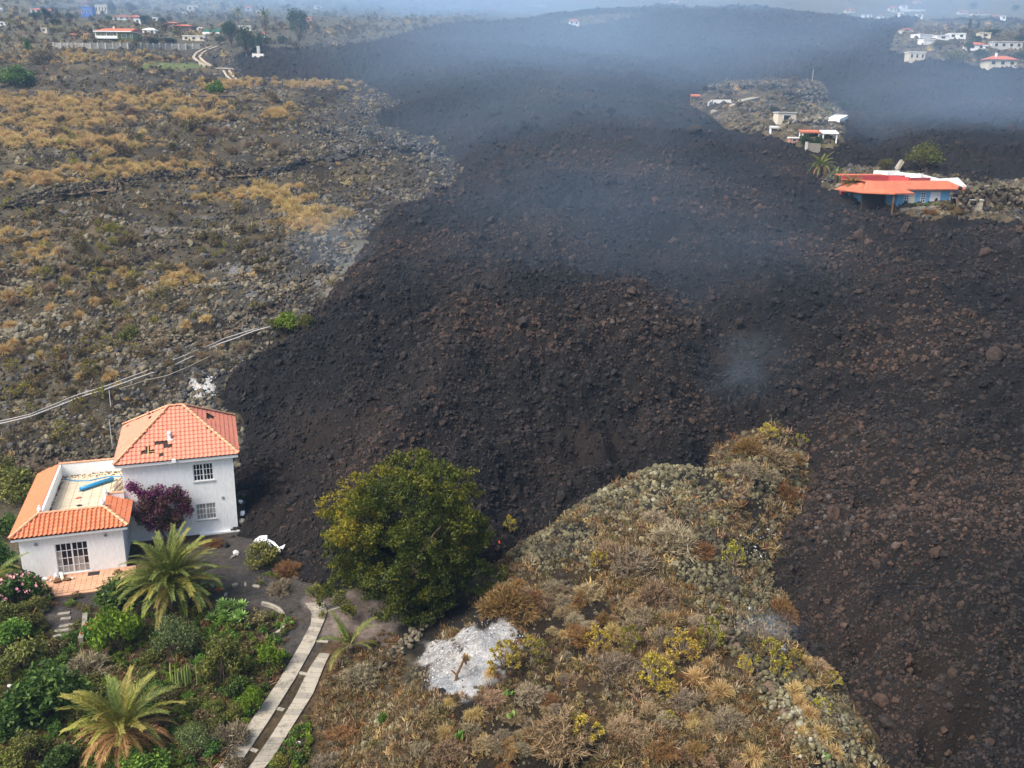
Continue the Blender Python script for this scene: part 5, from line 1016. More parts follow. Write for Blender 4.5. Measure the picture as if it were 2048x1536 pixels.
# ------------------------------------------------------------------ the garden
gl = [(45, 1000, 120, G_OLIVE, 'wide olive shrub against the house at its back left', .75), (20, 1075, 80, G_DARK, 'dark green shrub at the left border beside the tiled roof', .8), (0, 960, 80, G_OLIVE, 'brown olive shrub at the left border above the roof', .9), (90, 955, 50, G_SCRUB, 'brown shrub behind the left corner of the roof terrace', .8),
      (40, 1215, 110, G_DARK, 'dark green oleander with pink blossoms left of the patio', .9), (0, 1150, 90, G_DARK, 'dark green shrub at the left border below the house wall', 1.1), (70, 1225, 60, G_OLIVE, 'olive shrub at the left end of the patio', .8), (245, 1205, 112, G_DARK, 'dark glossy shrub at the right end of the patio', .62), (205, 1208, 46, G_GREEN, 'small green shrub at the patio kerb', .7),
      (236, 1300, 116, G_LIME, 'bright lime green bush below the patio', 1.1), (190, 1275, 60, G_GREEN, 'green bush with red flowers behind the low white wall', .9), (355, 1308, 118, G_BROOM, 'round grey green broom in front of the tall palm', .95), (448, 1368, 112, G_OLIVE, 'tall olive bush left of the lime bush by the track', 1.2), (540, 1340, 72, G_LIME, 'lime green bush near the curved white border', 1.0),
      (505, 1425, 54, G_LIME, 'small lime green bush right beside the track', 1.35), (390, 1500, 86, G_BROOM, 'grey green broom right of the dying palm', 1.0), (462, 1490, 84, G_GREY, 'grey leafless shrub between broom and track', 1.1), (100, 1430, 170, G_DARK, 'large dark green tree like shrub at the lower left', .85), (50, 1345, 120, G_OLIVE, 'yellowish olive shrub at the left border', .8),
      (25, 1470, 120, G_DARK, 'dark shrub in the lower left corner', .8), (60, 1530, 110, G_OLIVE, 'shrub with yellow leaves at the bottom left edge', .8), (290, 1545, 130, G_GREEN, 'green bush under the dying palm', .6), (120, 1540, 90, G_DARK, 'dark bush at the bottom edge left of the dying palm', .7), (25, 1285, 84, G_GREEN, 'bright green broad leaved bush below the oleander', .8),
      (175, 1345, 90, G_GREY, 'grey leafless shrub below the garden steps', .9), (110, 1310, 70, G_SCRUB, 'brown shrub left of the garden steps', .8), (330, 1400, 70, G_SCRUB, 'dark brown shrub behind the candelabra cactus', .8), (300, 1370, 60, G_OLIVE, 'olive shrub left of the candelabra cactus', .7), (520, 1250, 80, G_SCRUB, 'brown shrub inside the curved white border', .6), (560, 1185, 46, G_GREY, 'pale leafless shrub on the gravel yard', 1.1),
      (525, 1130, 90, G_OLIVE, 'olive bush in front of the white wreck', .8), (575, 1145, 60, G_RUST, 'rust brown bush right of the olive bush by the wreck', .8), (430, 1090, 40, G_RUST, 'rust dry plant at the foot of the tower wall', .6), (375, 1420, 50, G_OLIVE, 'small olive shrub below the cactus', .7), (630, 1195, 46, G_OLIVE, 'olive bush at the upper end of the concrete track', .9), (645, 1235, 26, G_YG, 'small yellowish weed in the fork of the track', .9),
      (185, 1415, 90, G_OLIVE, 'olive shrub left of the dying palm crown', .8), (240, 1390, 60, G_SCRUB, 'brown shrub behind the dying palm', .8), (575, 1250, 40, G_RUST, 'rust weed right of the curved border', .6), (720, 1360, 80, G_GREY, 'grey tangled shrub on the bank below the fallen palm', .7), (770, 1330, 46, G_SCRUB, 'dark shrub at the top of the bank', .8), (690, 1470, 70, G_RUST, 'orange brown weeds on the bank right of the track', .5),
      (560, 1530, 46, G_YG, 'yellow green weed at the bottom end of the track', .8), (765, 1445, 26, G_GREEN, 'bluish green small shrub on the bank', 1.2), (470, 1540, 70, G_SCRUB, 'brown grass mound at the bottom left of the track', .6), (650, 1530, 60, G_GREY, 'pale grey twiggy shrub at the bottom edge on the bank', .7), (150, 1195, 34, G_SCRUB, 'pile of dry cut branches on the patio', .6), (500, 1310, 50, G_SCRUB, 'brown olive shrub behind the lime bush', .9), (420, 1440, 60, G_SCRUB, 'brown heath shrub right of the dying palm', .6)]
flm = MB()
for (u, v, w, g, lab, hs), i in zip(gl, range(99)): 
    o = plant('garden_shrub', g[i % len(g)], u, v, w, lab, 'shrub', None, hs)
    if 'pink' in lab or 'red flowers' in lab:
        r_ = np.random.default_rng(i); n_ = 26; d_ = hemi(n_, r_, .3) * np.array([.46, .46, .62]); d_[:, 2] += .12
        C_ = np.repeat(d_, 5, 0) + r_.normal(0, .02, (n_ * 5, 3)); V, F = leafquads(C_, .05, r_, .6, .9)
        tag(add('blossom', make('blossom', V, F, plainmat('pink blossom' if 'pink' in lab else 'red blossom', (.62, .28, .30) if 'pink' in lab else (.5, .08, .04), .7)), o), kind='stuff')
scatter_things('garden_shrub', G_DARK + G_OLIVE + G_SCRUB, [(80, 1450, 120, 70), (250, 1420, 200, 50), (450, 1480, 80, 40), (60, 1300, 80, 60)], 40, 210, (36, 70), 'dark green or olive shrub', 'shrub', 'shrubs of the lower garden', hs=(.6, .9), marks=LM_GARD)
# bougainvillea on the tower wall
bx, by = hloc(8.95, 3.05)
def boug():
    r = np.random.default_rng(5); C = []; T = []; Mi = []
    for k in range(150):
        q = unit(r.normal(size=3)) * r.uniform(.45, 1) ** .6; c = q * np.array([1.95, .75, 1.75]) + np.array([0, 0, 2.85]); c[1] -= .1; n_ = 130; rad = r.uniform(.25, .45); o_ = unit(r.normal(size=(n_, 3))) * (r.random(n_) ** .4)[:, None] * rad; C.append(c + o_)
        pk = r.random() < .16 or (c[2] > 3.9 and r.random() < .45) or (c[0] > 1.2 and r.random() < .3); Mi.append(np.where(r.random(n_) < (.6 if pk else .10), 0, 1)); T.append(np.clip(.42 + .25 * r.normal(size=n_), 0, 1))
    for k in range(22):                                        # the arching arm at upper left
        t = k / 21; c = np.array([-1.3 - .9 * t, .1, 3.9 + .8 * math.sin(2.2 * t) + r.normal(0, .12)]); n_ = 60; C.append(c + r.normal(0, .17, (n_, 3))); Mi.append(np.where(r.random(n_) < .65, 0, 1)); T.append(r.random(n_))
    C = np.concatenate(C); Mi = np.concatenate(Mi); T = np.concatenate(T); C[:, 1] = np.minimum(C[:, 1], .85); C[:, 2] = np.maximum(C[:, 2], .2)
    V, F = leafquads(C, .12, r, .3, .7); return V, F, np.repeat(T, 4), Mi
bo = empty('bougainvillea', (bx, by, 0), HROT, 'purple flowering bougainvillea climbing the tower wall behind the palm', 'climbing shrub')
V, F, T, Mi = boug(); add('crown', make('crown', V, F, [M['magenta'], M['bougleaf']], {'tone': T}, Mi), bo)
tk = MB(); 
for q in range(5): tk.tube([(random.uniform(-.2, .2), 0, 0), (random.uniform(-.5, .5), .1, 1.2), (random.uniform(-1.1, 1.1), .1, 2.8)], [.06, .045, .02], 5)
tk.build('trunk', M['bark'], bo)

# ------------------------------------------------------------------ palms
def frond_mesh(seed, mat, L=1.0, droop=.55, n=46, wid=.12):
    r = np.random.default_rng(seed); t = np.linspace(0, 1, 12); a = .55 - droop * 2.0 * t ** 1.5; dx = np.cos(a); dz = np.sin(a); X = np.concatenate([[0], np.cumsum((dx[1:] + dx[:-1]) / 2)]) / 11 * L; Z = np.concatenate([[0], np.cumsum((dz[1:] + dz[:-1]) / 2)]) / 11 * L
    R_ = np.stack([X, 0 * X, Z], 1); parts = []
    V, F = strips(R_[None], np.interp(t, [0, 1], [.016, .004])[None], np.array([[0, 1., 0]])); parts.append((V, F, .75, 0))
    tt = np.repeat(np.linspace(.1, 1, n), 2); s = np.tile([1, -1], n); p = np.stack([np.interp(tt, t, X), 0 * tt, np.interp(tt, t, Z)], 1); ang = np.interp(tt, t, a)
    fw = np.stack([np.cos(ang), 0 * ang, np.sin(ang)], 1); upv = np.stack([-np.sin(ang), 0 * ang, np.cos(ang)], 1); ll = wid * np.sin(np.clip(tt * 1.05 + .12, 0, 1) * 3.0) ** .6 * r.uniform(.85, 1.1, len(tt)) + .03
    d = unit(fw * .75 + np.stack([0 * s, s, 0 * s], 1) * .75 + upv * r.uniform(.15, .5, len(tt))[:, None]); e1 = p + d * (ll * .55)[:, None]; e2 = p + d * ll[:, None] + np.array([0, 0, -1]) * (ll * .18)[:, None]
    V, F = strips(np.stack([p, e1, e2], 1), np.tile([.0055, .0062, .0015], (len(tt), 1)), unit(np.cross(d, upv) + fw * .3)); parts.append((V, F, np.repeat(np.clip(r.normal(.5, .2, len(tt)) + .25 * (tt > .8), 0, 1), 6), 0))
    return plantmesh('frond', parts, [mat])
FR_G = [frond_mesh(s, M['palm'], 1, d) for s, d in enumerate((.35, .55, .75))]; FR_D = [frond_mesh(10 + s, M['palmdry'], 1, d, 26, .09) for s, d in enumerate((.7, .9, 1.05))]; FR_Y = [frond_mesh(20, M['palmyellow'], 1, .5), frond_mesh(21, M['palmyellow'], 1, .7)]
def palm(loc, h, L, n, label, dead=0.0, lean=(0, 0), tr=.28, rise=(.05, 1.25), yellow=.12, seed=0, group=None, cat='palm', seg=9):
    r = random.Random(seed); root = empty('palm_tree', loc, 0, label, cat, group); t = MB(); path = [(lean[0] * k / 6, lean[1] * k / 6, h * k / 6) for k in range(7)]
    t.tube([(p[0], p[1], p[2] - (.3 if i == 0 else 0)) for i, p in enumerate(path)], [tr * (1.15 if k == 0 else 1 if k < 5 else 1.2 if k == 5 else .9) for k in range(7)], seg); t.build('trunk', M['palmbark'], root)
    for k in range(n):
        f = (k + .5) / n; el = rise[1] - (rise[1] - rise[0]) * f ** .8; az = k * 2.39996 + r.uniform(-.2, .2); isd = f > 1 - dead; me = r.choice(FR_D if isd else (FR_Y if r.random() < yellow else FR_G)); s = L * (r.uniform(.8, 1.08)) * (.85 if isd else 1)
        o = add('frond', me, root, (path[-1][0] + math.cos(az) * tr * .4, path[-1][1] + math.sin(az) * tr * .4, h - .05 + .25 * (1 - f))); o.scale = (s,) * 3
        o.rotation_euler = (Matrix.Rotation(az, 3, 'Z') @ Matrix.Rotation(-(el - .55), 3, 'Y') @ Matrix.Rotation(r.uniform(-.25, .25), 3, 'X')).to_euler()
    return root
p = at(345, 1215); palm(p, 1.7, 3.55, 88, 'tall green palm in front of the white house, between patio and gravel yard', .0, tr=.33, rise=(.12, 1.52), yellow=.3, seed=1)
p = at(250, 1490); palm(p, .8, 3.4, 66, 'palm with green heart and bleached dead outer fronds at the bottom left', .58, tr=.35, rise=(-.05, 1.5), yellow=.75, seed=2)
p = at(700, 1305); palm(p, .5, 2.3, 9, 'fallen palm with only a few green fronds beside the concrete track', 0, tr=.2, rise=(.2, 1.4), yellow=.2, seed=14)
p = at(-8, 1190); palm(p, 1.2, 2.3, 20, 'drooping yellow palm cut by the left border beside the patio', .4, tr=.25, rise=(-.3, 1.0), yellow=.6, seed=4)
# agave clump, cactus, prickly pears
def rosette(seed, n=30, mat='agave'):
    r = np.random.default_rng(seed); i = np.arange(n); az = i * 2.39996; el = 1.4 - 1.15 * (i / n) ** .8; d = np.stack([np.cos(az) * np.cos(el), np.sin(az) * np.cos(el), np.sin(el)], 1); L = r.uniform(.42, .56, n)[:, None]
    P = np.stack([d * .03, d * L * .5, d * L + np.array([0, 0, -.05])], 1); V, F = strips(P, np.tile([.045, .055, .006], (n, 1)), unit(np.cross(d, np.array([0, 0, 1.0])))); return plantmesh('rosette', [(V, F, np.repeat(r.uniform(.2, .9, (n, 1)) + np.array([[-.2, 0, .2]]), 2, 1).ravel(), 0)], [M[mat]])
p = at(450, 1245); ag = empty('agave', p, 0, 'clump of bright green agave rosettes right of the tall palm', 'agave'); RM = [rosette(s) for s in range(3)]
for k, (dx, dy, dz) in enumerate([(0, 0, .25), (.75, .1, .2), (-.6, .2, .2), (.3, .6, .6), (-.3, .7, .6), (.95, .6, .55), (.1, -.4, .05), (.7, -.5, .05), (-.75, -.25, .1), (1.15, -.1, .2), (.55, .3, .55), (-.15, .35, .5)]): add('rosette', RM[k % 3], ag, (dx, dy, dz + .25), (random.uniform(-.3, .3), random.uniform(-.3, .3), k), (1.1, 1.1, 1.1))
p = at(368, 1372); ca = empty('candelabra_cactus', p, 0, 'yellow green candelabra cactus of upright columns in the lower garden', 'cactus')
for k in range(17):
    dx, dy = random.gauss(0, .5), random.gauss(0, .25); h = random.uniform(.7, 1.75); bx_, by_ = dx * .5, dy * .5
    me = MB().tube([(bx_, by_, 0), (dx, dy, .25), (dx, dy, h * .7), (dx, dy, h)], [.045, .055, .055, .025], 6).mesh('column', M['cactus']); a = me.attributes.new('tone', 'FLOAT', 'POINT'); a.data.foreach_set('value', [.35 + .4 * random.random()] * len(me.vertices)); add('column', me, ca)
def pad(seed, m='cactus'):
    V = IV * np.array([.13, .03, .19]) + np.array([0, 0, .17]); return make('cactus_pad', V, IF, M[m], {'tone': np.full(len(V), .35 + .1 * seed)}, smooth_=True)
PADS = [pad(0, 'agave'), pad(2, 'agave')]
for (u, v, lab, n_) in [(925, 1482, 'small prickly pear with green pads at the bottom of the knoll', 7), (1020, 1395, 'green prickly pear pads right of the ash patch', 5), (1025, 1440, 'prickly pear pads half hidden below the first pads', 4), (1645, 1518, 'tiny green plant at the lower rim of the knoll', 2)]:
    p = at(u, v); o = empty('prickly_pear', p, 0, lab, 'cactus'); z = 0
    for k in range(n_): add('cactus_pad', PADS[k % 2], o, (random.gauss(0, .12), random.gauss(0, .05), .12 * (k // 2)), (random.uniform(-.5, .5), random.uniform(-.9, .9), random.uniform(0, 6)))
# scorched cactus stump standing in the ash
p = at(912, 1360); st = empty('burnt_stump', p, 0, 'scorched brown forked stump standing in the white ash', 'stump'); t = MB()
t.tube([(0, 0, -.1), (.05, 0, .35), (.25, .05, .8), (.4, .05, 1.2)], [.09, .075, .07, .06], 7); t.tube([(.03, 0, .3), (-.12, 0, .48), (-.25, 0, .6)], [.06, .045, .03], 6); t.build('stem', M['brownwood'], st)
for k, (a, b, c) in enumerate([(.4, .05, 1.2), (.48, .05, 1.35), (.36, .0, 1.4), (.58, .1, 1.2), (.52, 0, 1.05)]):
    o = add('burnt_pad', PADS[0].copy(), st, (a, b, c - .1), (.2 * k, .8 - .4 * k, k), (.9, 1.6, .9)); o.data.materials[0] = M['batten'] if k % 2 else M['brownwood']

# ------------------------------------------------------------------ the big tree
TB_ = at(815, 1195); tree = empty('broad_tree', TB_, 0, 'large broad olive green tree standing where the lava meets the garden', 'tree')
mp = mpp(TB_)
def treebuild():
    r = np.random.default_rng(12); tk = MB(); tk.tube([(0, 0, -.5), (.05, .1, 1.0), (0, .1, 2.0)], [.42, .32, .30], 9); tk.build('trunk', M['bark'], tree)
    # clumps of the crown: offsets in the plane the photo shows (right, up) and depth
    cl = []
    OUT = [(-.02, 9.4, .8), (-.9, 9.0, .9), (1.0, 8.9, 1.0), (-2.1, 8.4, 1.0), (2.2, 8.0, 1.0), (-3.0, 7.4, 1.0), (3.2, 6.9, 1.1), (-3.7, 6.2, 1.1), (3.9, 5.6, 1.1), (-4.2, 5.0, 1.0), (4.2, 4.3, 1.1), (-4.4, 3.8, .9), (4.5, 3.0, 1.0), (-4.3, 2.6, .9), (5.2, 2.2, .9)]
    for k in range(300):
        a = r.uniform(0, 6.283); z = 9.2 - 9.0 * r.random() ** .8; w = 4.5 * math.sin(math.pi * min(1, max(.0, (9.8 - z) / 11.5)) ** .8) ** .7
        shell = r.uniform(.62, 1.1); y_ = math.sin(a) * w * .85 * shell; z = z + (.4 if y_ > 0 else 0); cl.append((math.cos(a) * w * shell, y_, max(z, .3 if y_ < -1 else 1.6), r.choice((.4, .55, .7, .85, 1.1))))
    for x_, z_, q in OUT: cl.append((x_ * .97, r.uniform(-1.2, 1.2), z_ * .95, q * .85))
    for x_, y_, z_ in ((5.2, -.6, 1.2), (5.8, -.3, 2.0), (5.6, -1.0, .7), (4.6, -1.2, 1.0), (1.2, -3.2, .2), (.3, -3.4, .5), (2.0, -2.6, .2), (-3.8, -2, 1.2), (-4.6, -1.2, 1.6), (-4.9, -1.4, .7), (-3.4, -2.8, .6), (-.8, -3.3, 1.0), (3.0, -2.4, 1.2)): cl.append((x_, y_, z_, .75))
    for k in range(6):
        c = cl[r.integers(len(cl))]; e = np.array(c[:3]); b = np.array([0, .1, 1.6]); md = b + (e - b) * .5 + np.array([0, 0, .35]) + r.normal(0, .15, 3); MB().tube([tuple(b), tuple(md), tuple(e * .93)], [.17, .10, .035], 6).build('limb', M['bark'], tree)
    C = []; T = []
    for (x_, y_, z_, q) in cl:
        n_ = int(480 * q); sub = unit(r.normal(size=(8, 3))) * q * r.uniform(.4, .95, (8, 1)); k = r.integers(0, 8, n_); off = sub[k] + unit(r.normal(size=(n_, 3))) * (r.random(n_) ** .5)[:, None] * q * .42
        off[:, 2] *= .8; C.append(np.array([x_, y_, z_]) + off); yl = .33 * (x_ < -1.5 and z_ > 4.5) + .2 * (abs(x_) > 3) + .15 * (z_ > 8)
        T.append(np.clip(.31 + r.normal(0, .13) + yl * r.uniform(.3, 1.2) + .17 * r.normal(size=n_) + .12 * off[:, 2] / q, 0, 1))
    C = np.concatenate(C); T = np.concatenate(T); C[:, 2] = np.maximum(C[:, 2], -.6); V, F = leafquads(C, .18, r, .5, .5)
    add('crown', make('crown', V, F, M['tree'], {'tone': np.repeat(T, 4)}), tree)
treebuild(); tree.scale = (1.02, 1.0, 1.0)

# ------------------------------------------------------------------ concrete track, steps, borders, pipes, wreck
def gpath(px): P = ats(np.array([q[0] for q in px], float), np.array([q[1] for q in px], float)); return P
def along(P, step):
    P = np.array(P); d = np.concatenate([[0], np.cumsum(np.linalg.norm(np.diff(P, axis=0), axis=1))]); n = max(2, int(round(d[-1] / step)) + 1); t = np.linspace(0, d[-1], n); return np.stack([np.interp(t, d, P[:, k]) for k in range(3)], 1)
drv = tag(empty('concrete_track', (0, 0, 0), 0, 'two strip concrete car track climbing from the bottom edge to the gravel yard', 'track'), kind='thing')
def strip(pl, pr, step, mat='concrete2'):
    A, B = along(gpath(pl), step), along(gpath(pr), step); n = min(len(A), len(B)); A = np.stack([np.interp(np.linspace(0, len(A) - 1, n), range(len(A)), A[:, k]) for k in range(3)], 1); B = np.stack([np.interp(np.linspace(0, len(B) - 1, n), range(len(B)), B[:, k]) for k in range(3)], 1)
    for i in range(n - 1):
        g = .022; a0, a1, b0, b1 = A[i] + (A[i + 1] - A[i]) * g, A[i + 1] + (A[i] - A[i + 1]) * g, B[i] + (B[i + 1] - B[i]) * g, B[i + 1] + (B[i] - B[i + 1]) * g
        q = [Vector(v_) + Vector((0, 0, .06)) for v_ in (a0, b0, b1, a1)]
        for v_ in q: v_.z = max(gz(v_.x, v_.y) + .10, v_.z)
        MB().prism(q, (0, 0, -.25)).build('slab', M[random.choice([mat] * 5 + ['concrete'])], drv)
strip([(390, 1600), (440, 1536), (500, 1448), (560, 1360), (600, 1292), (622, 1250), (624, 1225), (610, 1208)], [(425, 1600), (476, 1536), (535, 1448), (590, 1360), (628, 1292), (648, 1245), (655, 1225), (648, 1208)], .42)
strip([(430, 1600), (500, 1536), (545, 1470), (590, 1398), (618, 1340), (640, 1308)], [(475, 1600), (545, 1520), (585, 1455), (626, 1390), (648, 1335), (660, 1310)], .42)
def cross(a, b, w, lab=None):
    P = gpath([a, b]); A, B = Vector(P[0]), Vector(P[1]); d = (B - A).normalized(); s = Vector((-d.y, d.x, 0)) * w / 2; q = [A - s, B - s, B + s, A + s]
    for v_ in q: v_.z += .035
    MB().prism(q, (0, 0, -.2)).build('cross_slab', M['concrete2'], drv)
for a, b in (((596, 1345), (618, 1350)), ((545, 1415), (568, 1420)), ((494, 1496), (515, 1503)), ((628, 1282), (656, 1284)), ((650, 1224), (695, 1210))): cross(a, b, .22)
# garden steps
for k, (u, v, w) in enumerate([(128, 1228, 22), (133, 1238, 18), (138, 1252, 36), (130, 1262, 36), (126, 1272, 34), (124, 1282, 30), (124, 1292, 26), (126, 1301, 24)]):
    p = at(u, v); s = w * mpp(p); o = MB().box(-s / 2, s / 2, -.14, .14, -.2, .05, f=lambda q: (q[0] + .05 * math.sin(9 * q[0] + k), q[1] + .03 * math.cos(7 * q[0] + k), q[2])).build('garden_step', M['concrete'], None, loc=(p[0], p[1], p[2] + .03), rot=(0, 0, .3)); 
    tag(o, ['upper stepping stone', 'second stepping stone', 'top step', 'second step', 'third step', 'fourth step', 'fifth step', 'lowest step'][k] + ' of the stone garden stair below the patio', 'step', 'garden stair below the patio')
for k, (u, v, lab) in enumerate([(122, 1308, 'upper white stone lying at the foot of the garden stair'), (126, 1316, 'lower white stone at the foot of the garden stair'), (597, 1488, 'white plastic bag lying in the weeds right of the track'), (20, 1375, 'small white object among the dark shrubs at the left border'), (885, 1385, 'dark charred clod at the lower left of the ash patch'), (85, 1225, 'pale folded leaf shaped sheet by the oleander')]):
    p = at(u, v); s = (5 if k != 4 else 7) * mpp(p); o = add('bag' if k == 2 else 'clod' if k == 4 else 'sheet' if k == 5 else 'white_stone', make('bit', rock_shape(260 + k, IV1, .4, .7), IF1, M['char' if k == 4 else 'plastic']), None, (p[0], p[1], p[2] + s * .6), (0, 0, k), (s,) * 3); tag(o, lab, 'bag' if k == 2 else 'debris')
P = gpath([(163, 1290), (170, 1265), (172, 1240)]); w = MB(); 
for i in range(2):
    a, b = Vector(P[i]), Vector(P[i + 1]); s = (b - a).cross(Vector((0, 0, 1))).normalized() * .14; w.prism([a - s, b - s, b + s, a + s], (0, 0, .5))
tag(w.build('low_wall', M['concrete'], None), 'short weathered low wall between garden stair and lime bush', 'wall')
P = along(gpath([(524, 1210), (545, 1215), (562, 1225), (571, 1240), (570, 1255), (561, 1267), (548, 1274)]), .3); b_ = empty('curved_border', (0, 0, 0), 0, 'curved white concrete border around a planting bed by the yard', 'border')
for i in range(len(P) - 1):
    a, c = Vector(P[i]), Vector(P[i + 1]); s = (c - a).cross(Vector((0, 0, 1))).normalized() * .09; d = (c - a) * .02; MB().prism([a - s + d - Vector((0, 0, .1)), c - s - d - Vector((0, 0, .1)), c + s - d - Vector((0, 0, .1)), a + s + d - Vector((0, 0, .1))], (0, 0, .34)).build('block', M['concrete2'], b_)
for k, (u, v) in enumerate([(392, 1174), (408, 1168), (425, 1172), (438, 1180), (470, 1172), (492, 1170), (512, 1174), (400, 1186), (452, 1190)]):
    p = at(u, v); s = 10 * mpp(p); o = add('bed_stone', make('bed_stone', rock_shape(270 + k, IV1, .25, .45), IF1, M['concrete2' if k not in (3, 7) else 'farroof']), None, (p[0], p[1], p[2] + .05), (0, 0, k), (s, s * .6, s)); tag(o, 'pale flat edging stone along the gravel yard behind the agave' if k not in (3, 7) else 'reddish flat edging stone near the tall palm trunk', 'stone', 'edging stones of the gravel yard')
def pipe(name, px, rad, mat, label, cat, lift=.0, step=1.0, sides=6):
    P = along(gpath(px), step); P[:, 2] = np.convolve(np.pad(P[:, 2], 2, 'edge'), np.ones(5) / 5, 'valid') + lift
    return tag(MB().tube([tuple(q) for q in P], rad, sides).build(name, M[mat], None, smooth_=True), label, cat)
pipe('water_pipe', [(-30, 868), (60, 846), (160, 808), (215, 788), (280, 768), (350, 740), (440, 700), (500, 676), (545, 660)], .075, 'pipe', 'longest grey water pipe crossing the slope behind the white house', 'pipe', .6)
pipe('water_pipe', [(-30, 864), (60, 842), (150, 806), (215, 783), (290, 756), (370, 722), (450, 690), (520, 664)], .05, 'pipe', 'thinner grey pipe running just above the longest one', 'pipe', .65)
pipe('water_pipe', [(240, 788), (290, 774), (340, 760), (380, 742), (430, 718)], .045, 'concrete2', 'short pale pipe below the longest pipe', 'pipe', .55)
pipe('bent_pipe', [(620, 470), (660, 505), (690, 500), (716, 492), (705, 470), (695, 455)], .06, 'concrete2', 'thin pale bent pipe on the grey slope at the lava edge', 'pipe', .15)
pipe('bent_pipe', [(520, 620), (590, 585), (640, 560)], .04, 'concrete2', 'thin pale pipe along the stone bank above the green bush', 'pipe', .15)
for (u, v, h, lab) in [(225, 895, 2.6, 'thin wooden pole behind the tower roof'), (222, 815, 1.7, 'short pole holding the water pipe')]:
    p = at(u, v); tag(MB().tube([(p[0], p[1], p[2] - .2), (p[0], p[1], p[2] + h)], .04, 5).build('wooden_pole', M['palegrey'], None), lab, 'pole')
# wrecked white van pushed over by the lava
WP = at(525, 1098); k = mpp(WP); wr = empty('wrecked_van', (WP[0], WP[1], WP[2] - .1), .25, 'crushed white van half buried between the house and the lava', 'van')
prof = [(-1.25, .0), (-1.15, .55), (-.75, 1.05), (-.2, 1.42), (.55, 1.42), (.62, 1.3)]
sh = MB()
for i in range(len(prof) - 1):
    (a, z0), (b, z1) = prof[i], prof[i + 1]; sh.prism([(a, -.7, z0), (b, -.7, z1), (b, .75, z1), (a, .75, z0)], (.03, 0, -.05))
sh.build('body', M['whitepaint'], wr); wr.scale = (.66, .66, .66)
MB().prism([(-1.1, -.72, .05), (.3, -.72, .05), (.5, -.72, 1.25), (-.2, -.72, 1.33), (-.75, -.72, .95)], (0, .03, 0)).build('side_panel', M['metal'], wr)
MB().prism([(-.5, -.75, .55), (.35, -.75, .6), (.45, -.75, 1.12), (-.15, -.75, 1.18)], (0, .025, 0)).build('side_window', M['glass'], wr)
MB().prism([(-1.1, -.55, .62), (-.78, -.5, 1.06), (-.78, .5, 1.06), (-1.1, .6, .62)], (-.03, 0, .03)).build('windscreen', M['glassb'], wr)
MB().tube([(.62, -.7, 1.32), (.85, -.8, 1.0), (1.0, -.85, .7)], [.06, .07, .06], 6).build('bent_pillar', M['whitepaint'], wr)
MB().box(.3, .9, -.74, -.2, .35, .75).build('torn_door', M['metal'], wr)
b2 = gpath([(522, 1090), (535, 1092), (548, 1097), (558, 1106), (561, 1113)]); bm_ = MB(); bm_.tube([tuple(q + np.array([0, 0, .55 - .06 * i])) for i, q in enumerate(b2)], [.11, .1, .1, .09, .06], 6); q = b2[3]; bm_.prism([(q[0], q[1], q[2] + .4), (q[0] + .45, q[1] + .1, q[2] + .6), (q[0] + .3, q[1], q[2] + .3)], (0, .05, .02)); tag(bm_.build('torn_bumper', M['whitepaint'], None), 'torn white bumper strip lying on the lava right of the wrecked van', 'bumper')
for kk, (u, v, s_, lab) in enumerate([(472, 1108, 8, 'grey white fallen block on the gravel left of the wrecked van'), (466, 1116, 6, 'smaller grey block beside the fallen block by the wreck'), (453, 1094, 7, 'black lump on the gravel yard near the tower corner')]):
    p = at(u, v); s = s_ * mpp(p); tag(add('fallen_block', make('block', rock_shape(290 + kk, IV1, .3), IF1, M[['palegrey', 'concrete', 'lavarock'][kk]]), None, (p[0], p[1], p[2] + s * .4), (kk, 0, 1), (s,) * 3), lab, 'block')

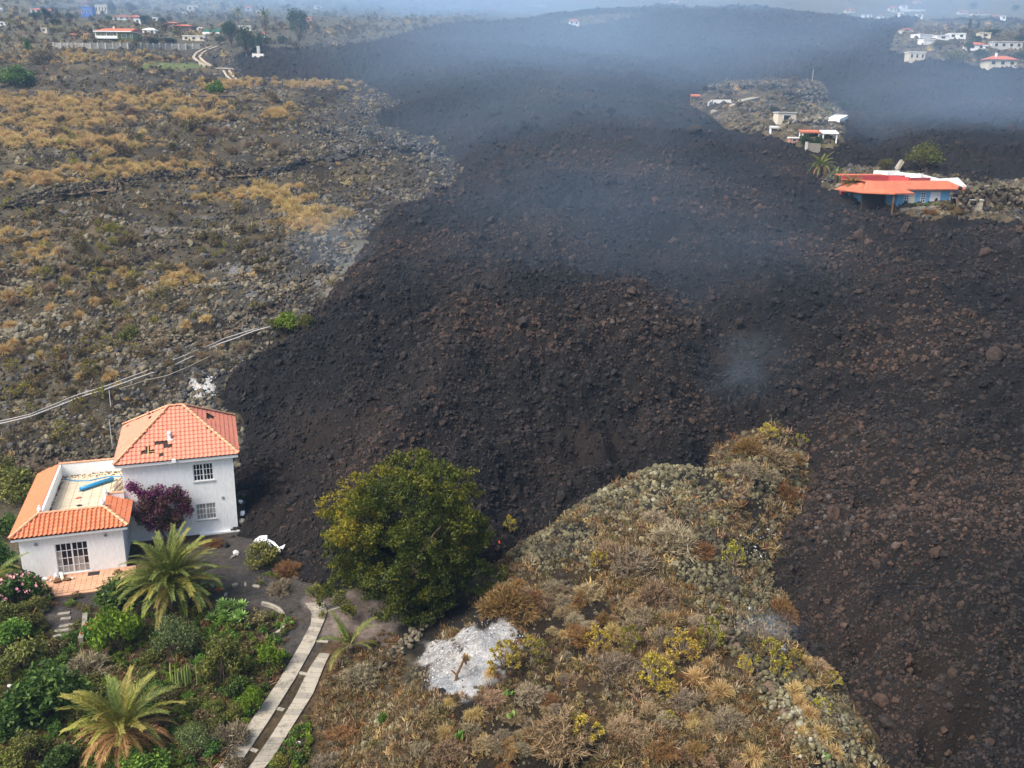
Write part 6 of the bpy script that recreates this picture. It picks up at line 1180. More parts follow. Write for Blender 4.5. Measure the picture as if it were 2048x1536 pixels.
# ------------------------------------------------------------------ dry stone walls
def stone_wall(px, h, stone, label, mats='stone', single=False, thick=None, heap=2.2):
    """a tumbled dry stone wall: a low earth core with stones heaped over a sloping section"""
    from mathutils import Euler
    P = along(gpath(px), stone); root = empty('stone_wall', (0, 0, 0), 0, label, 'stone wall'); src = {'stone': stoneshape, 'lichen': lichshape, 'burnt': burnshape}[mats]; mes = [o.data for o in src.objects]; VV = [np.array([v.co[:] for v in m_.vertices]) for m_ in mes]
    r = random.Random(len(px) * 7 + int(px[0][0])); acc = []; c = MB(); cnt = 0; per = max(3, int(h * heap / stone * 1.25)); wv = noise(np.arange(len(P)) * .23, np.zeros(len(P)), 5); wide = thick or h * heap * .5
    for i in range(len(P) - 1):
        hh = h * (.85 + .35 * wv[i]); a, b = Vector(P[i]), Vector(P[i + 1]); s = (b - a).cross(Vector((0, 0, 1))).normalized(); dn = Vector((0, 0, .5)); t_ = Vector((0, 0, hh * .5))
        c.poly([a - s * wide * .85 - dn, a - s * wide * .25 + t_, a + s * wide * .25 + t_, a + s * wide * .85 - dn, b - s * wide * .85 - dn, b - s * wide * .25 + t_, b + s * wide * .25 + t_, b + s * wide * .85 - dn], [(0, 1, 5, 4), (1, 2, 6, 5), (2, 3, 7, 6)])
        for k in range(per):
            q = r.uniform(-1, 1); sc = stone * r.choice((.3, .4, .45, .55, .7)) * r.uniform(.8, 1.2); pos = a + (b - a) * r.uniform(-.3, 1.3) + s * wide * q + Vector((0, 0, hh * (1 - abs(q)) ** .8 * .95 + r.uniform(-.05, .05)))
            rot = (r.uniform(0, 6.28), r.uniform(0, 6.28), r.uniform(0, 6.28)); mi_ = r.randrange(len(mes))
            if single and cnt < 290: add('stone', mes[mi_], root, pos, rot, (sc * 1.1, sc, sc)); cnt += 1
            else: acc.append(VV[mi_] @ (np.array(Euler(rot).to_matrix()).T * sc) + np.array(pos))
    c.build('core', M['burnt'] if mats == 'burnt' else M['bark'], root)
    if acc:
        V = np.concatenate(acc); n = len(IV); F = (IF[None] + (np.arange(len(acc)) * n)[:, None, None]).reshape(-1, 3); tag(add('stone', make('stone', V, F, M[mats], {'tone': np.repeat(np.random.default_rng(len(acc)).uniform(-.55, .2, len(acc)), n)}), root), kind='stuff')
    return root
stone_wall([(-20, 938), (40, 932), (100, 926), (160, 926), (236, 922)], 1.25, .38, 'dark dry stone wall directly behind the roof terrace', single=True)
stone_wall([(270, 690), (310, 684), (360, 682), (420, 676), (470, 664), (500, 640)], .8, .34, 'curved dry stone wall in the middle of the left hillside above the pipes', single=True)
stone_wall([(20, 420), (60, 405), (120, 385), (180, 378), (240, 372), (300, 360), (380, 352), (450, 348), (520, 345)], 1.5, .5, 'long dry stone ridge wall across the upper left hillside', 'stone', heap=3)
stone_wall([(470, 640), (520, 625), (560, 605), (600, 575), (640, 540), (665, 505)], .8, .42, 'pale stone bank rising beside the smoking grey slope', 'stone', heap=2.8)
stone_wall([(490, 375), (560, 345), (640, 320), (720, 305), (800, 300), (870, 300)], 1.3, .55, 'grey stone wall crossing the burnt ground towards the lava', 'burnt')
stone_wall([(640, 262), (690, 285), (745, 315)], 1.2, .55, 'short grey stone wall running down the burnt ground', 'burnt')
stone_wall([(700, 250), (760, 285), (830, 292), (880, 312)], 1.2, .55, 'burnt stone wall along the lava lobe', 'burnt')
stone_wall([(330, 585), (400, 578), (480, 570)], .7, .36, 'low stone wall under the three golden tufts', 'stone')
stone_wall([(230, 540), (330, 500), (420, 490)], .6, .36, 'broken stone wall in the brown part of the left hillside', 'stone')
stone_wall([(60, 745), (110, 740), (135, 735)], .7, .34, 'heap like stone wall at the left border below the tufts', 'stone')
stone_wall([(880, 1215), (850, 1248), (805, 1295), (762, 1345)], .45, .3, 'low dark stone bank along the left foot of the knoll', 'stone', single=True)
stone_wall([(1400, 1190), (1450, 1260), (1500, 1320), (1545, 1385), (1590, 1450), (1625, 1520)], .55, .25, 'lichened dry stone wall along the eastern side of the knoll', 'lichen', heap=3)

# ------------------------------------------------------------------ houses further off
def far_house(u, v, w, h, wall, roof, label, name='village_house', depth=.7, roofh=.35, wins=2, rz=0.0, chimney=False, flat=False, group=None, sink=.3, winmat='glass', p=None):
    p = at(u, v) if p is None else p; k = mpp(p); W, H = w * k, h * k; D = W * depth; wallh = H * (1 if flat else .62)
    o = empty(name, (p[0], p[1], p[2]), rz, label, 'house', group)
    MB().box(-W / 2, W / 2, 0, D, -sink * H - 1, wallh).build('wall', M[wall], o)
    if flat:
        r_ = MB().box(-W / 2 - .15, W / 2 + .15, -.2, D + .15, wallh + .003, wallh + .25); r_.build('roof', M[roof], o)
    else:
        e = .06 * W; z0, z1 = wallh + .003, wallh + H * roofh; i = min(D / 2, W / 2) * .9; A = [(-W / 2 - e, -e, z0), (W / 2 + e, -e, z0), (W / 2 + e, D + e, z0), (-W / 2 - e, D + e, z0)]; r1, r2 = (-W / 2 + i, D / 2, z1), (W / 2 - i, D / 2, z1)
        rf = MB().poly(A + [r1, r2], [(0, 1, 5, 4), (1, 2, 5), (2, 3, 4, 5), (3, 0, 4), (3, 2, 1, 0)]).build('roof', M[roof], o)
        if chimney: MB().box(-W * .2, -W * .2 + .06 * W, D * .3, D * .3 + .06 * W, z0, z1 + H * .2).build('chimney', M['white'], rf)
    for q in range(wins):
        x_ = -W / 2 + W * (q + .5) / wins; ww = min(W / wins * .38, 1.6); zz = wallh * .38; f = MB().box(x_ - ww / 2 - .08, x_ + ww / 2 + .08, -.06, -.004, zz - .08, zz + wallh * .42 + .08).build('window', M['whitepaint'], o)
        MB().box(x_ - ww / 2, x_ + ww / 2, -.09, -.063, zz, zz + wallh * .42).build('pane', M[winmat], f)
    return o
for a in [(157, 74, 36, 7, 'pinkwall', 'farroof', 'long low hut with orange roof left of the green house', dict(wins=0, depth=.25)), (298, 68, 25, 12, 'white', 'white', 'small white house right of the green house', dict(wins=2, roofh=.4)), (88, 66, 13, 9, 'cream', 'cream', 'tiny cream ruin left of the orange hut', dict(flat=True, wins=1)),
          (4, 52, 14, 7, 'white', 'white', 'white house at the left border under the palm', dict(flat=True, wins=1)), (1, 24, 9, 9, 'white', 'palegrey', 'small white hut at the upper left border', dict(flat=True, wins=0)), (72, 25, 22, 9, 'white', 'farroof', 'white house with red roof half hidden by dark trees at the upper left', dict(wins=2)), (101, 27, 14, 9, 'pinkwall', 'farroof', 'salmon house right of the dark trees at the upper left', dict(wins=1)),
          (170, 10, 34, 7, 'pinkwall', 'farroof', 'long red roofed house at the top of the upper left village', dict(wins=3)), (175, 34, 22, 18, 'cobalt', 'cobalt', 'bright cobalt blue house in the upper left village', dict(flat=True, wins=4)), (203, 28, 24, 17, 'cream', 'palegrey', 'cream two storey house right of the cobalt one', dict(flat=True, wins=4)),
          (243, 40, 36, 10, 'white', 'farroof', 'long white house with flat red roof in the village', dict(wins=3)), (270, 41, 22, 11, 'pinkwall', 'farroof', 'pink house joined to the long white one', dict(wins=2)), (275, 48, 13, 9, 'white', 'white', 'small white annexe below the pink house', dict(flat=True, wins=1)), (310, 43, 10, 7, 'white', 'white', 'white hut among trees right of the pink house', dict(flat=True, wins=1)),
          (342, 52, 28, 9, 'pinkwall', 'farroof', 'brown roofed house left of the larger hip roofed one', dict(wins=1)), (366, 60, 36, 12, 'brownwood', 'farroof', 'low house with wide tiled hip roof above the vegetables', dict(wins=2)), (386, 25, 22, 13, 'cream', 'palegrey', 'square cream house with turret alone on the upper slope', dict(flat=True, wins=2)), (369, 26, 10, 5, 'white', 'white', 'white shed left of the square cream house', dict(flat=True, wins=0)),
          (388, 82, 46, 9, 'cream', 'white', 'long flat cream building above the dirt track', dict(flat=True, wins=3, depth=.25)), (400, 62, 13, 8, 'white', 'palegrey', 'small white house by the green netting', dict(wins=1)), (490, 62, 25, 9, 'cream', 'white', 'white flat roofed house between the dark trees', dict(flat=True, wins=2)), (528, 75, 9, 11, 'white', 'farroof', 'white house by the tall palm', dict(wins=1)),
          (497, 22, 14, 10, 'palegrey', 'farroof', 'pale house in the smoke above the palm', dict(wins=1)), (523, 32, 22, 10, 'cream', 'palegrey', 'cream house behind the tall palm', dict(flat=True, wins=2)), (617, 42, 14, 8, 'pinkwall', 'farroof', 'pinkish house right of the tall sparse tree', dict(wins=1)), (636, 18, 16, 6, 'white', 'palegrey', 'white house in the smoke, leftmost above the lava', dict(flat=True, wins=1)),
          (862, 17, 22, 7, 'cream', 'farroof', 'pale house in haze left of top centre', dict(wins=2)), (915, 18, 10, 5, 'white', 'palegrey', 'small white house in haze near top centre', dict(flat=True, wins=1)), (980, 24, 14, 7, 'pinkwall', 'farroof', 'pinkish house just over the far lava edge', dict(wins=1)), (1075, 13, 36, 9, 'cream', 'farroof', 'wide orange roofed house in haze at top centre', dict(wins=3)),
          (1148, 50, 20, 12, 'white', 'farroof', 'burnt white house on the small island in the far lava', dict(wins=2)), (1350, 5, 14, 6, 'cream', 'farroof', 'pale house in haze right of top centre', dict(wins=1)),
          (1700, 25, 20, 8, 'cream', 'farroof', 'cream house over the far right lava', dict(wins=2)), (1786, 24, 16, 12, 'cream', 'farroof', 'cream house with orange roof, upper right', dict(wins=2)), (1808, 18, 14, 6, 'white', 'palegrey', 'white house right of the upper right cream house', dict(flat=True, wins=1)), (1735, 36, 18, 6, 'white', 'palegrey', 'low white house at the far right lava edge', dict(flat=True, wins=2)),
          (1762, 36, 12, 6, 'white', 'farroof', 'white cottage beside the low white house', dict(wins=1)), (1802, 33, 9, 7, 'white', 'white', 'small white cube at the far right lava edge', dict(flat=True, wins=1)), (1839, 36, 13, 7, 'white', 'palegrey', 'white house with dark door at the far right lava edge', dict(flat=True, wins=1)), (1835, 7, 16, 7, 'cream', 'farroof', 'cream house at the top right border of the picture', dict(wins=1)),
          (1927, 28, 18, 8, 'cream', 'farroof', 'cream house left of the long orange roof at upper right', dict(wins=2)), (1962, 29, 32, 7, 'cream', 'farroof', 'long orange roofed house at upper right', dict(wins=3)), (1993, 36, 12, 7, 'pinkwall', 'farroof', 'small pink house at upper right', dict(wins=1)), (2007, 40, 9, 7, 'white', 'white', 'small white hut at the upper right border', dict(flat=True, wins=1)),
          (1833, 122, 32, 16, 'cream', 'white', 'white house half buried by the lava below the villas', dict(flat=True, wins=3)), (1814, 64, 24, 8, 'cream', 'farroof', 'small orange hut at the upper left of the villas', dict(wins=1)), (1858, 88, 26, 8, 'white', 'white', 'low white villa roof, front left of the villa group', dict(flat=True, wins=0, rz=.25)), (1852, 78, 34, 8, 'white', 'white', 'slanting white villa roof behind the front left one', dict(flat=True, wins=0, rz=.4)),
          (1886, 80, 26, 8, 'white', 'white', 'white villa wing in the middle of the villa group', dict(flat=True, wins=1, rz=.1)), (1914, 78, 32, 10, 'white', 'white', 'curved white villa at the top of the villa group', dict(flat=True, wins=2, rz=-.1)), (1953, 100, 34, 16, 'white', 'farroof', 'villa with salmon hip roof among green trees', dict(wins=2)), (1973, 101, 14, 9, 'white', 'white', 'white garage right of the salmon roofed villa', dict(flat=True, wins=1)),
          (2014, 98, 60, 13, 'palegrey', 'palegrey', 'long grey flat roofed villa near the right border', dict(flat=True, wins=4, depth=.3)), (2004, 135, 56, 24, 'cream', 'farroof', 'cream villa with orange roof and chimney near the right border', dict(wins=3, chimney=True, depth=.6)), (1970, 76, 22, 9, 'cream', 'cream', 'cream house behind the salmon roofed villa', dict(flat=True, wins=1))]:
    kw = a[7]; far_house(*a[:6], a[6], **kw)
# the green house
p = at(232, 82); k = mpp(p); W = 72 * k; o = empty('green_house', p, -.05, 'green house with orange roof and white balcony in the upper left village', 'house'); H = 26 * k
MB().box(-W / 2, W / 2, .0, W * .55, -2, H * .62).build('wall', M['greenwall'], o)
MB().box(-W / 2 - .1, W * .12, -2.2, -.003, H * .14, H * .2).build('balcony', M['white'], o); MB().box(-W / 2 - .1, W * .12, -2.25, -2.1, H * .2, H * .34).build('balcony_wall', M['white'], o)
for q in range(3): MB().box(-W / 2 + q * W * .3, -W / 2 + q * W * .3 + .25, -2.1, -1.9, H * .34, H * .6).build('post', M['white'], o)
MB().box(-W / 2 - .8, W / 2 + .5, -2.6, W * .55 + .5, H * .62, H * .68).build('eave', M['white'], o)
rf = MB().poly([(-W / 2 - .7, -2.5, H * .685), (W / 2 + .4, -2.5, H * .685), (W / 2 + .4, W * .55, H * .685), (-W / 2 - .7, W * .55, H * .685), (-W / 2 + 2, W * .28, H * .98), (W / 2 - .4, W * .28, H * .98)], [(0, 1, 5, 4), (1, 2, 5), (2, 3, 4, 5), (3, 0, 4), (3, 2, 1, 0)]).build('roof', M['farroof'], o)
MB().box(-W * .15, -W * .15 + .7, W * .2, W * .2 + .7, H * .8, H * 1.12).build('chimney', M['cream'], rf)
for x_, ww in ((-.36, 1.6), (-.1, 1.6), (.24, 2.2), (.45, .9)):
    f = MB().box(x_ * W - ww / 2 - .15, x_ * W + ww / 2 + .15, -.08, -.004, H * .22, H * .52).build('window', M['white'], o); MB().box(x_ * W - ww / 2 + .2, x_ * W + ww / 2 - .2, -.12, -.083, H * .26, H * .48).build('pane', M['glassb'], f)
# long pale wall below it, in bays between posts
def bay_wall(px, h, label, mat='block', post=True, step=3.2, name='block_wall', thick=.3, cap=None):
    P = along(gpath(px), step); r = empty(name, (0, 0, 0), 0, label, 'wall')
    for i in range(len(P) - 1):
        a, b = Vector(P[i]), Vector(P[i + 1]); s = (b - a).cross(Vector((0, 0, 1))).normalized() * thick / 2; dn = Vector((0, 0, 1.2)); MB().prism([a - s - dn, b - s - dn, b + s - dn, a + s - dn], (0, 0, h + 1.2)).build('panel', M[mat], r)
        if post: MB().box(a.x - .2, a.x + .2, a.y - .3, a.y + .3, a.z - 1, a.z + h + .15).build('post', M['palegrey'], r)
        if cap: MB().prism([a - s * 1.4 + Vector((0, 0, h + .003)), b - s * 1.4 + Vector((0, 0, h + .003)), b + s * 1.4 + Vector((0, 0, h + .003)), a + s * 1.4 + Vector((0, 0, h + .003))], (0, 0, .15)).build('coping', M[cap], r)
    return r
kk = mpp(at(250, 97)); bay_wall([(108, 97), (180, 98), (260, 98), (340, 99), (400, 99)], 11 * kk, 'long pale concrete block wall below the green house', step=14 * kk)
bay_wall([(62, 20), (120, 16), (178, 14)], 6 * mpp(at(120, 16)), 'long grey terrace wall in the upper left village', 'palegrey', False, 6)
bay_wall([(1800, 22), (1830, 22), (1850, 22)], 3 * mpp(at(1830, 22)), 'low white wall at upper right', 'white', False, 5)
bay_wall([(505, 112), (528, 113)], 5 * mpp(at(515, 112)), 'short pale garden wall at the lava edge under the dark trees', 'palegrey', False, 4)
p = at(517, 108); k = mpp(p); tag(MB().box(p[0] - 3 * k, p[0] + 3 * k, p[1], p[1] + 5 * k, p[2] - 1, p[2] + 15 * k).build('white_pillar', M['palegrey'], None), 'white square gate pillar at the lava edge under the dark trees', 'pillar')
p = at(425, 68); k = mpp(p); o = empty('netting_house', p, 0, 'green netted greenhouse on a white wall left of the dark trees', 'greenhouse'); MB().box(-20 * k, 17 * k, 0, 12 * k, -1, 3.5 * k).build('wall', M['white'], o); MB().box(-18 * k, 17 * k, .5, 12 * k, 3.5 * k + .01, 9 * k).build('netting', M['greennet'], o)
bay_wall([(395, 199), (470, 199)], 1.0, 'low pale wall line beside the ruined hut', 'burnt', False, 3, cap='concrete2')
p = at(378, 196); k = mpp(p); o = empty('ruined_hut', p, 0, 'small ruined hut with a pale gable on the left hillside', 'hut'); MB().box(-3 * k, 3 * k, 0, .4, -.5, 12 * k).build('wall', M['palegrey'], o); MB().box(-9 * k, 6 * k, -.5, 2.5, 12 * k + .003, 13.5 * k).build('roof', M['burnt'], o); MB().box(-9 * k, -7 * k, 0, .4, -.5, 12 * k).build('post', M['burnt'], o)
# dirt track in two pale ruts
trk = tag(empty('dirt_track', (0, 0, 0)), 'pale two rut dirt track winding down from the village', kind='structure')
for lst in ([(430, 94), (412, 100), (398, 108), (393, 116), (404, 126), (416, 133)], [(422, 137), (436, 138), (450, 138), (464, 139)], [(453, 143), (458, 152), (470, 163)]):
    for off in ((-6, 6) if len(lst) != 4 else (0,)):
        P = along(gpath([(a + off, b) for a, b in lst]), 2.0); mb = MB(); wd = (4.2 if len(lst) != 4 else 8) * mpp(P[0])
        for i in range(len(P) - 1):
            a, b = Vector(P[i]), Vector(P[i + 1]); s = Vector((1, 0, 0)) * wd / 2; q = [a - s, a + s, b + s, b - s]; mb.prism([w_ + Vector((0, 0, .45)) for w_ in q], (0, 0, -.9))
        mb.build('rut', M['track'], trk)
# poles
def pole(u, v, h, label, cross_=False, r=.12, mat='palegrey', tilt=0):
    p = at(u, v); k = mpp(p); mb = MB().tube([(0, 0, -.5), (h * k * math.sin(tilt), 0, h * k * math.cos(tilt))], max(r * .6, .2 * k), 5)
    if cross_: mb.box(-2.5 * k, 2.5 * k, -.1, .1, h * k * .9, h * k * .93)
    o = mb.build('utility_pole', M[mat], None, loc=p); return tag(o, label, 'pole')
pole(189, 74, 22, 'grey utility pole left of the green house', True); pole(250, 30, 26, 'tall pole in the upper left village'); pole(1624, 166, 26, 'thin grey pole above the terraced island'); pole(1882, 76, 12, 'left thin pole above the villas'); pole(1908, 72, 12, 'right thin pole above the villas'); pole(423, 76, 22, 'dead leaning trunk left of the dark trees', mat='brownwood', tilt=-.25)
# trees further off
def far_tree(u, v, w, h, mesh, label, name='far_tree', trunk=.25, sparse=False, mat=None, group=None):
    p = at(u, v); k = mpp(p); o = empty(name, p, 0, label, 'tree', group); W, H = w * k, h * k
    MB().tube([(0, 0, -.5), (.02 * W, 0, H * trunk), (0, 0, H * (trunk + .35))], [.05 * W, .04 * W, .02 * W], 6).build('trunk', M['bark'], o)
    add('crown', mesh, o, (0, 0, H * trunk * .8), (0, 0, random.uniform(0, 6)), (W, W, H * (1 - trunk * .8) / .82)); return o
FT = [leafy(300 + s, M['fartree'], M['bark'], 26, 110, .05, .85) for s in range(4)]; FTO = [leafy(310 + s, M['olive'], M['bark'], 24, 100, .05, .85) for s in range(2)]; FTS = leafy(320, M['fartree'], M['bark'], 17, 130, .05, .95)
for i, (u, v, w, h, g, lab, t_) in enumerate([(462, 92, 48, 56, FT, 'large dark green round tree left of the white gate pillar', .12), (494, 110, 50, 58, FT, 'dark green tree directly behind the white gate pillar', .1), (523, 104, 36, 38, FT, 'smaller dark tree right of the white gate pillar', .15), (440, 88, 24, 18, FT, 'low dark tree at the left of the dark group', .1), (597, 96, 62, 74, [FTS], 'tall sparse tree standing alone in the smoke', .25), (565, 88, 26, 16, FT, 'dark bush between tall palm and sparse tree', .1),
        (90, 42, 34, 26, FT, 'dark tree in front of the salmon house', .1), (70, 40, 30, 18, FT, 'dark bush left of the salmon house', .1), (112, 56, 28, 22, FT, 'round dark tree above the tiny cream ruin', .1), (140, 39, 22, 14, FT, 'round dark bush left of the cobalt house', .1), (105, 66, 34, 14, FTO, 'pale green bush beside the tiny cream ruin', .05), (95, 10, 14, 10, FT, 'dark bush at the end of the grey terrace wall', .1), (188, 18, 20, 14, FT, 'dark tree between cobalt and cream houses', .15), (224, 28, 20, 26, FT, 'tall dark tree right of the cream two storey house', .15),
        (260, 26, 40, 20, FT, 'wide dark tree above the long white house', .1), (218, 42, 18, 12, FT, 'dark bush left of the long white house', .1), (292, 48, 30, 20, FT, 'dark tree right of the pink annexe', .1), (325, 52, 24, 18, FT, 'dark bush left of the brown roofed house', .1), (182, 70, 12, 14, FT, 'slim dark tree left of the green house', .15), (300, 86, 60, 12, FT, 'low green vegetable bushes right of the green house', .02), (335, 84, 40, 10, FT, 'green vine rows by the long pale wall', .02), (355, 70, 30, 12, FTO, 'green bush below the wide hip roof', .05),
        (1938, 62, 10, 24, FT, 'broad cypress behind the villas', .08), (1955, 62, 6, 24, FT, 'narrow cypress behind the villas', .08), (1950, 90, 30, 22, FT, 'dark green tree behind the salmon roofed villa', .1), (1936, 104, 24, 24, FT, 'dark tree left of the salmon roofed villa', .1), (1958, 124, 40, 26, FT, 'round dark tree below the salmon roofed villa', .1), (1910, 128, 70, 26, FTO, 'wide olive thicket in front of the villas', .05), (1985, 72, 40, 16, FT, 'dark trees at the top right of the villas', .1), (2036, 118, 30, 14, FT, 'dark bush at the right border below the grey villa', .1), (1880, 96, 40, 16, FTO, 'olive bush under the white villa wings', .05), (2040, 84, 30, 14, FT, 'dark bush at the right border above the grey villa', .1),
        (1545, 232, 24, 22, FT, 'round green bush on the terraced island', .05), (1610, 292, 36, 24, FT, 'green bush below the orange canopy', .05), (1636, 298, 30, 26, FT, 'dark green bush right of the one below the orange canopy', .05), (1845, 340, 84, 56, FTO, 'large scorched olive tree behind the blue house', .1), (1770, 340, 40, 26, FTO, 'low scorched tree left of the large one behind the blue house', .1), (1570, 250, 16, 12, FTO, 'pale bush in front of the cream shed', .05), (1604, 214, 20, 10, FTO, 'small green bush on the top terrace of the island', .05),
        (1945, 18, 22, 14, FT, 'dark tree at the upper right', .1), (2030, 22, 18, 14, FT, 'dark tree at the upper right border', .1), (1690, 220, 40, 18, [FTS], 'withered pale bush right of the terraced island', .1), (690, 18, 14, 9, FT, 'dark tree in smoke above the lava', .1), (875, 32, 6, 10, FT, 'lone slim tree on the far lava edge', .15)]):
    far_tree(u, v, w, h, g[i % len(g)], lab, trunk=t_)
def far_palm(u, v, h, L, n, label, seed, dead=.1, tr=.3): p = at(u, v); k = mpp(p); palm(p, h * k, L * k, n, label, dead, tr=max(tr, 1.1 * k), seed=seed, rise=(-.5, 1.2), yellow=.05, seg=6)
far_palm(532, 88, 54, 20, 40, 'tall palm right of the dark trees at the top', 31, .15); far_palm(478, 56, 30, 16, 30, 'smaller palm in haze left of the tall palm', 32); far_palm(20, 56, 12, 13, 22, 'short palm at the upper left border', 33)
far_palm(1640, 350, 18, 32, 44, 'green palm with rust skirt left of the blue house', 34, .3); far_palm(1672, 366, 16, 22, 30, 'small dark palm between the two larger palms by the blue house', 35, .2); far_palm(1702, 394, 24, 32, 44, 'palm rising in front of the porch roof of the blue house', 36, .45)

# ------------------------------------------------------------------ the terraced island in the lava
stone_wall([(1408, 182), (1480, 180), (1540, 180), (1645, 186)], 1.6, .95, 'uppermost grey stone wall of the terraced island', 'burnt', thick=.8); stone_wall([(1565, 200), (1610, 202), (1648, 204)], 2.6, .95, 'tall grey stone wall on the right of the terraced island', 'burnt', thick=.9)
stone_wall([(1530, 198), (1600, 201), (1670, 211)], .8, .8, 'brown curved terrace wall below the tall grey wall', 'stone', thick=.8); stone_wall([(1555, 224), (1610, 225), (1672, 226)], 1.0, .8, 'stone terrace wall behind the cream shed', 'stone', thick=.7); stone_wall([(1580, 249), (1640, 249), (1684, 248)], 1.3, .8, 'stone terrace wall right of the cream shed', 'stone', thick=.7)
stone_wall([(1465, 261), (1500, 260), (1545, 260)], .9, .8, 'lowest stone wall on the left of the island', 'stone', thick=.7); stone_wall([(1480, 224), (1510, 224), (1530, 223)], .7, .7, 'short stone wall under the white ramp', 'stone', thick=.6)
bay_wall([(1416, 214), (1424, 208), (1462, 208)], 1.0, 'white parapet at the left end of the island', 'palegrey', False, 3)
def ribbon(name, px, w, mat, label, cat, lift=.3):
    P = along(gpath(px), 2.0); mb = MB()
    for i in range(len(P) - 1):
        a, b = Vector(P[i]), Vector(P[i + 1]); s = (b - a).cross(Vector((0, 0, 1))).normalized() * w / 2; up = Vector((0, 0, lift)); mb.prism([a - s + up, b - s + up, b + s + up, a + s + up], (0, 0, -.8))
    return tag(mb.build(name, M[mat], None), label, cat)
ribbon('ramp', [(1430, 224), (1455, 214), (1478, 204), (1510, 197)], 2.6, 'concrete2', 'pale concrete ramp climbing the terraced island', 'ramp')
far_house(1573, 248, 38, 21, 'cream', 'palegrey', 'cream shed with flat roof in the middle of the terraced island', 'garden_shed', flat=True, wins=1, depth=.6, rz=.15)
def canopy(u, v, w, h, roof, label, posts='white', tilt=.0):
    p = at(u, v); k = mpp(p); o = empty('canopy', p, 0, label, 'canopy'); W, H, D = w * k, h * k, w * k * .7; MB().poly([(-W / 2, 0, H), (W / 2, 0, H), (W / 2, D, H + .3 * H), (-W / 2, D, H + .3 * H), (-W / 2, 0, H - .25), (W / 2, 0, H - .25), (W / 2, D, H + .3 * H - .25), (-W / 2, D, H + .3 * H - .25)], [(0, 1, 2, 3), (7, 6, 5, 4), (0, 4, 5, 1), (1, 5, 6, 2), (2, 6, 7, 3), (3, 7, 4, 0)]).build('roof', M[roof], o)
    for x_, y_ in ((-W * .42, .3), (W * .42, .3), (-W * .42, D - .3), (W * .42, D - .3)): MB().tube([(x_, y_, -.5), (x_, y_, H + .25 * H * y_ / D)], .14, 5).build('post', M[posts], o)
canopy(1391, 203, 18, 11, 'farroof', 'small red canopy on posts at the left tip of the terraced island', 'brownwood'); canopy(1622, 276, 38, 12, 'farroof', 'orange tiled canopy at the foot of the terraced island'); canopy(1660, 282, 32, 16, 'white', 'white flat canopy on pillars right of the orange one'); canopy(1550, 264, 18, 9, 'palegrey', 'small grey canopy left of the orange one')
far_house(1588, 285, 18, 8, 'pinkwall', 'white', 'small red and white hut half buried by the lava', wins=1, flat=True, name='buried_hut'); bay_wall([(1612, 300), (1640, 302)], 1.4, 'pale broken wall below the green bushes of the island', 'concrete', True, 3); ribbon('slab', [(1665, 244), (1675, 240), (1682, 236)], 3.0, 'white', 'tilted pale slab at the right end of the island terraces', 'slab', .7)
scatter_things('shrub', G_SCRUB + G_YG, [(1500, 235, 90, 26), (1600, 210, 80, 14), (1620, 235, 60, 12)], 40, 230, (8, 16), 'brown bush', 'shrub', 'bushes of the terraced island', marks=LM_ISLE)
scatter_things('grass_tuft', G_TUFT, [(1500, 235, 90, 26), (1620, 212, 80, 12)], 12, 231, (7, 12), 'tan grass tuft', 'grass tuft', 'tufts of the terraced island', marks=LM_ISLE)

# ------------------------------------------------------------------ the blue house
A_, B_ = at(1792, 414), at(1914, 407); A_.z = B_.z = (A_.z + B_.z) / 2; ang = math.atan2(B_.y - A_.y, B_.x - A_.x); L = math.hypot(B_.x - A_.x, B_.y - A_.y)
blue = empty('blue_house', A_, ang, 'sky blue house with orange tiled roof round a crimson courtyard', 'house'); k = L / 122; h = 27 * k
MB().box(0, L, 0, 3.2, -1.5, h).build('wall', M['bluewall'], blue)
def rf(pts, name='roof', mat='farroof'):
    P = [Vector(p) for p in pts]; MB().prism(P, (0, 0, -.18)).build(name, M[mat], blue)
e = h + .02; D = 13.0
rf([(-.2, -.75, e), (L + .9, -.75, e), (L - .6, 2.2, e + 1.15), (-.9, 2.2, e + 1.15)])
PL = -58 * k                                                     # left wing with its porch
rf([(-2.6, -2.6, e - .5), (1.4, -2.2, e - .5), (-1.0, 2.2, e + 1.15), (-4.5, 2.2, e + 1.1)]); rf([(PL, 1.5, e - .6), (-2.6, -2.6, e - .52), (-4.5, 2.2, e + 1.1), (PL + 3.0, 5.0, e + 1.0)]); rf([(PL - .4, 8.0, e - .5), (PL, 1.52, e - .6), (PL + 3.0, 5.0, e + 1.0), (PL + 4.0, 8.5, e + 1.0)])
rf([(PL + 3.0, 5.0, e + 1.0), (-4.5, 2.2, e + 1.1), (-2.0, 2.3, e + 1.1), (-4.0, 9.5, e + 1.05), (PL + 4.0, 8.6, e + 1.0)])
MB().box(PL + 2.6, -.02, 2.6, 8.5, -1.5, e - .3).build('wall', M['bluewall'], blue); MB().box(PL + .8, -.4, 2.3, 2.58, -1.5, e - .4).build('porch_shade_panel', M['deck'], blue)  # dark panel added to stand for the shade under the porch
for x_, y_ in ((-2.4, -2.2),): MB().tube([(x_, y_, -1.5), (x_, y_, e - .6)], .14, 6).build('porch_post', M['brownwood'], blue)
MB().box(-4.0, L * .72, 9.2, 9.4, h - 1.5, e + 1.6).build('courtyard_wall', M['redwall'], blue); MB().box(L * .44, L * .44 + .2, 4.2, 9.19, h - 1.5, e + 1.58).build('courtyard_wall', M['redwall'], blue); MB().box(L * .45, L * .8, 4.1, 4.19, h - 1.5, e + 1.5).build('courtyard_wall', M['redwall'], blue)
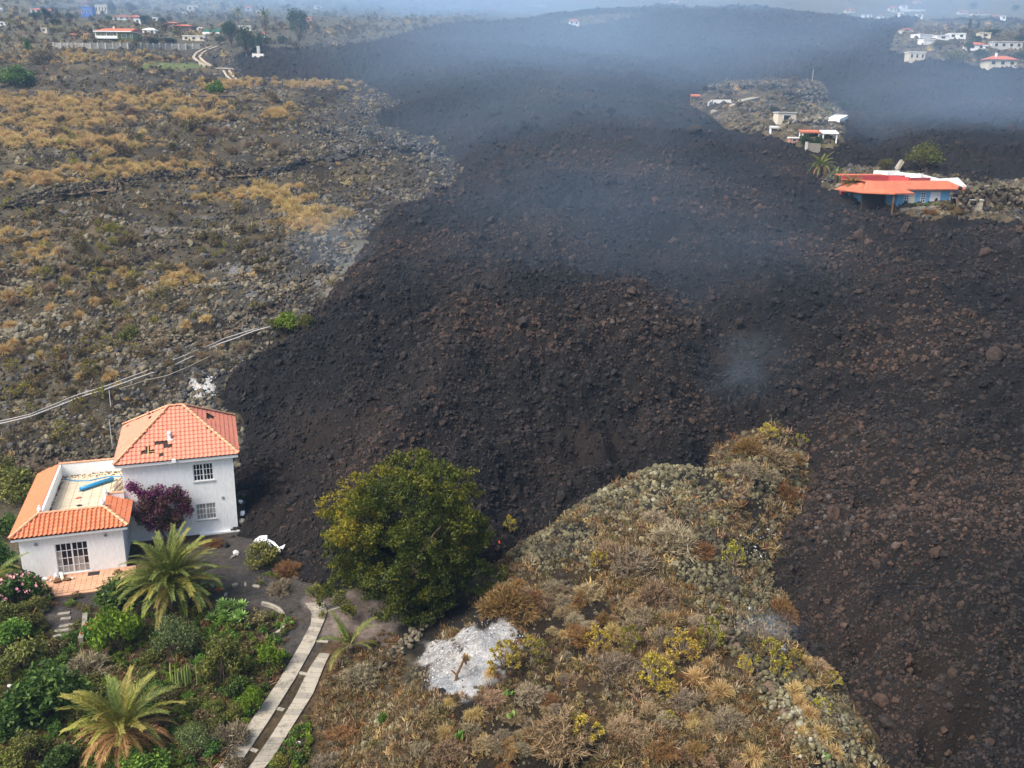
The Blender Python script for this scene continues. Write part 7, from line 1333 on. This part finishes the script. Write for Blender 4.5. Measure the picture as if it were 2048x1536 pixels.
MB().box(-4.0, L - .3, 3.0, 9.2, h - 1.0, h - .8).build('courtyard_floor', M['farroof'], blue); rf([(-4.2, 9.41, e + 1.64), (L * .4, 9.41, e + 1.64), (L * .4, 11, e + 1.75), (-4.2, 11, e + 1.75)])
MB().box(L * .42, L * .42 + .25, 9.45, 13, h - .5, e + 2.2).build('parapet', M['white'], blue); MB().box(L * .42 + .255, L * .86, 12.7, 12.95, h - .5, e + 2.2).build('parapet', M['white'], blue); MB().box(L * .86 + .005, L * .86 + .25, 8.0, 12.9, h - .5, e + 1.9).build('parapet', M['white'], blue)
MB().prism([(L * .66, 4.6, e + .9), (L * .66 + .5, 4.6, e + .9), (L * .66 + .5, 4.6, e + 2.1), (L * .66, 4.6, e + 2.1)], (0, .4, 0)).build('pillar', M['white'], blue); MB().prism([(L * .68, 5.2, e + 1.5), (L + .4, 3.6, e + .7), (L + .4, 3.6, e + 1.1), (L * .68, 5.2, e + 2.1)], (0, .25, 0)).build('parapet', M['white'], blue); MB().box(L + .15, L + .4, 3.3, 3.58, h - .2, e + 1.1).build('pillar', M['white'], blue)
MB().prism([(L + 1, 6, h - .6), (L + 6.0, 5.0, h - .2), (L + 7.5, 9, h + 1.0), (L + .5, 10, h + .6)], (0, 0, .25)).build('flat_roof', M['palegrey'], blue)
for x_, w_, m_, z0, z1 in ((.145 * L, .9, 'whitepaint', .05, .80), (.24 * L, 1.0, 'pinkwall', .05, .74), (.415 * L, .9, 'whitepaint', .05, .78), (.91 * L, 1.1, 'whitepaint', .2, .86)):
    f = MB().box(x_ - w_ / 2, x_ + w_ / 2, -.08, -.004, z0 * h, z1 * h).build('window' if m_ == 'whitepaint' else 'door', M['whitepaint'], blue)
    for r_ in range(5):
        if m_ == 'whitepaint':
            for c in range(2): MB().box(x_ - w_ / 2 + .1 + c * w_ * .44, x_ - w_ / 2 + .36 + c * w_ * .44, -.11, -.083, (z0 + (z1 - z0) * (r_ + .15) / 5) * h, (z0 + (z1 - z0) * (r_ + .8) / 5) * h).build('pane', M['glass'], f)
    if m_ != 'whitepaint': MB().box(x_ - w_ / 2 + .08, x_ + w_ / 2 - .08, -.12, -.083, (z0 + .03) * h, (z1 - .03) * h).build('leaf', M['cream'], f)
MB().box(.615 * L - .95, .615 * L + .95, -.1, -.004, .24 * h, .84 * h).build('roller_shutter', M['whitepaint'], blue)
p = at(1921, 402); q = mpp(p); tag(MB().box(-4 * q, 4 * q, -.4, .4, 0, 5 * q).build('white_crate', M['plastic'], None, loc=p), 'small white box at the right corner of the blue house', 'crate')
p = at(1946, 425); q = mpp(p); o = empty('water_tank', p, -.2, 'pale concrete cube standing below the stone wall right of the blue house', 'water tank'); MB().box(-16 * q, 16 * q, 0, 22 * q, -1.5, 24 * q).build('body', M['concrete2'], o); MB().box(-16.6 * q, 16.6 * q, -.1, 22.4 * q, 24 * q + .003, 25.6 * q).build('lid', M['palegrey'], o)
stone_wall([(1905, 418), (1960, 412), (2010, 408), (2075, 404)], 3.6, .75, 'tall dry stone wall right of the blue house', 'stone', thick=1.4, heap=1.4)
ribbon('yard_edge', [(1800, 420), (1850, 417), (1905, 414)], .5, 'concrete', 'low concrete edge in front of the blue facade', 'kerb', .3)
scatter_things('shrub', G_SCRUB + G_RUST, [(1950, 398, 50, 10), (1880, 424, 80, 10), (1930, 392, 30, 6)], 22, 232, (14, 26), 'dry brown bush', 'shrub', 'bushes before the blue house', marks=LM_BLUE)
for u, lab in ((1852, 'small green potted plant left at the blue facade'), (1872, 'green plants under the shuttered window of the blue house'), (1828, 'low green plant by the blue house door')): plant('shrub', G_GREEN[0], u, 412, 14, lab, 'shrub', None, .7)
# leaning concrete post / tower of the buried house
p = at(1778, 350); q = mpp(p); tag(MB().prism([(-2 * q, 0, -1), (8 * q, 0, -1), (46 * q, 4, 24 * q), (40 * q, 4, 29 * q)], (0, .8, 0)).build('toppled_slab', M['concrete2'], None, loc=p), 'toppled pale concrete slab sticking out of the lava behind the blue house', 'slab')
p = at(1912, 360); q = mpp(p); o = empty('dead_flower_tree', p, 0, 'small withered tree right of the white parapets of the blue house', 'tree'); MB().tube([(0, 0, 0), (.05, 0, 9 * q)], .08, 5).build('trunk', M['bark'], o); add('crown', G_TWIG[0], o, (0, 0, 8 * q), (0, 0, 0), (9 * q,) * 3)

# ------------------------------------------------------------------ embers and small fires
for i, (u, v, s, lab) in enumerate([(1499, 824, 5, 'glowing red fire where the lava meets the tip of the knoll'), (960, 1014, 3, 'tiny flame on the lava right of the big tree'), (998, 1086, 4, 'small orange fire at the lava edge right of the tree'), (1582, 1337, 8, 'orange embers in the smoking hollow'), (1629, 1342, 4, 'small red ember right of the orange embers')]):
    p = at(u, v); k = s * mpp(p) * .5; mb = MB(); r = random.Random(i)
    for q in range(5):
        a = r.uniform(0, 6.28); d = r.uniform(0, .7) * k; hh = k * r.uniform(.7, 1.7); x_, y_ = math.cos(a) * d, math.sin(a) * d; mb.tube([(x_, y_, -.1), (x_ + .1 * k, y_, hh * .5), (x_ - .05 * k, y_, hh)], [.32 * k, .26 * k, .02], 5)
    tag(mb.build('flame', M['ember'], None, loc=(p[0], p[1], p[2] + .05)), lab, 'fire')

# ------------------------------------------------------------------ air: haze over everything, drifting smoke
def volmat(name, col, dens, aniso=.2):
    m = bpy.data.materials.new(name); m.use_nodes = True; t = m.node_tree; t.nodes.remove(t.nodes['Principled BSDF']); pv = t.nodes.new('ShaderNodeVolumePrincipled')
    pv.inputs['Color'].default_value = (*col, 1); pv.inputs['Density'].default_value = dens; pv.inputs['Anisotropy'].default_value = aniso; t.links.new(pv.outputs[0], t.nodes['Material Output'].inputs['Volume']); return m, t, pv
hm, _, _ = volmat('haze air', (.42, .66, .98), .00030)
ztop = float(GS.max()) + 12; tag(MB().box(-1200, 1200, -30, 1275, -40, ztop).build('haze', hm, None), 'thin blue haze over the whole slope', kind='stuff')
def smoke(u, v, w, h, dens, label, lift=.25, depth=.5, seed=0, col=(.52, .74, 1.0), freq=1.6, lo=.35):
    """a soft drifting bank: w, h its size on the photo in pixels, dens its optical depth through the middle"""
    p = at(u, v); k = mpp(p); W, H, D = w * k / 2, h * k / 2, w * k * depth / 2; m, t, pv = volmat('smoke', col, 0.0, .1)
    tc = t.nodes.new('ShaderNodeTexCoord'); mp_ = t.nodes.new('ShaderNodeMapping'); t.links.new(tc.outputs['Object'], mp_.inputs[0]); mp_.inputs['Location'].default_value = (seed * 3.7, seed * 1.3, seed * .9); mp_.inputs['Scale'].default_value = (freq * max(1, W / H * .35), freq, freq)
    nz = t.nodes.new('ShaderNodeTexNoise'); nz.inputs['Scale'].default_value = 1.0; nz.inputs['Detail'].default_value = 3; nz.inputs['Distortion'].default_value = .8; t.links.new(mp_.outputs[0], nz.inputs[0])
    ln = t.nodes.new('ShaderNodeVectorMath'); ln.operation = 'LENGTH'; t.links.new(tc.outputs['Object'], ln.inputs[0])
    f = t.nodes.new('ShaderNodeMapRange'); f.interpolation_type = 'SMOOTHERSTEP'; f.inputs[1].default_value = 1.0; f.inputs[2].default_value = .0; t.links.new(ln.outputs['Value'], f.inputs[0])
    g = t.nodes.new('ShaderNodeMapRange'); g.interpolation_type = 'SMOOTHSTEP'; g.inputs[1].default_value = lo; g.inputs[2].default_value = lo + .35; g.inputs[3].default_value = .12; t.links.new(nz.outputs[0], g.inputs[0])
    mu = t.nodes.new('ShaderNodeMath'); mu.operation = 'MULTIPLY'; t.links.new(f.outputs[0], mu.inputs[0]); t.links.new(g.outputs[0], mu.inputs[1]); m2 = t.nodes.new('ShaderNodeMath'); m2.operation = 'MULTIPLY'; t.links.new(mu.outputs[0], m2.inputs[0]); m2.inputs[1].default_value = dens * 1.6 / max(D, .1); t.links.new(m2.outputs[0], pv.inputs['Density'])
    o = MB().box(-1, 1, -1, 1, -1, 1).build('smoke', m, None, loc=(p[0], p[1], p[2] + H * (lift * 2))); o.scale = (W, D, H); o.rotation_euler = (R(10), 0, 0); tag(o, label, kind='stuff'); return o
S.cycles.volume_step_rate = 1.0; S.cycles.volume_max_steps = 48
smoke(1350, 130, 2400, 560, .50, 'broad blue smoke over the far half of the lava', lift=.08, seed=1, freq=.9, lo=.22)
smoke(1950, 250, 1200, 460, .36, 'blue smoke drifting over the lava above the blue house', lift=.08, seed=2, freq=1.2, lo=.28)
smoke(820, 30, 1200, 260, 1.1, 'pale smoke behind the tall sparse tree', lift=.1, seed=3, freq=1.0, lo=.25)
smoke(1450, 12, 1900, 250, .5, 'pale smoke along the far edge of the lava', lift=.1, seed=4, freq=1.3, lo=.3)
smoke(350, 40, 1100, 240, .45, 'thin haze over the upper left village', seed=11, freq=.8, lo=.15)
smoke(1950, 60, 900, 240, .28, 'thin haze over the far right villas', seed=12, freq=.8, lo=.15)
smoke(1120, 260, 1400, 600, .22, 'thin blue smoke over the dark lava lobe', lift=.1, seed=5, freq=1.1, lo=.3)
smoke(1230, 560, 1300, 760, .14, 'thin smoke over the middle of the lava', lift=.1, seed=6, freq=1.1, lo=.3)
smoke(1490, 800, 300, 260, .11, 'small smoke plume at the tip of the knoll', seed=8, col=(.60, .80, 1.0), freq=2.4, lo=.4)
smoke(1535, 1275, 190, 100, .26, 'blue smoke curling out of the hollow at the rim', seed=9, col=(.40, .70, 1.0), freq=2.6, lo=.4)
smoke(670, 545, 280, 240, .14, 'thin smoke over the grey slope at the lava edge', seed=10)
